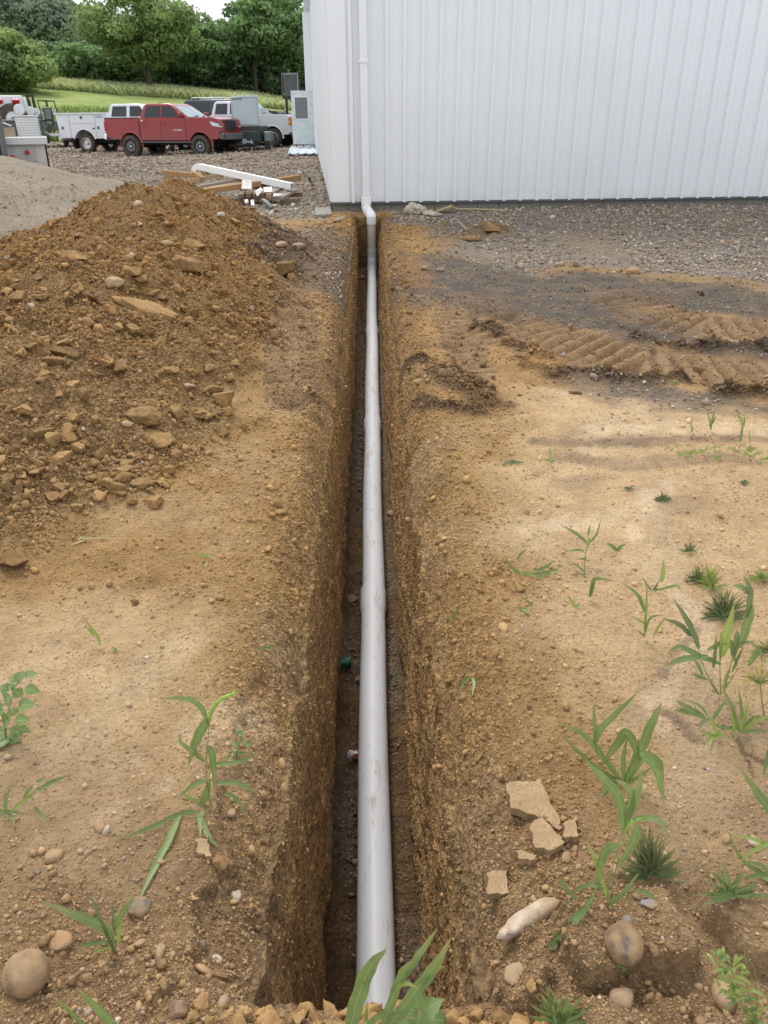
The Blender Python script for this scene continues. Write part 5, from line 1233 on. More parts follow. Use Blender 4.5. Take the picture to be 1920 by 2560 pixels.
# flatbed truck at the left edge
def flatbed():
    Y = 19.6; z0 = gb(Y); q = at_y(8, 360, Y); o = empty('flatbed_truck', (q.x-.30, Y, z0), R(90+21), 'white-cab flatbed truck loaded with tool boxes, seen from behind at the left edge', 'flatbed truck')
    # local: x forward (away), y to the left
    mb = MB(); mb.box((1.6, 0, 1.09), (3.3, 2.42, .06)); mb.box((-.05, 0, 1.04), (.10, 2.46, .16)); mb.build('deck', M['alu'], o, bevel=.01)
    mb = MB(); mb.box((.0, 0, .78), (.05, 1.9, .36)); mb.build('tail_board', simple('grey_tail', (.42, .42, .42), .5), o, bevel=.008)
    mb = MB(); mb.box((.02, -.86, .68), (.06, .58, .58)); mb.build('side_board', simple('cream_tail', (.55, .53, .48), .55), o, bevel=.008)
    for y, z in ((-.22, .70), (-.42, .70), (.25, .70), (-.75, .80)):
        mb = MB(); mb.lathe([(.055, -.05), (.05, -.07), (.001, -.075)], 18, 'X', (0, y, z)); mb.build('tail_light', M['redlens'], o)
    mb = MB(); mb.box((-.07, -1.08, 1.04), (.03, .07, .13)); mb.build('marker_light', M['redlens'], o)
    mb = MB()
    for y in (-1.02, -1.16): mb.box((.1, y, .62), (.05, .05, .72)); mb.box((.5, y, .62), (.05, .05, .72))
    for z in (.3, .55, .8): mb.box((.1, -1.09, z), (.04, .14, .03))
    mb.build('step_rail', M['under'], o)
    # cab
    mb = MB(); W = .98
    pr = [(3.5, .6), (3.5, 1.45), (3.72, 1.98), (4.2, 2.06), (5.6, 2.05), (6.3, 1.5), (7.4, 1.42), (7.5, .6)]
    vs = []
    for s in (-1, 1): vs += [(a, s*(W-.20*max(0, b-1.4)/.65), b) for a, b in pr]
    n = len(pr); mb.add(vs, [tuple(range(n)), tuple(range(2*n-1, n-1, -1))]+[(i, (i+1) % n, (i+1) % n+n, i+n) for i in range(n)]); c = mb.build('cab', M['vwhite'], o, bevel=.06, seg=3, smooth=True)
    for s in (-1, 1): mb = MB(); mb.add([(4.3, s*.975, 1.5), (5.4, s*.975, 1.5), (5.2, s*.855, 1.9), (4.4, s*.855, 1.9)], [(0, 1, 2, 3)]); mb.build('side_window', M['glass'], c)
    mb = MB(); mb.box((3.48, 0, 1.62), (.02, 1.35, .40)); mb.build('rear_window', M['glass'], c)
    mb = MB(); mb.box((4.2, .25, 2.12), (.25, .28, .09)); mb.build('roof_beacon', M['black'], c, bevel=.02)
    # headache rack
    mb = MB(); mb.box((3.25, 0, 1.93), (.10, 1.60, .28)); mb.box((3.25, -.84, 1.5), (.09, .09, 1.05)); mb.box((3.25, .84, 1.5), (.09, .09, 1.05)); rk = mb.build('rack', M['vwhite'], o, bevel=.04, seg=3)
    for y in (-.62, -.22, .22, .62): 
        mb = MB(); mb.tube([(3.18, y-.09, 1.93), (3.18, y+.09, 1.93)], .06, 16); mb.build('brake_light', M['redlens'], rk, bevel=.02)
    mb = MB(); 
    for z in (1.72, 1.56, 1.40, 1.24): mb.tube([(3.2, -.35, z), (3.2, .8, z)], .035, 10)
    mb.build('rack_bar', M['vwhite'], rk, smooth=True)
    mb = MB(); mb.box((3.32, 0, 1.45), (.03, 1.6, .66)); mb.build('rack_mesh', M['under'], rk)
    # spare wheel
    tw = wheel(o, 0, 0, .36, .26, 'steel', -1); tw.name = 'spare_wheel'; tw.matrix_local = Matrix.Translation((2.9, -.50, 1.14)) @ Matrix.Rotation(R(90), 4, 'Z')
    # mirror on its arm
    mb = MB(); mb.box((4.9, -1.36, 1.60), (.12, .24, .46)); mi = mb.build('mirror', M['black'], o, bevel=.05, seg=4, smooth=True)
    mb = MB(); mb.box((4.835, -1.35, 1.66), (.012, .17, .26)); mb.box((4.835, -1.35, 1.44), (.012, .15, .09)); mb.build('mirror_glass', simple('mirror_glass', (.15, .18, .14), .1), mi)
    mb = MB(); mb.tube([(4.95, -1.0, 1.50), (4.95, -1.28, 1.50)], .025, 8); mb.build('mirror_arm', M['black'], mi)
    for x in (1.0, 6.5):
        for s in (-1, 1): wheel(o, x, s*.85, .40, .25, 'steel', s)
    mb = MB(); mb.box((3.5, 0, .7), (6.6, .9, .25)); mb.build('chassis', M['under'], o)
    def w(x, y, z): return o.matrix_world @ Vector((x, y, z))
    bpy.context.view_layer.update()
    rz = R(111)
    def load(name, label, cat, x, y, z, parts):
        e = empty(name, o.matrix_world @ Vector((x, y, z)), rz, label, cat)
        for (nm, mk, mt, bv) in parts:
            b = MB(); mk(b); b.build(nm, mt, e, bevel=bv)
        return e
    dp = NT('diamond_plate'); co = dp.coord(); mpn = dp.node('ShaderNodeMapping'); dp.put(mpn.inputs[0], co); mpn.inputs['Rotation'].default_value = (R(45), 0, 0)
    ck = dp.node('ShaderNodeTexChecker', {'Vector': mpn.outputs[0], 'Scale': 26.0}); dp.bump(ck.outputs['Fac'], .6, .004)
    dpm = dp.set(Base_Color=dp.mix(ck.outputs['Fac'], (.50, .50, .49), (.72, .72, .70)), Roughness=.35, Metallic=.6)
    load('tool_box', 'shiny diamond-plate tool box on the right rear of the flatbed', 'tool box', .30, -.86, 1.12, [('box', lambda b: b.box((.35, 0, .21), (.62, .50, .42)), dpm, .008), ('lid', lambda b: b.box((.35, 0, .435), (.66, .54, .03)), dpm, .004),
        ('vent', lambda b: [b.box((.10+.0*k, -.27, .08+.04*k), (.45, .015, .014)) for k in range(8)], M['alu'], 0)])
    load('storage_bin', 'black lidded bin standing behind the flatbed tool box', 'bin', .9, -.30, 1.12, [('bin', lambda b: b.box((.3, 0, .16), (.5, .55, .32), taper=1.08), M['gunmetal'], .03), ('lid', lambda b: b.box((.3, 0, .34), (.58, .66, .05)), M['gunmetal'], .02)])
    load('wooden_box', 'plain tan wooden box at the tail of the flatbed', 'box', .12, -.34, 1.12, [('box', lambda b: b.box((.2, 0, .10), (.4, .46, .20)), simple('plywood', (.42, .31, .22), .8, 0, .2, 4), .005)])
    load('white_bar', 'thin white pipe lying slanted over the wooden box', 'pipe', .1, -.36, 1.33, [('pipe', lambda b: b.tube([(.0, -.16, .02), (.1, .18, .16)], .014, 8), M['vwhite'], 0)])
    for k, (yy, rr, lb) in enumerate(((-.72, .125, 'larger white drum end standing above the tool box'), (-.97, .10, 'smaller white drum end beside the larger one'), (-1.10, .085, 'grey-white drum partly hidden behind the two white ones'))):
        load('drum', lb, 'drum', 1.3+.15*k, yy, 1.58, [('shell', lambda b, rr=rr: b.tube([(0, 0, rr), (.5, 0, rr)], rr, 24), M['vwhite'], .01), ('end_cap', lambda b, rr=rr: b.tube([(-.012, 0, rr), (0, 0, rr)], rr*.93, 24), M['vwhite'], 0)])
    load('drum_shelf', 'metal shelf on the flatbed that carries the white drums', 'shelf', 1.2, -.9, 1.12, [('top', lambda b: b.box((.4, 0, .44), (.9, .6, .02)), M['gunmetal'], 0)]+[('leg', lambda b, x=x, y=y: b.box((x, y, .22), (.04, .04, .44)), M['gunmetal'], 0) for x in (0, .8) for y in (-.27, .27)])
    return o
flatbed()
mb = MB(); mb.m = Matrix.Rotation(R(3), 4, 'Y')
q = at_y(8, 330, 18.6); o = empty('dump_trailer', (q.x-.45, 18.6, gb(18.6)), R(4), 'dark steel post and open box of a trailer cut off by the left edge', 'trailer')
mb.box((.33, 0, .95), (.09, .12, 1.25)); mb.build('post', M['gunmetal'], o, bevel=.01)
mb = MB(); mb.box((-.35, .3, .75), (1.2, .5, .78)); mb.build('box', M['under'], o, bevel=.02)
mb = MB(); mb.box((-.30, -.06, 1.30), (1.0, .05, .34)); mb.build('side_board', M['vwhite'], o)

# forklift on a trailer, behind
def forklift():
    Y = 48; q = at_y(112, 330, Y); o = empty('forklift', (q.x, Y, gb(Y)+.75), R(-6), 'small forklift with dark mast and bright green body, on a low trailer', 'forklift')
    mb = MB()
    for x in (-.36, -.05): mb.box((x, -.4, .95), (.08, .12, 1.75), rot=(0, -.10, 0))
    for x in (-.29, -.12): mb.box((x, -.38, .85), (.04, .08, 1.5), rot=(0, -.10, 0))
    mb.box((-.30, -.4, 1.78), (.42, .14, .10)); mb.box((-.18, -.4, .5), (.42, .1, .08)); mb.build('mast', M['black'], o)
    mb = MB()
    for x, x2 in ((.12, .02), (.62, .45)):
        for y in (-.2, .8): mb.tube([(x, y, .2), (x2, y, 1.55)], .03, 6)
    for y in (-.2, .8): mb.tube([(.0, y, 1.55), (.46, y, 1.55)], .03, 6)
    for x in (.0, .46): mb.tube([(x, -.2, 1.55), (x, .8, 1.55)], .03, 6)
    mb.build('guard', M['black'], o)
    mb = MB(); mb.box((.25, .3, .35), (.7, 1.2, .5)); mb.build('body', simple('dull_green', (.10, .16, .09), .5), o, bevel=.06)
    mb = MB(); mb.lathe([(.001, -.28), (.12, -.25), (.16, -.1), (.16, .05), (.001, .1)], 16, 'Y', (.42, -.1, .55)); mb.build('tank', simple('lime', (.42, .60, .16), .5), o, smooth=True)
    mb = MB(); mb.box((.05, .0, .78), (.22, .2, .35)); mb.build('seat', simple('pale_green', (.42, .5, .42), .6), o, bevel=.04)
    mb = MB(); [mb.box((.12+.16*k, .75, 1.05), (.09, .06, .18)) for k in range(3)]; mb.build('lamp', M['lens'], o, bevel=.02)
    for x in (-.15, .55):
        mb = MB(); mb.lathe([(.2, -.08), (.2, .08)], 20, 'Y', (x, -.3, .12)); mb.lathe([(.12, -.09), (.001, -.09)], 20, 'Y', (x, -.3, .12)); mb.build('wheel', M['tyre'], o)
    q = at_y(122, 330, Y); t = empty('low_trailer', (q.x-.3, Y, gb(Y)+.15), R(-6), 'low flat grey trailer under the small forklift', 'trailer')
    mb = MB(); mb.box((0, .3, .48), (3.4, 2.0, .14)); mb.build('deck', M['alu'], t); mb = MB(); mb.box((-2.1, 0, .62), (1.2, 1.9, .5)); mb.build('front_box', M['alu'], t)
    for x in (-.5, .4): 
        mb = MB(); mb.lathe([(.001, -.1), (.3, -.1), (.3, .1)], 24, 'Y', (x, -.8, .3)); mb.build('wheel', M['tyre'], t)
forklift()
# black tote raised on a lift stand by the building
def tote():
    Y = 41; q = at_y(729, 240, Y); o = empty('lift_stand', (q.x, Y, gb(Y)), 0, 'dark scissor stand by the door holding up the black tote', 'stand'); H = q.z-gb(Y)
    mb = MB(); mb.box((.12, 0, H-.08), (.95, .9, .10)); mb.build('platform', M['black'], o)
    mb = MB(); mb.tube([(-.22, -.3, 0), (-.22, -.3, H-.1)], .06, 8); mb.build('post', M['black'], o)
    mb = MB(); mb.tube([(-.1, -.3, .3), (.5, -.3, 1.3)], .03, 6); mb.tube([(.5, -.3, .3), (-.1, -.3, 1.3)], .03, 6); mb.tube([(-.1, -.3, 1.3), (.5, -.3, H-.1)], .03, 6); mb.tube([(.5, -.3, 1.3), (-.1, -.3, H-.1)], .03, 6); mb.box((.2, 0, .1), (1.0, .9, .12)); mb.build('cross_brace', M['gunmetal'], o)
    t = empty('black_tote', (q.x, Y, q.z), 0, 'square black plastic tote in a thin metal frame, up on the stand', 'tote')
    mb = MB(); mb.box((0, 0, .45), (.60, .6, .86), taper=1.12); mb.build('tank', M['dkcar'], t, bevel=.04)
    mb = MB()
    for x in (-.38, .38):
        mb.tube([(x*.95, -.35, .05), (x, -.35, .9)], .02, 6)
    mb.tube([(-.38, -.35, .9), (.38, -.35, .9)], .02, 6); mb.tube([(-.38, -.35, .06), (.38, -.35, .06)], .03, 6); mb.build('frame', M['gunmetal'], t)
tote()
# person behind the older white pickup
def person():
    Y = 44; q = at_y(722, 300, Y); z0 = gb(Y)
    o = empty('person', (q.x, Y, z0), 0, 'person with light hair in a dark T-shirt, leaning at the nose of the pickup', 'person')
    J = [(0, 0, .93), (.0, .0, 1.12), (-.04, -.04, 1.36), (-.07, -.07, 1.47), (-.10, -.10, 1.56), (-.12, -.12, 1.66), (-.12, -.12, 1.74),
         (-.16, -.14, 1.40), (-.22, -.26, 1.20), (-.16, -.44, 1.10), (-.14, -.52, 1.09), (.12, .04, 1.38), (.17, -.06, 1.12), (.10, -.26, 1.00), (.07, -.34, .99),
         (-.09, .02, .88), (-.10, -.02, .48), (-.10, .04, .08), (-.11, -.12, .04), (.10, .0, .88), (.12, .02, .48), (.13, .1, .08), (.12, -.06, .04)]
    E = [(0, 1), (1, 2), (2, 3), (3, 4), (4, 5), (5, 6), (2, 7), (7, 8), (8, 9), (9, 10), (2, 11), (11, 12), (12, 13), (13, 14), (0, 15), (15, 16), (16, 17), (17, 18), (0, 19), (19, 20), (20, 21), (21, 22)]
    RD = [.15, .14, .13, .06, .075, .105, .07, .06, .045, .035, .028, .06, .045, .035, .028, .09, .06, .045, .035, .09, .06, .045, .035]
    me = bpy.data.meshes.new('body'); me.from_pydata(J, E, []); b = bpy.data.objects.new('body', me); col.objects.link(b); b.parent = o
    sk = b.modifiers.new('skin', 'SKIN'); 
    for i, r_ in enumerate(RD): me.skin_vertices[0].data[i].radius = (r_, r_); 
    me.skin_vertices[0].data[0].use_root = True
    ss = b.modifiers.new('sub', 'SUBSURF'); ss.levels = 2; ss.render_levels = 2
    dg = bpy.context.evaluated_depsgraph_get(); m2 = bpy.data.meshes.new_from_object(b.evaluated_get(dg)); b.modifiers.clear(); b.data = m2; b.name = 'body'
    skin = simple('skin', (.50, .30, .22), .6); shirt = simple('dark_shirt', (.02, .025, .05), .85); jeans = simple('work_trousers', (.12, .13, .16), .85); hair = simple('fair_hair', (.42, .33, .24), .8, 0, .2, 30)
    m2.materials.clear(); [m2.materials.append(x) for x in (skin, shirt, jeans)]
    for p in m2.polygons:
        c = p.center; p.material_index = 1 if (1.0 < c.z < 1.47 and c.y > -.24) else (2 if c.z <= 1.0 and c.y > -.2 or c.z < .85 else 0); p.use_smooth = True
    mb = MB(); mb.lathe([(.001, .135), (.07, .125), (.108, .07), (.118, .0), (.105, -.06), (.085, -.08)], 20, 'Z', (-.12, -.09, 1.67)); mb.build('hair', hair, o, smooth=True)
    mb = MB(); mb.tube([(-.125, -.215, 1.655), (-.127, -.245, 1.635), (-.126, -.22, 1.62)], [.012, .02, .014], 8); mb.build('nose', skin, o, smooth=True)
    for s in (-1, 1): mb = MB(); mb.lathe([(.001, .01), (.014, .004), (.001, -.01)], 8, 'Y', (-.12+s*.038, -.212, 1.675)); mb.build('eye', M['black'], o, smooth=True)
    mb = MB(); mb.box((-.12, -.212, 1.598), (.045, .01, .010)); mb.build('mouth', simple('lip', (.38, .15, .12), .6), o)
    for hx, hy, hz in ((-.14, -.52, 1.09), (.07, -.34, .99)):
        mb = MB(); mb.box((hx, hy-.03, hz), (.08, .09, .03))
        for k in range(4): mb.tube([(hx-.03+.02*k, hy-.07, hz), (hx-.032+.021*k, hy-.11-.01*(k in (1, 2)), hz-.01), (hx-.032+.021*k, hy-.135-.01*(k in (1, 2)), hz-.03)], [.010, .009, .007], 6)
        mb.tube([(hx-.035, hy-.02, hz), (hx-.065, hy-.05, hz-.005), (hx-.07, hy-.08, hz-.01)], [.011, .010, .008], 6); mb.build('hand', skin, o, smooth=True)
person()
# yellow pail behind the door glass
q = bw(-.70, 22.5, gb(34)); e = empty('yellow_pail', (q.x, q.y, 1.95), 0, 'bright yellow pail seen through the open door window', 'pail'); mb = MB(); mb.lathe([(.12, 0), (.14, .30), (.145, .30), (.145, .33), (.001, .33)], 24); mb.build('body', M['yellow'], e, smooth=True)
mb = MB(); mb.tube([(-.14, 0, .28), (-.1, 0, .2), (0, -.14, .12), (.1, 0, .2), (.14, 0, .28)], .006, 6); mb.build('handle', M['steel'], e)
e = empty('pail_stand', (q.x, q.y, gb(37.3)), 0, 'narrow stand under the yellow pail behind the open door', 'stand'); mb = MB(); mb.box((0, 0, 1.26), (.36, .36, .04)); mb.build('top', M['gunmetal'], e); 
for x in (-.14, .14):
    for y in (-.14, .14): mb = MB(); mb.box((x, y, .62), (.04, .04, 1.24)); mb.build('leg', M['gunmetal'], e)
# ------------------------------------------------------------------ hill, meadow, trees
def hill_z(X, Y):
    base = gb(56)+0*Y
    t = np.clip((Y-57)/9, 0, 1); bank = 1.35*t*t*(3-2*t)
    lawn = np.clip((Y-66)/40, 0, 3)*2.1
    side = np.clip((-14-X), 0, 90)*.066*np.clip((Y-60)/32, 0, 1.3)
    far = np.clip(Y-112, 0, 400)*.05
    z = base+bank*np.clip((-X+2)/18, .15, 1)+lawn*np.clip((-X+30)/44, .4, 1)+side+far
    z = z+.12*fbm(X*.15, Y*.15, 3, 500)+.05*fbm(X*.9, Y*.9, 3, 501)*(Y > 58)
    return np.where(Y < 57, gb(Y)-.05, z)
def build_hill():
    ys = np.concatenate([np.linspace(54, 66, 50), np.geomspace(66.3, 420, 110)]); xs = np.concatenate([np.linspace(-320, -72, 40)[:-1], np.linspace(-72, 30, 180), np.linspace(31, 320, 40)])
    X, Y = np.meshgrid(xs, ys); Z = hill_z(X, Y); nr, nc = X.shape
    idx = np.arange(nr*nc).reshape(nr, nc); Q = np.stack([idx[:-1, :-1], idx[:-1, 1:], idx[1:, 1:], idx[1:, :-1]], -1).reshape(-1, 4)
    t = NT('meadow'); co = t.coord(); n = t.noise(.12, 6, .6, co); n2 = t.noise(1.1, 6, .7, co)
    c = t.ramp(n, [(.3, (.23, .275, .105)), (.5, (.28, .325, .13)), (.7, (.35, .38, .17))])
    c = t.mix(1, c, t.ramp(n2, [(.3, (.75, .78, .7)), (.7, (1.2, 1.2, 1.15))]), 'MULTIPLY')
    sp = t.node('ShaderNodeSeparateXYZ'); t.put(sp.inputs[0], co)
    bank = t.math('MULTIPLY', t.mapr(sp.outputs[1], 57, 60, 0, 1), t.mapr(sp.outputs[1], 66, 69, 1, 0))
    c = t.mix(t.math('MULTIPLY', bank, t.ramp(t.noise(.5, 5, .7, co), [(.4, 0), (.55, .9)])), c, (.24, .17, .09))
    t.bump(t.noise(14, 4, .7, co), .5, .1); m_ = t.set(Base_Color=c, Roughness=1.0); t.b.inputs['Specular IOR Level'].default_value = 0
    o = np_mesh('hill', np.stack([X, Y, Z], -1).reshape(-1, 3), Q, m_, True); tag(o, kind='structure')
build_hill()
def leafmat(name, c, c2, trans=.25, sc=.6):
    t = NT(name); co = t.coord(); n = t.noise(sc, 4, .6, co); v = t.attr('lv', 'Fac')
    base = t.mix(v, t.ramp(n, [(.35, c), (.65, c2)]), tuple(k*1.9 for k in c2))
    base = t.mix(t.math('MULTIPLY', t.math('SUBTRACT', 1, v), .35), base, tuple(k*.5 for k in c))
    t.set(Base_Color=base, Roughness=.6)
    t.b.inputs['Specular IOR Level'].default_value = .25
    if trans:
        tr = t.node('ShaderNodeBsdfTranslucent', {'Color': base}); mx = t.n.new('ShaderNodeMixShader'); mx.inputs[0].default_value = trans
        t.l.new(t.b.outputs[0], mx.inputs[1]); t.l.new(tr.outputs[0], mx.inputs[2]); t.l.new(mx.outputs[0], t.n['Material Output'].inputs[0])
    return t.mt
def cards(P, S, r_, up=.3, quad=True, aspect=1.0):
    """leaf cards: each a small bent quad"""
    n = len(P); N = r_.normal(size=(n, 3)); N[:, 2] = np.abs(N[:, 2])+up; N /= np.linalg.norm(N, axis=1)[:, None]
    A = np.cross(N, r_.normal(size=(n, 3))); A /= np.linalg.norm(A, axis=1)[:, None]; B = np.cross(N, A)
    S = S[:, None]; b = N*S*.25
    V = np.stack([P-A*S-B*S*.15, P-B*S*.62*aspect+b, P+A*S+B*S*.1-b*.6, P+B*S*.55*aspect+b], 1).reshape(-1, 3)
    F = np.arange(n*4).reshape(n, 4); return V, F
BARK = simple('bark', (.085, .068, .052), .95, 0, .3, 8, .6, 20)
def tree(name, x, y, h, w, mat_, label, cat='tree', trunk_h=None, n=2600, leaf=.28, blobs=26, seed=0, group=None, base=.12, lean=0, dense=.5, limbs=9, part='crown', z=None, shape='round', trunkr=None):
    r_ = np.random.default_rng(1000+seed); z0 = float(hill_z(np.array([x]), np.array([y]))[0]) if z is None else z
    o = empty(name, (x, y, z0-.1), 0, label, cat, group)
    # clumps through the crown's volume
    cb = h*base; ch = h-cb; bl = []
    k = 0
    while len(bl) < blobs and k < 4000:
        k += 1; u = r_.uniform(-1, 1, 3); 
        if np.dot(u, u) > 1: continue
        t = (u[2]+1)/2
        wr = {'round': np.sin(np.pi*np.clip(t*.86+.12, 0, 1))**.6, 'column': .6+.4*np.sin(np.pi*t), 'wide': np.sin(np.pi*np.clip(t*.75+.2, 0, 1))**.5}[shape]
        bl.append((u[0]*w/2*.86*wr, u[1]*w/2*.86*wr, cb+ch*(.06+.86*t), r_.uniform(.13, .25)*w*.75*(1-.25*t)))
    bl = np.array(bl); per = np.maximum(20, (n*bl[:, 3]**2/np.sum(bl[:, 3]**2))).astype(int)
    P = []; L = []
    for (bx, by, bz, br), m_ in zip(bl, per):
        d = r_.normal(size=(m_, 3)); d /= np.linalg.norm(d, axis=1)[:, None]; rad = br*r_.uniform(dense, 1.08, m_)**.6
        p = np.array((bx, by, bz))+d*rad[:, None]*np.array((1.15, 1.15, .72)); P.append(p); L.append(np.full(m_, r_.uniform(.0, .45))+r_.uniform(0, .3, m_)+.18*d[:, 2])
    P = np.concatenate(P); L = np.clip(np.concatenate(L), 0, 1); P[:, 2] = np.maximum(P[:, 2], .05*h)
    V, F = cards(P, leaf*r_.uniform(.6, 1.35, len(P)), r_)
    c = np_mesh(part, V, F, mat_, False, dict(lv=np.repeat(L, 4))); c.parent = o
    tr = trunkr or h*.017; mb = MB(); th = cb+ch*.75
    pts = [(lean*t*t*h+.02*h*math.sin(t*5+seed)*t, .015*h*math.sin(t*4+seed*2)*t, t*th) for t in np.linspace(0, 1, 9)]
    mb.tube(pts, [tr*(1.25-1.0*t) for t in np.linspace(0, 1, 9)], 9)
    for j in range(limbs):
        b = bl[r_.integers(0, len(bl))]; t = r_.uniform(.28, .8); st = Vector(pts[int(t*8)]); en = Vector((b[0], b[1], max(b[2], st.z+.3)))
        mid = st.lerp(en, .5)+Vector((0, 0, .04*h)); mb.tube([st, mid, en], [tr*.45, tr*.28, tr*.10], 6)
    mb.build('trunk', BARK, o, smooth=True)
    return o
LF = [leafmat('leaf_mid', (.15, .235, .095), (.22, .33, .135), .4), leafmat('leaf_dark', (.135, .205, .10), (.20, .275, .135), .4), leafmat('leaf_olive', (.17, .245, .085), (.25, .335, .12), .4), leafmat('leaf_haze', (.165, .22, .145), (.22, .28, .185), .4)]  # last tone has distance haze mixed into the leaf colour
def X_at(px, Y):
    d = ray(px, 200); return d[0]/d[1]*Y
def build_trees():
    def T(px, Y, h, w, mi, label, **k):
        k.setdefault('leaf', .19+.0016*Y*.5)
        zt_ = 1.7+Y*math.tan(math.atan((1280-h)/F_PX)-PITCH); h = zt_-float(hill_z(np.array([X_at(px, Y)]), np.array([Y]))[0])
        return tree('tree', X_at(px, Y), Y, h, w, LF[mi], label, **k)
    T(372, 103, -75, 13.0, 2, 'tall open-crowned olive-green tree standing alone in front of the wood', n=12000, blobs=64, base=.20, seed=1, dense=.25, limbs=16, leaf=.24, trunkr=.30)
    T(505, 112, 2, 9.5, 0, 'rounded mid-green tree right of the lone tall one', n=6500, blobs=36, base=.06, seed=2)
    T(560, 116, 34, 8.0, 0, 'bushy green tree above the raised grey lid', n=5000, blobs=30, base=.05, seed=3)
    T(640, 112, -55, 10.0, 0, 'tall pale-leaved tree with high feathery top above the parked pickups', n=7500, blobs=44, base=.16, seed=4, dense=.3, shape='column')
    T(735, 114, -85, 12.0, 0, 'tall tree rising behind the black tote next to the building', n=8000, blobs=44, base=.16, seed=5, dense=.35)
    T(690, 122, -30, 10, 1, 'dark tree in the gap between the two tall right-hand trees', n=5000, blobs=30, base=.15, seed=6)
    T(215, 106, 98, 10.5, 0, 'low round bright tree at the wood edge left of the lone tall one', n=7000, blobs=22, base=.02, seed=27, shape='wide')
    T(20, 92, 74, 12.5, 2, 'bushy tree at the left edge above the tall grass', n=8000, blobs=22, base=.02, seed=28, shape='wide')
    T(-45, 90, 60, 8.0, 0, 'tree cut by the left edge of the picture', n=3500, blobs=24, base=.02, seed=9)
    T(135, 104, 168, 5.5, 2, 'small bush between the left tree and the low round one', cat='bush', n=2200, blobs=16, base=.0, seed=10)
    T(300, 110, 120, 8, 1, 'shaded tree behind and left of the lone tall trunk', n=3500, blobs=22, base=.02, seed=11)
    T(435, 112, 60, 8, 0, 'leafy tree behind and right of the lone tall trunk', n=4000, blobs=24, base=.02, seed=12)
    T(120, 124, -45, 14, 3, 'tall haze-tinted tree high on the left of the wood', n=9000, blobs=50, base=.1, seed=13)
    T(185, 128, -25, 10, 1, 'dark narrow tree beside the tall haze-tinted one', n=6000, blobs=36, base=.1, seed=14, shape='column')
    T(40, 122, -80, 15, 3, 'tallest haze-tinted tree at the far left of the wood', n=9000, blobs=50, base=.1, seed=15)
    T(250, 130, 6, 11, 1, 'dark tree whose top shows left of the sky gap', n=6000, blobs=36, base=.05, seed=16)
    T(-60, 118, -60, 13, 1, 'dark tall tree beyond the left edge', n=4000, blobs=30, base=.1, seed=17)
    # wooded hill behind, seen as one mass
    r_ = np.random.default_rng(77); P = []; L = []
    for k in range(330):
        Y = r_.uniform(132, 260); px = r_.uniform(-260, 860); X = X_at(px, Y); 
        ty = np.interp(px, [-260, 0, 150, 215, 250, 300, 420, 470, 540, 600, 640, 860], [-90, -60, -30, 0, 14, 16, 14, 24, 34, 50, 30, 0])+r_.uniform(0, 120)**1
        z0 = float(hill_z(np.array([X]), np.array([Y]))[0]); ztop = 1.7+Y*math.tan(math.atan((1280-ty)/F_PX)-PITCH)-1.5
        if ztop < z0+3: ztop = z0+3
        for q in range(6):
            c = np.array((X+r_.uniform(-3, 3), Y+r_.uniform(-3, 3), z0+(ztop-z0)*r_.uniform(.15, .92))); m_ = 95
            d = r_.normal(size=(m_, 3)); d /= np.linalg.norm(d, axis=1)[:, None]
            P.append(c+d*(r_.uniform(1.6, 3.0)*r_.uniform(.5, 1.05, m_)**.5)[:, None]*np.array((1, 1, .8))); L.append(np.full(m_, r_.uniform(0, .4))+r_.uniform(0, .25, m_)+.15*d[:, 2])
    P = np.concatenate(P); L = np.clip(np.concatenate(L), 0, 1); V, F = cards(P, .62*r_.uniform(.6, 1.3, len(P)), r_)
    o = np_mesh('far_wood', V, F, LF[3], False, dict(lv=np.repeat(L, 4))); tag(o, 'wooded hillside behind the nearer trees, haze tinted into its leaves', 'wood', kind='stuff')
    # understory so the wood's foot is closed
    P = []; L = []
    for k in range(260):
        Y = r_.uniform(112, 128); X = X_at(r_.uniform(-150, 900), Y); z0 = float(hill_z(np.array([X]), np.array([Y]))[0]); m_ = 120
        c = np.array((X, Y, z0+r_.uniform(.8, 5.5))); d = r_.normal(size=(m_, 3)); d /= np.linalg.norm(d, axis=1)[:, None]
        P.append(c+d*(r_.uniform(1.0, 2.2)*r_.uniform(.4, 1.05, m_)**.5)[:, None]); L.append(np.full(m_, r_.uniform(0, .35))+r_.uniform(0, .25, m_)+.1*d[:, 2])
    P = np.concatenate(P); L = np.clip(np.concatenate(L), 0, 1); V, F = cards(P, .36*r_.uniform(.6, 1.3, len(P)), r_)
    o = np_mesh('undergrowth', V, F, LF[1], False, dict(lv=np.repeat(L, 4))); tag(o, 'dark undergrowth at the foot of the wood', 'undergrowth', kind='stuff')
build_trees()
def grass_field(name, label, pts, hgt, wid, mt_, r_, lean=.35):
    n = len(pts); P = np.array(pts); h = hgt*r_.uniform(.5, 1.3, n); a = r_.uniform(0, 6.28, n); w_ = wid*r_.uniform(.6, 1.3, n)
    dx = np.cos(a)*w_; dy = np.sin(a)*w_; lx = r_.normal(size=n)*lean*h; ly = r_.normal(size=n)*lean*h
    V = np.stack([P+np.stack([-dx, -dy, 0*h], 1), P+np.stack([dx, dy, 0*h], 1), P+np.stack([lx*.4+dx*.6, ly*.4+dy*.6, h*.6], 1), P+np.stack([lx, ly, h], 1)], 1).reshape(-1, 3)
    o = np_mesh(name, V, np.arange(n*4).reshape(n, 4), mt_, False, dict(lv=np.repeat(r_.uniform(0, 1, n), 4))); return tag(o, label, 'grass', kind='stuff')
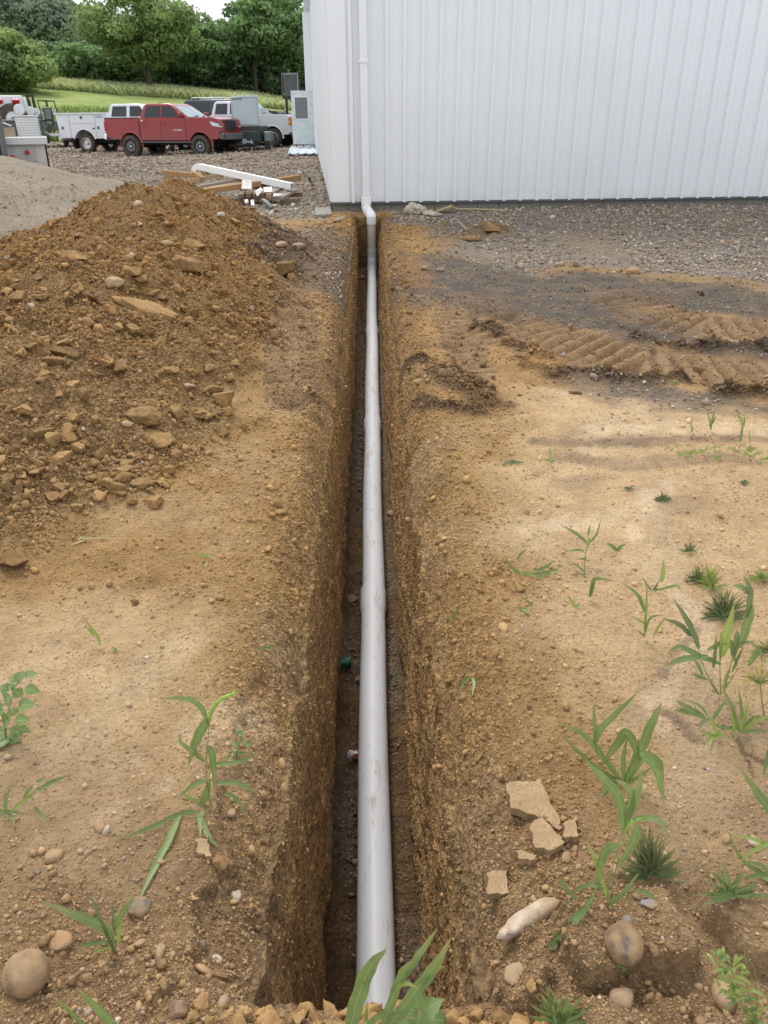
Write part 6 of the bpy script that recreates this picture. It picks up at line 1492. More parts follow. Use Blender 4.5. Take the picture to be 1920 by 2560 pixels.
def build_meadow():
    r_ = np.random.default_rng(88)
    g1 = leafmat('tall_grass', (.36, .41, .19), (.48, .51, .27), .45, .12); g2 = leafmat('bank_grass', (.15, .23, .06), (.24, .32, .10), .3, .4)
    def pts(n, f):
        out = []
        px = r_.uniform(-120, 900, n); t = r_.uniform(0, 1, n); Y = f(px, t); X = np.array([X_at(a, b) for a, b in zip(px, Y)]); Z = hill_z(X, Y); return np.stack([X, Y, Z], 1)
    grass_field('tall_grass', 'tall pale unmown grass between lawn and wood', pts(90000, lambda px, t: 97+t*14), .8, .035, g1, r_, .5)
    P = pts(36000, lambda px, t: 57.5+t*9.5); P = P[(P[:, 0] < -8) & (r_.uniform(0, 1, len(P)) < .35+.65*sstep(-.1, .3, fbm(P[:, 0]*.4, P[:, 1]*.4, 3, 520)))]
    grass_field('bank_weeds', 'patchy weeds on the bank behind the yard', P, .75, .05, g2, r_)
    # small weedy patch by the flatbed
    P = []
    for k in range(5200):
        px, py = r_.normal(130, 26), r_.normal(336, 5); p = gp(px, py)
        if 30 < p[1] < 62: P.append((p[0], p[1], gb(p[1])))
    grass_field('yard_weeds', 'green weeds growing in the gravel behind the flatbed', P, .35, .03, g2, r_)
build_meadow()
# red shed in the trees, white tank on the hill
def sheds():
    Y = 118; x = X_at(632, Y); z = float(hill_z(np.array([x]), np.array([Y]))[0])
    o = empty('red_shed', (x, Y, z), R(20), 'dark red barn half hidden by trees behind the grey lid', 'shed')
    rd = simple('barn_red', (.11, .03, .022), .85, 0, .2, 1)
    mb = MB(); mb.box((0, 0, 1.6), (4, 5, 3.2)); mb.add([(-2, -2.5, 3.2), (2, -2.5, 3.2), (0, -2.5, 4.6), (-2, 2.5, 3.2), (2, 2.5, 3.2), (0, 2.5, 4.6)], [(0, 1, 2), (3, 5, 4)]); mb.build('wall', rd, o)
    mb = MB(); mb.add([(-2.4, -2.8, 2.98), (0, -2.8, 4.66), (0, 2.8, 4.66), (-2.4, 2.8, 2.98), (2.4, -2.8, 2.98), (2.4, 2.8, 2.98)], [(0, 1, 2, 3), (1, 4, 5, 2)]); mb.build('roof', simple('shed_roof', (.09, .085, .08), .7), o)
    x = X_at(700, 116); z = float(hill_z(np.array([x]), np.array([116]))[0])
    o = empty('brown_shed', (x, 116, z), R(-15), 'low reddish-brown outbuilding under the trees beyond the white pickup', 'shed')
    mb = MB(); mb.box((0, 0, 1.3), (3.0, 3, 2.6)); mb.build('wall', simple('shed_brown', (.10, .04, .035), .9), o); mb = MB(); mb.box((0, 0, 2.7), (3.6, 3.6, .18), rot=(0, .12, 0)); mb.build('roof', simple('shed_roof2', (.10, .085, .07), .8), o)
    x = X_at(6, 92); z = float(hill_z(np.array([x]), np.array([92]))[0])
    o = empty('white_tank', (x, 91, z+1.0), 0, 'small white tank poking above the grass at the top left edge', 'tank')
    mb = MB(); mb.tube([(-.9, 0, 1.3), (-.6, 0, 1.3), (.6, 0, 1.3), (.85, 0, 1.3)], [.25, .5, .5, .25], 18); mb.build('shell', M['pvc'], o, smooth=True); mb = MB(); mb.box((-.5, 0, .4), (.1, .5, 1.4)); mb.box((.5, 0, .4), (.1, .5, 1.4)); mb.build('leg', M['gunmetal'], o)
sheds()
# ------------------------------------------------------------------ plants
def blademat(name, c, c2):
    t = NT(name); co = t.coord(); n = t.noise(9, 4, .6, co); e = t.attr('edge', 'Fac'); tp = t.attr('tipv', 'Fac')
    base = t.ramp(n, [(.3, c), (.7, c2)]); base = t.mix(t.ramp(e, [(.86, 0), (1, .30)]), base, tuple(min(1, k*1.9+.03) for k in c2))
    base = t.mix(t.ramp(t.noise(60, 3, .6, co), [(.62, 0), (.7, .5)]), base, tuple(k*.75 for k in c))
    base = t.mix(t.math('MULTIPLY', t.math('POWER', tp, 5.0), t.ramp(n, [(.4, .25), (.6, 1)])), base, (.42, .31, .13))
    t.set(Base_Color=base, Roughness=.45)
    tr = t.node('ShaderNodeBsdfTranslucent', {'Color': base}); mx = t.n.new('ShaderNodeMixShader'); mx.inputs[0].default_value = .35
    t.l.new(t.b.outputs[0], mx.inputs[1]); t.l.new(tr.outputs[0], mx.inputs[2]); t.l.new(mx.outputs[0], t.n['Material Output'].inputs[0]); return t.mt
M['blade'] = blademat('grass_blade', (.16, .235, .065), (.27, .36, .13)); M['bladey'] = blademat('light_blade', (.27, .36, .075), (.38, .46, .14))
M['bladed'] = blademat('dark_blade', (.13, .18, .07), (.21, .27, .12)); M['stem'] = simple('stem', (.20, .27, .09), .6, 0, .25, 20); M['stemr'] = simple('reddish_stem', (.17, .09, .05), .6, 0, .3, 20)
M['seed'] = simple('seed_head', (.30, .42, .08), .8, 0, .3, 90); M['straw'] = simple('straw', (.48, .38, .20), .8); M['sedge'] = simple('sedge_head', (.50, .40, .10), .8, 0, .3, 60); M['leafy'] = blademat('weed_leaf', (.19, .28, .09), (.29, .39, .16))
def spline(P, n):
    P = [Vector(p) for p in P]
    if len(P) == 2: P = [P[0], P[0].lerp(P[1], .5)+Vector((0, 0, .08*(P[1]-P[0]).length)), P[1]]
    P = [P[0]*2-P[1]]+P+[P[-1]*2-P[-2]]; out = []
    for i in range(1, len(P)-2):
        for k in range(n):
            t = k/n; a, b, c, d = P[i-1:i+3]
            out.append(.5*((2*b)+(c-a)*t+(2*a-5*b+4*c-d)*t*t+(3*b-a-3*c+d)*t**3))
    out.append(P[-2]); return out
class Plant:
    def __init__(s, name, base, label, cat='weed', group=None):
        s.b = on_ground(*base); s.b.z = gz(s.b.x, s.b.y); s.o = empty(name, s.b, 0, label, cat, group); s.rr = random.Random(hash(base) % 1000)
    def p3(s, q, k):
        px, py = q[:2]; dy = q[2] if len(q) > 2 else 0
        v = at_y(px, py, s.b.y+dy-.0*k); g = gfast([v.x], [v.y])
        if v.z < float(g[0])+.004:
            v = on_ground(px, py); v.z += .012
        return v-s.b
    def blade(s, pts, w, mt='blade', fold=.25, name='blade', tip=True):
        n = len(pts); off = s.rr.uniform(-.03, .03)
        P = [s.p3(q, i) for i, q in enumerate(pts)]
        for i in range(1, n): P[i].y += off*i/n
        C = spline(P, 7); k = len(C); v = []; e = []; tv = []; cam_ = Vector((0, 0, CAM_Z))-s.b
        z = (s.b-Vector((0, 0, CAM_Z))).length; wm = w*z/F_PX*.44; tw = s.rr.uniform(-.5, .5)
        for i, c in enumerate(C):
            t = i/(k-1); T = (C[min(i+1, k-1)]-C[max(i-1, 0)]).normalized()
            ww = wm*(min(1, .45+t*3.2))*(1-max(0, (t-.45)/.55)**1.7 if tip else 1)+.0004
            up_ = (Vector((0, -.75, .66))+Vector((tw*(t-.3), 0, 0))); S = T.cross(up_).normalized(); N = S.cross(T).normalized()
            rg_ = 1+.10*math.sin(t*23+off*90)*(t > .2)
            v += [c-S*ww*rg_+N*ww*fold, c-N*ww*fold*.4, c+S*ww/rg_+N*ww*fold*(1+tw)]; e += [0, 1, 0]; tv += [t, t, t]
        F = []
        for i in range(k-1):
            for j in (0, 1): a = i*3+j; F.append((a, a+1, a+4, a+3))
        o = np_mesh(name, [tuple(q) for q in v], F, M[mt], True, dict(edge=e, tipv=tv)); o.parent = s.o; return o
    def stem(s, pts, r=2.2, mt='stem', name='stem'):
        P = [s.p3(q, i) for i, q in enumerate(pts)]; C = spline(P, 5); z = (s.b-Vector((0, 0, CAM_Z))).length; rm = r*z/F_PX*.6; k = len(C)
        mb = MB(); mb.tube(C, [rm*(1-.5*i/(k-1)) for i in range(k)], 7); o = mb.build(name, M[mt], s.o, smooth=True); return C
    def head(s, pts, r=7, mt='seed'):
        P = [s.p3(q, i) for i, q in enumerate(pts)]; C = spline(P, 12); z = (s.b-Vector((0, 0, CAM_Z))).length; rm = r*z/F_PX*.6; k = len(C); mb = MB()
        mb.tube(C, [rm*(.5+.5*math.sin(math.pi*min(1, .12+.9*i/(k-1)))) for i in range(k)], 8)
        rr = s.rr
        for i in range(260):
            c = C[rr.randrange(k)]; d = Vector((rr.gauss(0, 1), rr.gauss(0, 1), rr.gauss(0, 1)+.4)).normalized(); a = d.orthogonal().normalized()*rm*.12; L = rm*rr.uniform(1.3, 2.1)
            b0 = c+d*rm*.4; mb.add([b0-a, b0+a, c+d*L], [(0, 1, 2)])
        mb.build('seed_head', M[mt], s.o, fix=False)
    def oval(s, tip_, base_, w, mt='leafy', serr=True):
        A = s.p3(base_, 0); B = s.p3(tip_, 0); d = B-A; L = d.length; T = d.normalized(); S = T.cross(Vector((s.rr.uniform(-.2, .2), -.6, .8))).normalized(); N = S.cross(T).normalized()
        z = (s.b-Vector((0, 0, CAM_Z))).length; wm = w*z/F_PX*.5; v = []; F = []; e = []; k = 11
        for i in range(k):
            t = i/(k-1); ww = wm*(math.sin(math.pi*min(1, t**.72)))*(1+(.16 if serr and i % 2 else 0)); c = A+d*t+N*(.10*L*math.sin(math.pi*t))-N*.12*L*t*t
            v += [c-S*ww+N*ww*.25, c, c+S*ww+N*ww*.25]; e += [0, 1, 0]
        for i in range(k-1):
            for j in (0, 1): a = i*3+j; F.append((a, a+1, a+4, a+3))
        o = np_mesh('leaf', [tuple(q) for q in v], F, M[mt], True, dict(edge=e)); o.parent = s.o
    def tuft(s, n, rx, ry, w, mt='bladed', h=None, dn=.35):
        b = F_PX; cx, cy = None, None
        for i in range(int(n*1.6)):
            a = s.rr.uniform(-.15, math.pi+.15); q = s.rr.uniform(.45, 1)**.7
            tx = s.px+math.cos(a)*rx*q; ty = s.py-math.sin(a)*ry*q*(1 if math.sin(a) > 0 else dn); jx = s.rr.uniform(-.12, .12)*rx; jy = s.rr.uniform(-.04, .04)*ry
            s.blade([(s.px+jx, s.py+jy), (s.px+jx+(tx-s.px)*.45, s.py+(ty-s.py)*.62), (tx, ty)], w*s.rr.uniform(.45, 1.0), mt)
def G(base, label, blades=(), stems=(), mt='blade', w=14, name='grass_plant', cat='grass plant'):
    p = Plant(name, base, label, cat); p.px, p.py = base
    for b in blades:
        ww = w; m_ = mt
        if isinstance(b[0], (int, float)): ww = b[0]; b = b[1:]
        if isinstance(b[0], str): m_ = b[0]; b = b[1:]
        p.blade(list(b), ww, m_)
    for s_ in stems: p.stem(list(s_))
    return p
p = G((528, 2029), 'tall foxtail grass with drooping seed head on the left rim of the trench', [
    (12, (522, 1812), (505, 1770), (480, 1748), (445, 1742), (402, 1743)), (24, (522, 1797), (502, 1830), (485, 1870), (467, 1925)), (18, (516, 1868), (530, 1880), (536, 1925), (541, 1985)),
    (12, (540, 1958), (580, 1953), (612, 1960), (648, 1979)), (12, (515, 1950), (482, 1960), (450, 1984)), (20, (524, 1955), (508, 2010), (505, 2060), (503, 2105)), (11, (500, 2045), (450, 2054), (370, 2090), (295, 2132)),
    (17, (452, 2052), (425, 2120), (385, 2200), (338, 2295)), (13, (505, 2060), (522, 2100), (547, 2148)), (10, (532, 1910), (600, 1898), (648, 1868)), (8, 'bladey', (500, 2015), (475, 1998), (450, 1983)), (10, (512, 1905), (490, 1880), (455, 1848), (457, 1820)),
    (9, (560, 1985), (590, 1992), (628, 2050))], [((528, 2029), (515, 1930), (520, 1850), (524, 1790)), ((532, 2029), (524, 1960), (530, 1900)), ((525, 2030), (500, 2050), (455, 2052))])
p.head([(523, 1800), (530, 1775), (552, 1748), (590, 1732)], 8)
G((297, 2400), 'broad-bladed grass with five spread leaves beside the dark pebble', [(22, (292, 2385), (262, 2312), (190, 2272), (105, 2230)), (8, 'bladed', (286, 2380), (250, 2280), (223, 2210)), (13, (283, 2322), (305, 2282), (346, 2216)), (7, 'bladed', (288, 2340), (276, 2265)), (9, 'bladey', (296, 2360), (305, 2300)), (9, (272, 2352), (222, 2368), (195, 2412)), (7, 'bladey', (285, 2388), (245, 2393), (226, 2420))], [((299, 2402), (285, 2365), (276, 2322))])
G((300, 2600), 'grass blades entering the picture at the bottom edge, left', [(20, (300, 2600), (252, 2510), (200, 2443)), (9, (240, 2600), (180, 2535), (132, 2495))])
G((20, 2047), 'low blue-green grass at the left edge of the mud', [(9, (18, 2045), (14, 2000), (30, 1960)), (8, 'bladey', (22, 2044), (65, 2000), (98, 1975)), (10, (96, 1977), (125, 1962), (168, 1950)), (8, (58, 1998), (72, 1975), (86, 1956)), (7, (90, 1955), (105, 1945), (122, 1930)), (8, (22, 2048), (38, 2055), (42, 2078)), (8, (85, 2016), (105, 2030), (128, 2065)), (9, (15, 2045), (-10, 2046), (-30, 2052)), (7, (5, 2050), (20, 2030), (60, 2050))])
p = G((965, 2585), 'bright broad grass blades rising over the near end of the pipe', [(34, (872, 2600), (895, 2500), (925, 2430), (968, 2387)), (20, (948, 2600), (990, 2470), (1010, 2420), (1031, 2394)), (27, (955, 2600), (1035, 2480), (1085, 2410), (1128, 2334)), (14, (900, 2600), (950, 2530), (1000, 2522), (1042, 2526)), (15, (1005, 2450), (1045, 2400), (1096, 2340)), (11, 'bladey', (1055, 2470), (1068, 2440), (1111, 2412)), (11, 'bladey', (976, 2480), (1010, 2452), (1042, 2455)), (8, 'bladey', (914, 2600), (915, 2560), (917, 2530))], [((1065, 2500), (1050, 2440), (1038, 2388))], mt='blade')
p = Plant('broadleaf_weed', (1048, 2572), 'toothed light-green broadleaf weed at the bottom edge right of the pipe'); 
for a, b, w in (((1040, 2462), (1042, 2520), 44), ((1106, 2500), (1052, 2528), 40), ((1040, 2585), (1050, 2530), 42), ((1124, 2555), (1055, 2542), 40), ((975, 2545), (1040, 2535), 40), ((1010, 2515), (1045, 2530), 26)): p.oval(a, b, w)
p.stem([(1048, 2575), (1048, 2530)])
p = G((1513, 2286), 'tall dewy grass with a pale seed head on the bank at lower right', [(22, (1545, 2112), (1515, 2130), (1500, 2180), (1487, 2260)), (22, (1562, 2085), (1548, 2000), (1505, 1945), (1464, 1902)), (17, (1566, 2070), (1578, 1990), (1562, 1960), (1537, 1940)), (16, (1568, 2050), (1590, 1985), (1603, 1910)),
    (17, (1600, 1882), (1640, 1925), (1655, 1975), (1668, 2032)), (13, (1580, 2047), (1640, 2045), (1676, 2092)), (22, (1596, 2062), (1580, 2110), (1540, 2180)), (11, (1510, 2222), (1485, 2217), (1455, 2228), (1422, 2268)), (20, (1470, 2282), (1430, 2308), (1392, 2345), (1356, 2380)),
    (11, (1515, 2268), (1560, 2235), (1600, 2190)), (9, (1588, 2226), (1620, 2232), (1646, 2250)), (10, 'bladey', (1520, 2250), (1490, 2160), (1470, 2110)), (9, (1485, 2240), (1450, 2290)), (8, (1440, 2250), (1410, 2215), (1396, 2200))], [((1513, 2286), (1525, 2200), (1545, 2120), (1562, 2070)), ((1517, 2284), (1540, 2170), (1562, 2090))])
p.head([(1562, 2075), (1578, 2056), (1608, 2043)], 7, 'seed')
G((1556, 1974), 'leafy grass clump with crossing blades above the tall dewy one', [(14, (1552, 1968), (1505, 1890), (1460, 1838), (1386, 1800)), (15, (1490, 1855), (1500, 1820), (1545, 1770), (1597, 1715)), (24, (1562, 1960), (1605, 1870), (1635, 1805), (1659, 1765)), (22, (1600, 1900), (1570, 1835), (1540, 1870), (1500, 1930)), (10, (1550, 1965), (1500, 1930), (1450, 1890), (1392, 1835)), (12, (1558, 1970), (1560, 1900), (1575, 1850)), (14, (1612, 1880), (1650, 1910), (1658, 1990)), (10, (1490, 1880), (1487, 1810), (1488, 1765)), (9, 'bladey', (1565, 1970), (1600, 1920), (1640, 1870)), (8, (1550, 1970), (1520, 1940), (1480, 1900)), (11, (1545, 1960), (1520, 1970), (1487, 2010)), (9, (1570, 1970), (1590, 1940), (1640, 1900))], [((1556, 1974), (1575, 1920), (1600, 1880)), ((1552, 1972), (1520, 1910), (1495, 1860))])
def tuft(base, label, n, rx, ry, w, mt='bladed', dn=.35):
    p = Plant('grass_tuft', base, label, 'grass tuft'); p.px, p.py = base; p.tuft(n, rx, ry, w, mt, dn=dn); return p
tuft((1622, 2205), 'dense dark fine-leaved grass tuft behind the tall dewy grass', 90, 95, 150, 4)
tuft((1828, 2252), 'stiff blue-green grass tuft on the bank near the right edge', 22, 95, 95, 9, 'blade')
tuft((1400, 2575), 'pale blue-green grass tuft at the bottom edge, lower right', 22, 95, 125, 8, 'blade')
tuft((1748, 1462), 'dark tuft above the big clump near the right edge', 45, 48, 48, 4)
tuft((1778, 1478), 'light upright tuft with tall thin stalks beside the dark tuft', 26, 48, 75, 5, 'bladey')
tuft((1812, 1552), 'wide dark-green tuft right behind the big clump', 80, 72, 85, 4.5)
tuft((1657, 1256), 'small dark green tuft on the open mud', 26, 26, 28, 5)
tuft((1722, 1385), 'thin flat grass tuft above the dark tuft', 16, 28, 36, 4)
tuft((1905, 1455), 'tuft cut by the right edge of the picture', 24, 45, 40, 5, 'bladey')
tuft((1860, 1215), 'tiny dark tuft far right on the mud', 14, 16, 14, 4)
tuft((1575, 1228), 'tiny sprig in the shallow wash line', 8, 18, 14, 4)
tuft((1925, 1640), 'grass tuft beyond the sedge at the right edge', 14, 60, 50, 6, 'blade')
G((1796, 1745), 'big clump of upright broad grass near the right edge', [(15, 'bladed', (1748, 1622), (1722, 1560), (1681, 1493)), (12, 'bladed', (1728, 1590), (1700, 1565), (1659, 1551)), (24, 'bladey', (1805, 1640), (1815, 1580), (1833, 1505)), (22, (1848, 1620), (1872, 1540), (1880, 1510)), (16, 'bladed', (1866, 1545), (1874, 1480), (1857, 1436)), (13, (1875, 1485), (1850, 1465), (1825, 1458)), (13, (1800, 1660), (1745, 1640), (1700, 1622), (1672, 1645)), (15, (1770, 1640), (1705, 1650), (1665, 1668)),
    (15, 'bladed', (1836, 1640), (1840, 1595), (1842, 1572)), (13, (1768, 1625), (1822, 1605), (1835, 1640), (1848, 1675)), (12, (1870, 1665), (1895, 1625), (1905, 1665)), (9, 'bladed', (1783, 1670), (1788, 1582)), (8, 'bladey', (1800, 1650), (1802, 1580)), (9, (1757, 1690), (1735, 1650)), (7, (1765, 1700), (1745, 1692), (1728, 1690)), (7, 'bladed', (1830, 1680), (1858, 1615)), (8, (1810, 1720), (1812, 1690), (1816, 1665)), (6, (1850, 1610), (1870, 1600), (1885, 1606))],
    [((1796, 1745), (1760, 1670), (1740, 1600)), ((1800, 1745), (1800, 1660), (1806, 1620)), ((1805, 1742), (1840, 1680), (1870, 1650)), ((1794, 1745), (1770, 1700), (1755, 1690)), ((1808, 1742), (1830, 1650), (1848, 1600))])
G((1846, 1840), 'strappy light-green grass beside the crack in the mud', [(10, 'bladey', (1850, 1838), (1857, 1790), (1868, 1735)), (10, 'bladey', (1850, 1840), (1890, 1800), (1930, 1780)), (9, (1845, 1838), (1830, 1770), (1790, 1690)), (8, (1845, 1835), (1810, 1815), (1770, 1800)), (9, 'bladey', (1835, 1830), (1832, 1780), (1832, 1760)), (8, (1850, 1838), (1890, 1825), (1935, 1835)), (7, (1852, 1835), (1890, 1795), (1935, 1810)), (7, 'bladey', (1835, 1860), (1840, 1840)), (8, (1860, 1830), (1855, 1770), (1852, 1730))])
G((1790, 1855), 'pale yellow-green grass with splayed blades below the big clump', [(10, 'bladey', (1790, 1855), (1782, 1810), (1775, 1780)), (8, 'bladey', (1788, 1855), (1765, 1838), (1750, 1832)), (8, 'bladey', (1788, 1855), (1772, 1862), (1767, 1885)), (7, 'bladey', (1794, 1855), (1798, 1825)), (7, 'bladey', (1794, 1855), (1818, 1848)), (16, (1762, 1795), (1720, 1770), (1688, 1748)), (13, (1750, 1785), (1718, 1782), (1688, 1782)), (9, (1780, 1800), (1800, 1770), (1815, 1750)), (8, (1775, 1795), (1740, 1808)), (6, (1770, 1790), (1745, 1760), (1700, 1740))])
p = Plant('sedge', (1908, 1812), 'sedge with a brush-like yellow flower head at the right edge', 'sedge'); p.stem([(1908, 1812), (1906, 1760), (1900, 1708)], 3.4)
for i in range(16):
    a = R(-20+220*i/15); q = (1899+math.cos(a)*(28+14*(i % 3)), 1700-math.sin(a)*(30+12*(i % 2))); p.stem([(1900, 1708), q], 1.2); p.head([((1900+q[0])/2, (1708+q[1])/2), q], 2.5, 'sedge')
for q in ((1880, 1690), (1925, 1700), (1850, 1695)): p.blade([(1900, 1710), ((1900+q[0])/2, q[1]), q], 5)
G((1459, 1453), 'thin upright grass seedling with four side leaves on the open mud', [(9, (1466, 1356), (1440, 1335), (1408, 1318)), (5, (1474, 1356), (1490, 1335), (1501, 1296)), (5, (1462, 1378), (1440, 1372), (1408, 1374)), (8, 'bladey', (1468, 1370), (1471, 1338)), (5, (1470, 1340), (1476, 1312)), (5, (1460, 1430), (1440, 1412), (1418, 1410)), (5, (1460, 1440), (1450, 1436), (1440, 1434)), (5, (1462, 1400), (1452, 1395), (1444, 1395)), (4, (1461, 1448), (1472, 1440))], [((1459, 1453), (1463, 1400), (1470, 1352))])
G((1540, 1386), 'three-leaved seedling right of the thin upright one', [(8, (1540, 1386), (1528, 1365), (1514, 1357)), (8, (1541, 1386), (1552, 1368), (1568, 1361)), (6, (1540, 1384), (1535, 1368), (1520, 1360)), (5, (1541, 1384), (1548, 1372), (1560, 1372))])
G((1327, 1448), 'sprawling low grass right of the trench shoulder', [(9, (1300, 1440), (1280, 1420), (1264, 1398)), (7, 'bladey', (1327, 1448), (1300, 1445), (1285, 1432)), (8, (1335, 1440), (1365, 1420), (1388, 1404)), (7, (1292, 1400), (1300, 1385), (1315, 1368)), (7, (1330, 1448), (1360, 1440), (1386, 1436)), (6, (1325, 1448), (1345, 1456), (1372, 1452)), (6, 'bladey', (1320, 1447), (1335, 1430), (1350, 1422)), (6, (1340, 1446), (1390, 1438), (1400, 1450)), (5, (1318, 1446), (1308, 1436))])
G((1472, 1506), 'single arching grass leaf below the upright seedling', [(10, (1472, 1506), (1482, 1450), (1500, 1444), (1540, 1447)), (10, (1486, 1446), (1478, 1480), (1474, 1500))])
G((1436, 1533), 'small bright seedling leaning left', [(9, 'bladey', (1436, 1533), (1430, 1505), (1417, 1482)), (5, (1436, 1532), (1445, 1525), (1452, 1528))])
G((1610, 1602), 'slender pale grass with one long leaf left of the big clump', [(10, (1612, 1530), (1595, 1490), (1557, 1460)), (6, 'bladey', (1611, 1590), (1616, 1520), (1618, 1455)), (7, 'bladey', (1612, 1560), (1600, 1555), (1583, 1548)), (7, 'bladey', (1632, 1602), (1645, 1570), (1665, 1545)), (6, (1613, 1580), (1625, 1545), (1660, 1535)), (5, (1610, 1600), (1600, 1580), (1590, 1570))], [((1610, 1602), (1613, 1540), (1617, 1470))])
G((1631, 1489), 'seedling with one broad upright leaf near the dark tuft', [(12, 'bladey', (1652, 1455), (1657, 1430), (1660, 1398)), (6, 'bladed', (1631, 1489), (1640, 1470), (1652, 1455)), (6, (1628, 1488), (1618, 1465), (1612, 1450)), (6, 'bladed', (1634, 1488), (1650, 1478)), (5, (1632, 1485), (1660, 1470), (1690, 1462), (1705, 1480))])
G((1178, 1700), 'drooping green sprig on the right lip of the trench', [(9, (1178, 1700), (1160, 1712), (1145, 1755)), (9, (1178, 1700), (1184, 1725), (1180, 1762)), (4, 'bladey', (1178, 1700), (1168, 1695), (1160, 1700))])
G((1130, 1560), 'wilted grass scrap on the right shoulder', [(6, (1130, 1560), (1138, 1530), (1140, 1515)), (5, 'bladey', (1130, 1560), (1120, 1570))])
G((1318, 1530), 'wilted grey-green grass lying on the shoulder', [(6, (1318, 1540), (1305, 1520), (1285, 1518)), (5, (1318, 1530), (1325, 1510), (1295, 1490)), (4, (1320, 1545), (1318, 1520))])
G((1375, 1162), 'small grass shoot far up the mud', [(7, 'bladey', (1375, 1162), (1374, 1130), (1373, 1118)), (4, (1375, 1160), (1366, 1150), (1358, 1145)), (4, (1376, 1158), (1388, 1150))])
G((1290, 1165), 'flat dark grass blade pressed on the mud', [(7, 'bladed', (1255, 1172), (1280, 1162), (1300, 1160)), (6, 'bladed', (1275, 1160), (1290, 1158), (1312, 1165))])
G((1728, 1083), 'short thin shoot, left one of the group under the dark band', [(5, 'bladey', (1728, 1083), (1727, 1060), (1730, 1044)), (4, (1728, 1080), (1735, 1070))])
G((1776, 1082), 'middle shoot of the group under the dark band', [(6, 'bladey', (1776, 1082), (1774, 1050), (1770, 1030)), (5, (1776, 1075), (1782, 1040), (1790, 1018)), (4, 'bladed', (1780, 1060), (1792, 1040))])
G((1848, 1113), 'tallest shoot of the group under the dark band', [(7, (1848, 1113), (1856, 1080), (1860, 1060)), (8, 'bladey', (1858, 1070), (1850, 1045), (1838, 1038)), (4, (1860, 1065), (1862, 1040))])
G((1873, 1112), 'short shoot right of the tallest one', [(5, 'bladey', (1873, 1112), (1874, 1095), (1878, 1078))])
G((1698, 965), 'small green sprig in the dark churned ruts', [(6, (1698, 965), (1685, 960), (1672, 958)), (4, 'bladey', (1696, 962), (1692, 950))])
p = G((1840, 1150), 'creeping light-green weed spread over the mud far right', name='creeping_weed', cat='weed')
for i in range(64):
    x = 1660+random.uniform(0, 270); y = 1130+.15*(x-1660)*.4+random.gauss(0, 9)
    if abs(x-1840) < 50: y -= 12*random.random()
    a = random.uniform(-.6, .6); L = random.uniform(8, 22); p.blade([(x, y), (x+L*.5*math.cos(a), y-6-L*.3*abs(math.sin(a))), (x+L*math.cos(a), y-5*math.sin(a))], 3.2, 'bladey')
G((252, 1623), 'small green shoot by the flat reddish stone on the left', [(8, 'bladey', (252, 1623), (245, 1595), (225, 1572), (206, 1548)), (6, 'bladey', (235, 1590), (215, 1565)), (4, 'straw', (210, 1560), (205, 1538))])
G((200, 1350), 'dry straw with a green leaf at the foot of the soil heap', [(3, 'straw', (180, 1370), (240, 1350), (315, 1342)), (6, (200, 1362), (208, 1350), (218, 1347)), (4, 'straw', (195, 1358), (235, 1352))])
G((533, 1405), 'small pressed green sprig between heap and trench', [(4, 'bladey', (475, 1382), (505, 1388), (530, 1400)), (6, 'bladey', (505, 1390), (520, 1400), (540, 1412)), (4, 'bladey', (512, 1425), (520, 1415))])
G((670, 1628), 'dark grass scrap near the left rim of the trench', [(6, 'bladed', (648, 1630), (670, 1625), (702, 1620)), (4, 'bladed', (655, 1635), (690, 1622))])
G((590, 1880), 'blade of grass lying over the clover', [(8, (560, 1905), (600, 1898), (640, 1870))])
G((1975, 2080), 'long blade reaching in from the right edge above the bank', [(22, (1965, 2100), (1905, 2000), (1850, 1922)), (12, 'bladed', (1930, 1860), (1915, 1900), (1905, 1935))])
G((1945, 2215), 'light-green grass arching in from the right edge of the bank', [(10, (1945, 2250), (1900, 2205), (1860, 2160), (1826, 2092)), (12, (1945, 2180), (1895, 2190), (1855, 2200)), (9, 'bladey', (1945, 2140), (1900, 2105), (1830, 2092)), (9, (1940, 2230), (1900, 2160), (1850, 2150)), (8, 'bladey', (1940, 2100), (1880, 2120), (1835, 2150))])
p = G((1875, 2565), 'bright yellow-green branching weed at the bottom right corner', name='creeping_weed', cat='weed')
for b in [((1880, 2580), (1850, 2500), (1820, 2440), (1798, 2400)), ((1880, 2580), (1870, 2480), (1862, 2400), (1862, 2345)), ((1885, 2580), (1890, 2500), (1885, 2420), (1850, 2385)), ((1880, 2570), (1900, 2500), (1925, 2460))]: p.stem(list(b), 2.2)
for i in range(60):
    t = random.random(); x = 1880-80*t+random.gauss(0, 16); y = 2560-170*t+random.gauss(0, 10); a = random.uniform(-.4, 3.5); L = random.uniform(16, 42)
    p.blade([(x, y), (x+L*.5*math.cos(a), y-L*.45*abs(math.sin(a))-4), (x+L*math.cos(a), y-L*.7*math.sin(a))], 7, random.choice(['bladey', 'bladey', 'blade']))
p = Plant('broadleaf_weed', (18, 1855), 'pale green broadleaf weed with pointed leaves at the left edge')
p.stem([(18, 1855), (20, 1780), (45, 1700)], 3); p.stem([(18, 1855), (5, 1790), (-20, 1740)], 3); p.stem([(20, 1800), (50, 1760), (60, 1730)], 2)
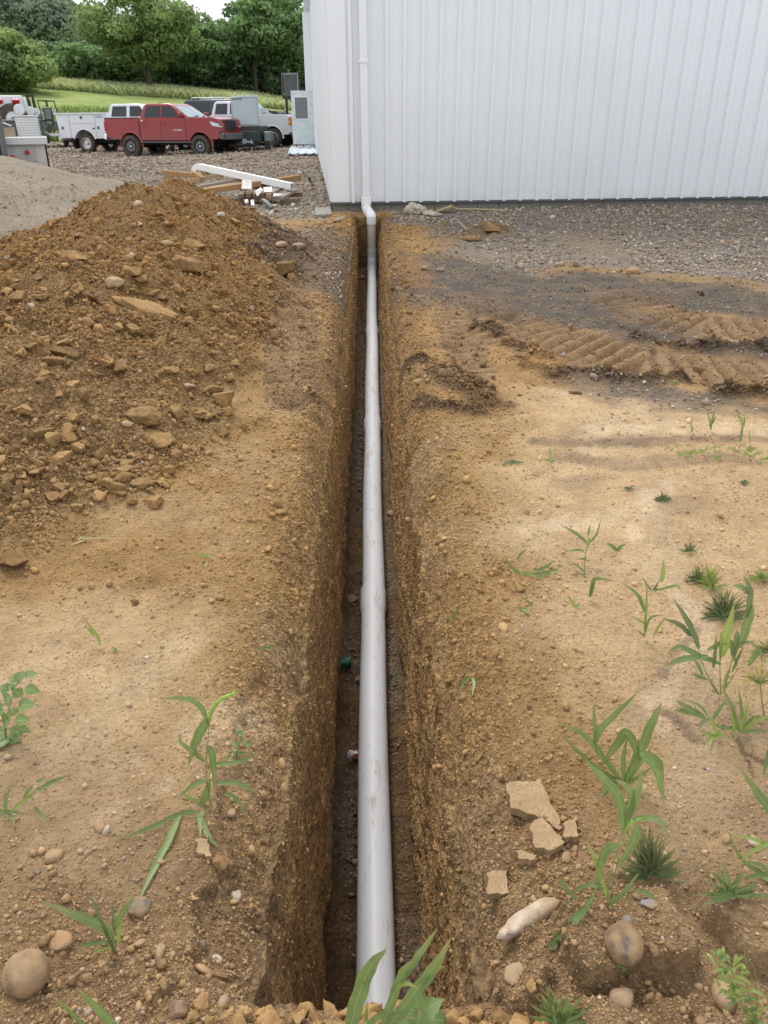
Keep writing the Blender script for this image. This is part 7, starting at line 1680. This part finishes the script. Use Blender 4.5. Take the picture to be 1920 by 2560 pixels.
for (tx, ty, bx, by, w) in [(100, 1728, 62, 1722, 22), (88, 1760, 45, 1765, 26), (62, 1680, 42, 1705, 24), (95, 1683, 62, 1690, 16), (20, 1695, 42, 1702, 18), (75, 1800, 38, 1802, 26), (48, 1845, 42, 1812, 30), (10, 1760, 28, 1740, 30), (52, 1868, 22, 1852, 32), (-10, 1890, 12, 1855, 44), (15, 1880, 20, 1850, 30), (30, 1735, 40, 1712, 20), (0, 1715, 22, 1725, 24), (78, 1830, 40, 1818, 18), (55, 1742, 35, 1725, 24), (5, 1810, 25, 1795, 34), (-20, 1780, 8, 1780, 40), (40, 1790, 28, 1770, 26), (-15, 1840, 12, 1830, 40), (15, 1725, 30, 1715, 18)]: p.oval((tx, ty), (bx, by), w)
p = Plant('clover', (597, 1912), 'little clover-like seedling on the left trench rim'); p.stem([(597, 1912), (600, 1860), (602, 1838)], 2)
for (tx, ty, bx, by, w) in [(590, 1826, 600, 1836, 13), (612, 1828, 602, 1836, 13), (604, 1846, 602, 1838, 12), (618, 1850, 606, 1858, 12), (630, 1862, 608, 1860, 12), (575, 1858, 596, 1862, 12), (584, 1892, 592, 1886, 14), (600, 1886, 592, 1886, 12), (588, 1902, 592, 1890, 12), (582, 1882, 590, 1884, 12)]: p.oval((tx, ty), (bx, by), w, serr=False)
for i, (x, y, lb, sc) in enumerate([(1392, 2370, 'four-leaved seedling on the bank left of the blotched cobble', 15), (1548, 2455, 'tiny light-green seedling under the clay lump', 12), (288, 1637, 'tiny seedling on the flat mud at left', 6)]):
    p = Plant('seedling', (x, y), lb, 'seedling')
    for a in (20, 110, 200, 290): p.oval((x+math.cos(R(a))*sc*1.3, y-sc*.4-math.sin(R(a))*sc*1.1), (x, y-sc*.4), sc*1.1, serr=False)
# ------------------------------------------------------------------ debris by the building, things in the trench
def wood(name, c):
    t = NT(name); co = t.coord(); mp_ = t.node('ShaderNodeMapping'); t.put(mp_.inputs[0], co); mp_.inputs['Scale'].default_value = (2, 22, 22)
    n = t.noise(2.2, 6, .65, mp_.outputs[0], .6); c1 = t.ramp(n, [(.3, tuple(k*.6 for k in c)), (.7, c)]); t.bump(n, .4, .01); return t.set(Base_Color=c1, Roughness=.85)
WD = [wood('pine', (.50, .35, .20)), wood('orange_pine', (.48, .28, .12)), wood('grey_wood', (.36, .31, .25)), wood('dark_wood', (.24, .16, .10))]
def board(p0, p1, Y0, Y1, w, h, mi, label, name='board', mt=None, roll=0, cat='board', group=None, z=None):
    a = at_y(*p0, Y0); b = at_y(*p1, Y1); c = (a+b)/2; d = b-a; L = d.length
    mb = MB(); mb.box((0, 0, 0), (L, w, h)); o = mb.build(name, mt or WD[mi], bevel=.004)
    q = d.to_track_quat('X', 'Z'); o.rotation_mode = 'QUATERNION'; o.rotation_quaternion = q @ Matrix.Rotation(roll, 4, 'X').to_quaternion(); o.location = c
    return tag(o, label, cat, group)
board((407, 431), (507, 441), 18.2, 17.6, .10, .09, 1, 'topmost board sticking out left of the lumber pile')
board((398, 460), (482, 457), 17.6, 17.4, .14, .05, 1, 'thin board pointing left under the topmost one')
board((505, 420), (520, 444), 17.3, 17.2, .09, .09, 0, 'short stub of timber standing up from the lumber pile')
board((486, 433), (508, 447), 17.2, 17.0, .10, .07, 1, 'short chunk of timber beside the upright stub')
board((470, 454), (567, 434), 17.0, 17.1, .10, .07, 0, 'pale board slanting up to the right across the lumber pile')
board((428, 478), (612, 447), 16.4, 17.0, .16, .05, 2, 'long grey board slanting across the middle of the lumber pile')
board((450, 484), (640, 452), 16.2, 16.9, .18, .05, 0, 'long pale board just in front of the grey slanting one')
board((467, 485), (650, 459), 16.0, 16.6, .14, .10, 1, 'thick orange beam at the front of the lumber pile')
board((627, 463), (749, 444), 16.8, 17.6, .12, .11, 1, 'orange beam sticking out to the right behind the white box tube')
board((600, 470), (680, 462), 16.5, 16.8, .10, .10, 3, 'dark timber under the white box tube')
board((660, 494), (703, 469), 15.9, 16.5, .13, .06, 2, 'grey board rising beneath the end of the white box tube')
board((697, 497), (734, 476), 15.8, 16.5, .15, .05, 2, 'weathered grey board at the right end of the lumber pile')
board((700, 503), (741, 502), 15.9, 15.9, .10, .09, 3, 'short brown timber lying on the gravel at the pile end')
board((716, 487), (756, 486), 16.6, 16.6, .09, .08, 3, 'small dark timber behind the weathered grey board')
for i in range(9):
    x = 604+i % 5*17+random.uniform(-3, 3); y = 490+(i//5)*11+random.uniform(-2, 2)
    board((x, y), (x+random.uniform(4, 12), y-12), 15.75+.02*i, 16.5, .10, .075, random.choice([0, 2, 3, 3]), 'short cut timber with its end facing us at the front of the lumber pile', group='short timber ends in the lumber pile')
# white box tube (spare downspout) with an open end
def boxtube():
    a = at_y(500, 417, 17.3); b = at_y(731, 466, 16.3); d = b-a; L = d.length; q = d.to_track_quat('X', 'Z'); o = empty('white_box_tube', a, 0, 'long white rectangular downspout tube lying on top of the lumber pile', 'downspout tube')
    o.rotation_mode = 'QUATERNION'; o.rotation_quaternion = q
    w, h, t = .13, .115, .004; mb = MB()
    for c, s_ in (((L/2, 0, h/2), (L, w, t)), ((L/2, 0, -h/2), (L, w, t)), ((L/2, w/2, 0), (L, t, h-t)), ((L/2, -w/2, 0), (L, t, h-t))): mb.box(c, s_)
    mb.build('tube', M['pvc'], o); mb = MB(); mb.box((L-.10, 0, 0), (.005, w-.012, h-.012)); mb.build('inner_end', M['gunmetal'], o)
    mb = MB(); ar = [(0-.13*math.sin(R(k)), -.13+.13*math.cos(R(k))) for k in range(0, 81, 16)]
    for i in range(len(ar)-1):
        (x0, z0), (x1, z1) = ar[i], ar[i+1]; mb.box(((x0+x1)/2, 0, (z0+z1)/2), (.05, w, h), rot=(0, -R(8+16*i), 0))
    mb.build('elbow', M['pvc'], o, bevel=.01)
boxtube()
DW = simple('dusty_white', (.66, .65, .61), .6, 0, .12, 8, dirt=(.36, .28, .2), dirt_amt=.6)
def sheet(pts, Ys, th, label, name='white_sheet', mt=None, cat='offcut'):
    P = [at_y(px, py, Y) for (px, py), Y in zip(pts, Ys)]; c = sum(P, Vector())/len(P); n = (P[1]-P[0]).cross(P[2]-P[0]).normalized()*th
    mb = MB(); k = len(P); mb.add([p-c for p in P]+[p-c+n for p in P], [tuple(range(k)), tuple(range(2*k-1, k-1, -1))]+[(i, (i+1) % k, (i+1) % k+k, i+k) for i in range(k)])
    o = mb.build(name, mt or DW, bevel=.003); o.location = c; return tag(o, label, cat)
sheet([(605, 449), (629, 449), (630, 473), (604, 472)], [16.1, 16.1, 15.9, 15.9], .02, 'white square offcut leaning on the front of the lumber pile')
sheet([(637, 478), (652, 467), (658, 475), (643, 491)], [15.8, 15.9, 15.8, 15.7], .015, 'tilted white block end in front of the lumber pile')
sheet([(658, 468), (680, 466), (681, 479), (660, 480)], [16.1, 16.1, 15.9, 15.9], .015, 'white tube offcut right of the tilted one')
sheet([(684, 482), (708, 485), (700, 489), (683, 490)], [15.9, 15.9, 15.8, 15.8], .01, 'crumpled white scrap on the short timbers')
sheet([(610, 499), (619, 497), (621, 504), (613, 508)], [15.5, 15.5, 15.4, 15.4], .03, 'white pipe end at the foot of the lumber pile')
sheet([(626, 500), (634, 498), (636, 512), (628, 513)], [15.5, 15.5, 15.3, 15.3], .03, 'white and black tube end beside the pipe end')
sheet([(652, 497), (662, 496), (683, 514), (676, 520)], [15.5, 15.5, 15.1, 15.1], .05, 'dark gutter piece with pale tip pointing toward the trench', mt=M['gunmetal'])
o = sheet([(787, 526), (826, 522), (829, 541), (789, 544)], [0]*4 if False else [gp(787, 526)[1], gp(826, 522)[1], gp(829, 541)[1], gp(789, 544)[1]], -.03, 'pale grey concrete slab flat on the ground at the building corner', 'concrete_slab', M['block'], 'slab'); o.location.z += .012
for i, (x0, y0, x1, y1, lb) in enumerate([(836, 553, 866, 540, 'thin pale flake of stone by the trench head')]):
    board((x0, y0), (x1, y1), gp(x0, y0)[1], gp(x1, y1)[1], .08, .03, 2, lb, 'flat_stone', mt=M['block'], cat='stone')
p = [at_y(758, 430, 17.2), at_y(766, 436, 17.0), at_y(775, 450, 16.7), at_y(781, 461, gp(781, 461)[1])]
mb = MB(); mb.tube(spline(p, 6), .018, 8); tag(mb.build('cable', M['black'], smooth=True), 'short black cable curving over the gravel near the wall', 'cable')
mb = MB(); c = on_ground(750, 434); mb.box((0, 0, .03), (.12, .08, .03), rot=(.1, .2, .4)); o = mb.build('white_scrap', M['pvc']); o.location = c; tag(o, 'small white scrap at the upper end of the black cable', 'scrap')
# ribbed roofing sheets on the gravel beside the wall
def roofing(px0, py0, px1, py1, label, x_in, n, base=.02, wd=.92, ln=2.3):
    c = at_y((px0+px1)/2, 380, 34.6); o = empty('roofing_sheet', (c.x, c.y, SL*c.y+base), YAW, label, 'roofing sheets'); o.rotation_euler = (.0225, 0, YAW)
    for k in range(n):
        mb = MB(); pts = []; x = -wd/2
        for j in range(5):
            xc0 = -wd/2+.02+j*(wd-.04)/4; pts += [(xc0-.045, 0), (xc0-.015, .03), (xc0+.015, .03), (xc0+.045, 0)]
        vs = []; ys = np.linspace(-ln/2, ln/2, 7); m_ = len(pts)
        for yy in ys:
            for (a, b) in pts: vs.append((a+.02*k+.0*yy, yy+.05*k, b+.016*k+.035*k*0+.02*math.sin(yy*1.5+k)))
        F = [(i*m_+j, i*m_+j+1, (i+1)*m_+j+1, (i+1)*m_+j) for i in range(6) for j in range(m_-1)]
        mb.add(vs, F); s_ = mb.build('sheet', M['sheetm'], o); so_ = s_.modifiers.new('solid', 'SOLIDIFY'); so_.thickness = .003
    mb = MB(); mb.box((0, -ln/2+.06, -.01), (wd, .05, .03)); mb.box((0, ln/2-.1, -.01), (wd, .05, .03)); mb.build('batten', M['under'], o)
M['sheetm'] = simple('sheet_metal', (.62, .68, .74), .35, .2, .08, 2)
roofing(726, 390, 797, 368, 'stack of ribbed pale metal roofing sheets on the gravel by the open door', 0, 4, .05, 1.25, 5.6)
sheet([(783, 399), (797, 395), (800, 410), (785, 414)], [gp(783, 400)[1]+.3, gp(797, 396)[1]+.3, gp(800, 410)[1], gp(785, 414)[1]], .01, 'small bent pale sheet leaning on the wall below the roofing stack', 'sheet_offcut', M['sheetm'])
# shovel by the block course
def shovel():
    a = on_ground(1100, 533); o = empty('shovel', (a.x, a.y, gz(a.x, a.y)), 0, 'shovel with a long wooden handle lying along the foot of the white wall', 'shovel')
    e = at_y(1268, 526, a.y+.12)-Vector(o.location); mb = MB()
    mb.tube([Vector((.20, 0, .10)), Vector((.32, .02, .055)), Vector((e.x*.5, .06, max(.05, e.z*.6))), Vector((e.x, .1, e.z))], .02, 10); mb.build('handle', wood('ash_handle', (.48, .37, .22)), o, smooth=True)
    V = []; nx, ny = 9, 7
    for i in range(nx):
        t = i/(nx-1); w_ = .115*(1 if t < .6 else math.sqrt(max(0, 1-((t-.6)/.4)**2)))+.004
        for j in range(ny): s_ = (j/(ny-1)*2-1); V.append((.20-.30*t, s_*w_, .12-.10*t+.03*s_*s_*-1+.02))
    F = [(i*ny+j, i*ny+j+1, (i+1)*ny+j+1, (i+1)*ny+j) for i in range(nx-1) for j in range(ny-1)]
    mb = MB(); mb.add(V, F); b = mb.build('blade', simple('muddy_blade', (.38, .26, .14), .8, 0, .2, 20), o, smooth=True); b.modifiers.new('s', 'SOLIDIFY').thickness = .004
shovel()
p = [on_ground(1142, 563)+Vector((0, 0, .06)), on_ground(1155, 571)+Vector((0, 0, .05)), on_ground(1168, 578)+Vector((0, 0, .02))]
mb = MB(); mb.tube(p, .009, 6); tag(mb.build('twig', M['straw'], smooth=True), 'pale twig beside the small clay heap', 'twig')
# trench finds
def floor_z(Y): return float(pipe_z(Y)-.07)
def fl(px, py):
    d = ray(px, py); t = (-1.266-.07-CAM_Z)/(d[2]-.0525*d[1]); return Vector((d[0]*t, d[1]*t, CAM_Z+d[2]*t))
c = fl(856, 1668); o = empty('green_cup', c+Vector((.005, 0, .035)), R(15), 'green plastic cup lying on its side on the trench floor', 'cup')
gm_ = simple('green_plastic', (.015, .14, .05), .35, 0, .1)
mb = MB(); mb.lathe([(.022, -.04), (.024, -.038), (.031, .04), (.033, .042), (.029, .040), (.022, -.034), (.001, -.034)], 28, 'X'); mb.build('shell', gm_, o, smooth=True); mb = MB(); mb.lathe([(.031, .036), (.034, .038), (.034, .043), (.030, .043)], 28, 'X'); mb.build('rim', gm_, o, smooth=True)
c = fl(884, 1897); V = rock_shapes(3, 1, .3, 6, 999)[0]*np.array((.035, .022, .022)); C = np.where((n3(V/.03, 3, 5) > .0)[:, None], np.array((.75, .74, .74)), np.array((.45, .03, .04)))
mb = MB(); mb.lathe([(.001, -.035), (.02, -.03), (.022, -.012), (.016, 0), (.023, .012), (.02, .03), (.001, .032)], 20, 'X')
o = mb.build('crumpled_can', simple('can', (.55, .5, .5), .35, .5), smooth=False); o.location = c+Vector((0, 0, .03)); o.rotation_euler = (0, .4, .5)
ms = NT('can_print'); co = ms.coord(); ms.set(Base_Color=ms.ramp(ms.noise(45, 2, .5, co), [(.5, (.75, .74, .74)), (.52, (.5, .03, .04))]), Roughness=.35); o.data.materials[0] = ms.mt; tag(o, 'crumpled red and white can in the trench beside the pipe', 'can')
for (px, py, s_, lb) in ((979, 1288, .045, 'tan stone on the trench floor right of the pipe'), (905, 695, .06, 'pale grey stone on the trench floor near the far end'), (880, 1500, .04, 'brown stone on the trench floor left of the pipe')):
    q = fl(px, py); rock('stone', 0, 0, s_, (.30, .23, .14) if 'tan' in lb else ((.30, .30, .28) if 'grey' in lb else (.18, .12, .07)), lb, pos=q, seed=int(py) % 50+200, sq=.6, ang=3)
# ------------------------------------------------------------------ light, sky
SUN_EL, SUN_AZ = R(58), R(338)
w = bpy.data.worlds.new('World'); scene.world = w; w.use_nodes = True
nt = w.node_tree; bg = nt.nodes['Background']
sky = nt.nodes.new('ShaderNodeTexSky'); sky.sky_type = 'NISHITA'; sky.sun_disc = False; sky.sun_elevation = SUN_EL; sky.sun_rotation = SUN_AZ
sky.air_density = 1; sky.dust_density = 3; sky.ozone_density = 1
tc = nt.nodes.new('ShaderNodeTexCoord'); mp = nt.nodes.new('ShaderNodeMapping'); mp.inputs['Scale'].default_value = (1, 1, 3.5)
nz = nt.nodes.new('ShaderNodeTexNoise'); nz.inputs['Scale'].default_value = 2.6; nz.inputs['Detail'].default_value = 7
rp = nt.nodes.new('ShaderNodeValToRGB'); rp.color_ramp.elements[0].position = .30; rp.color_ramp.elements[0].color = (.55, .55, .55, 1); rp.color_ramp.elements[1].position = .52; rp.color_ramp.elements[1].color = (1, 1, 1, 1)
mx = nt.nodes.new('ShaderNodeMix'); mx.data_type = 'RGBA'; mx.inputs[7].default_value = (9.6, 10.0, 10.6, 1)
nt.links.new(tc.outputs['Generated'], mp.inputs[0]); nt.links.new(mp.outputs[0], nz.inputs['Vector']); nt.links.new(nz.outputs[0], rp.inputs[0])
nt.links.new(rp.outputs[0], mx.inputs[0]); nt.links.new(sky.outputs[0], mx.inputs[6]); nt.links.new(mx.outputs[2], bg.inputs[0])
bg.inputs[1].default_value = .07
sd = bpy.data.lights.new('sun', 'SUN'); sd.energy = 1.5; sd.angle = R(20); sd.color = (1, .96, .90)
so = bpy.data.objects.new('sun', sd); col.objects.link(so)
dirv = Vector((math.sin(SUN_AZ)*math.cos(SUN_EL), math.cos(SUN_AZ)*math.cos(SUN_EL), math.sin(SUN_EL)))
so.rotation_euler = (-dirv).to_track_quat('-Z', 'Y').to_euler()
scene.view_settings.view_transform = 'Standard'; scene.view_settings.look = 'None'; scene.view_settings.exposure = 0.80; scene.view_settings.gamma = 1
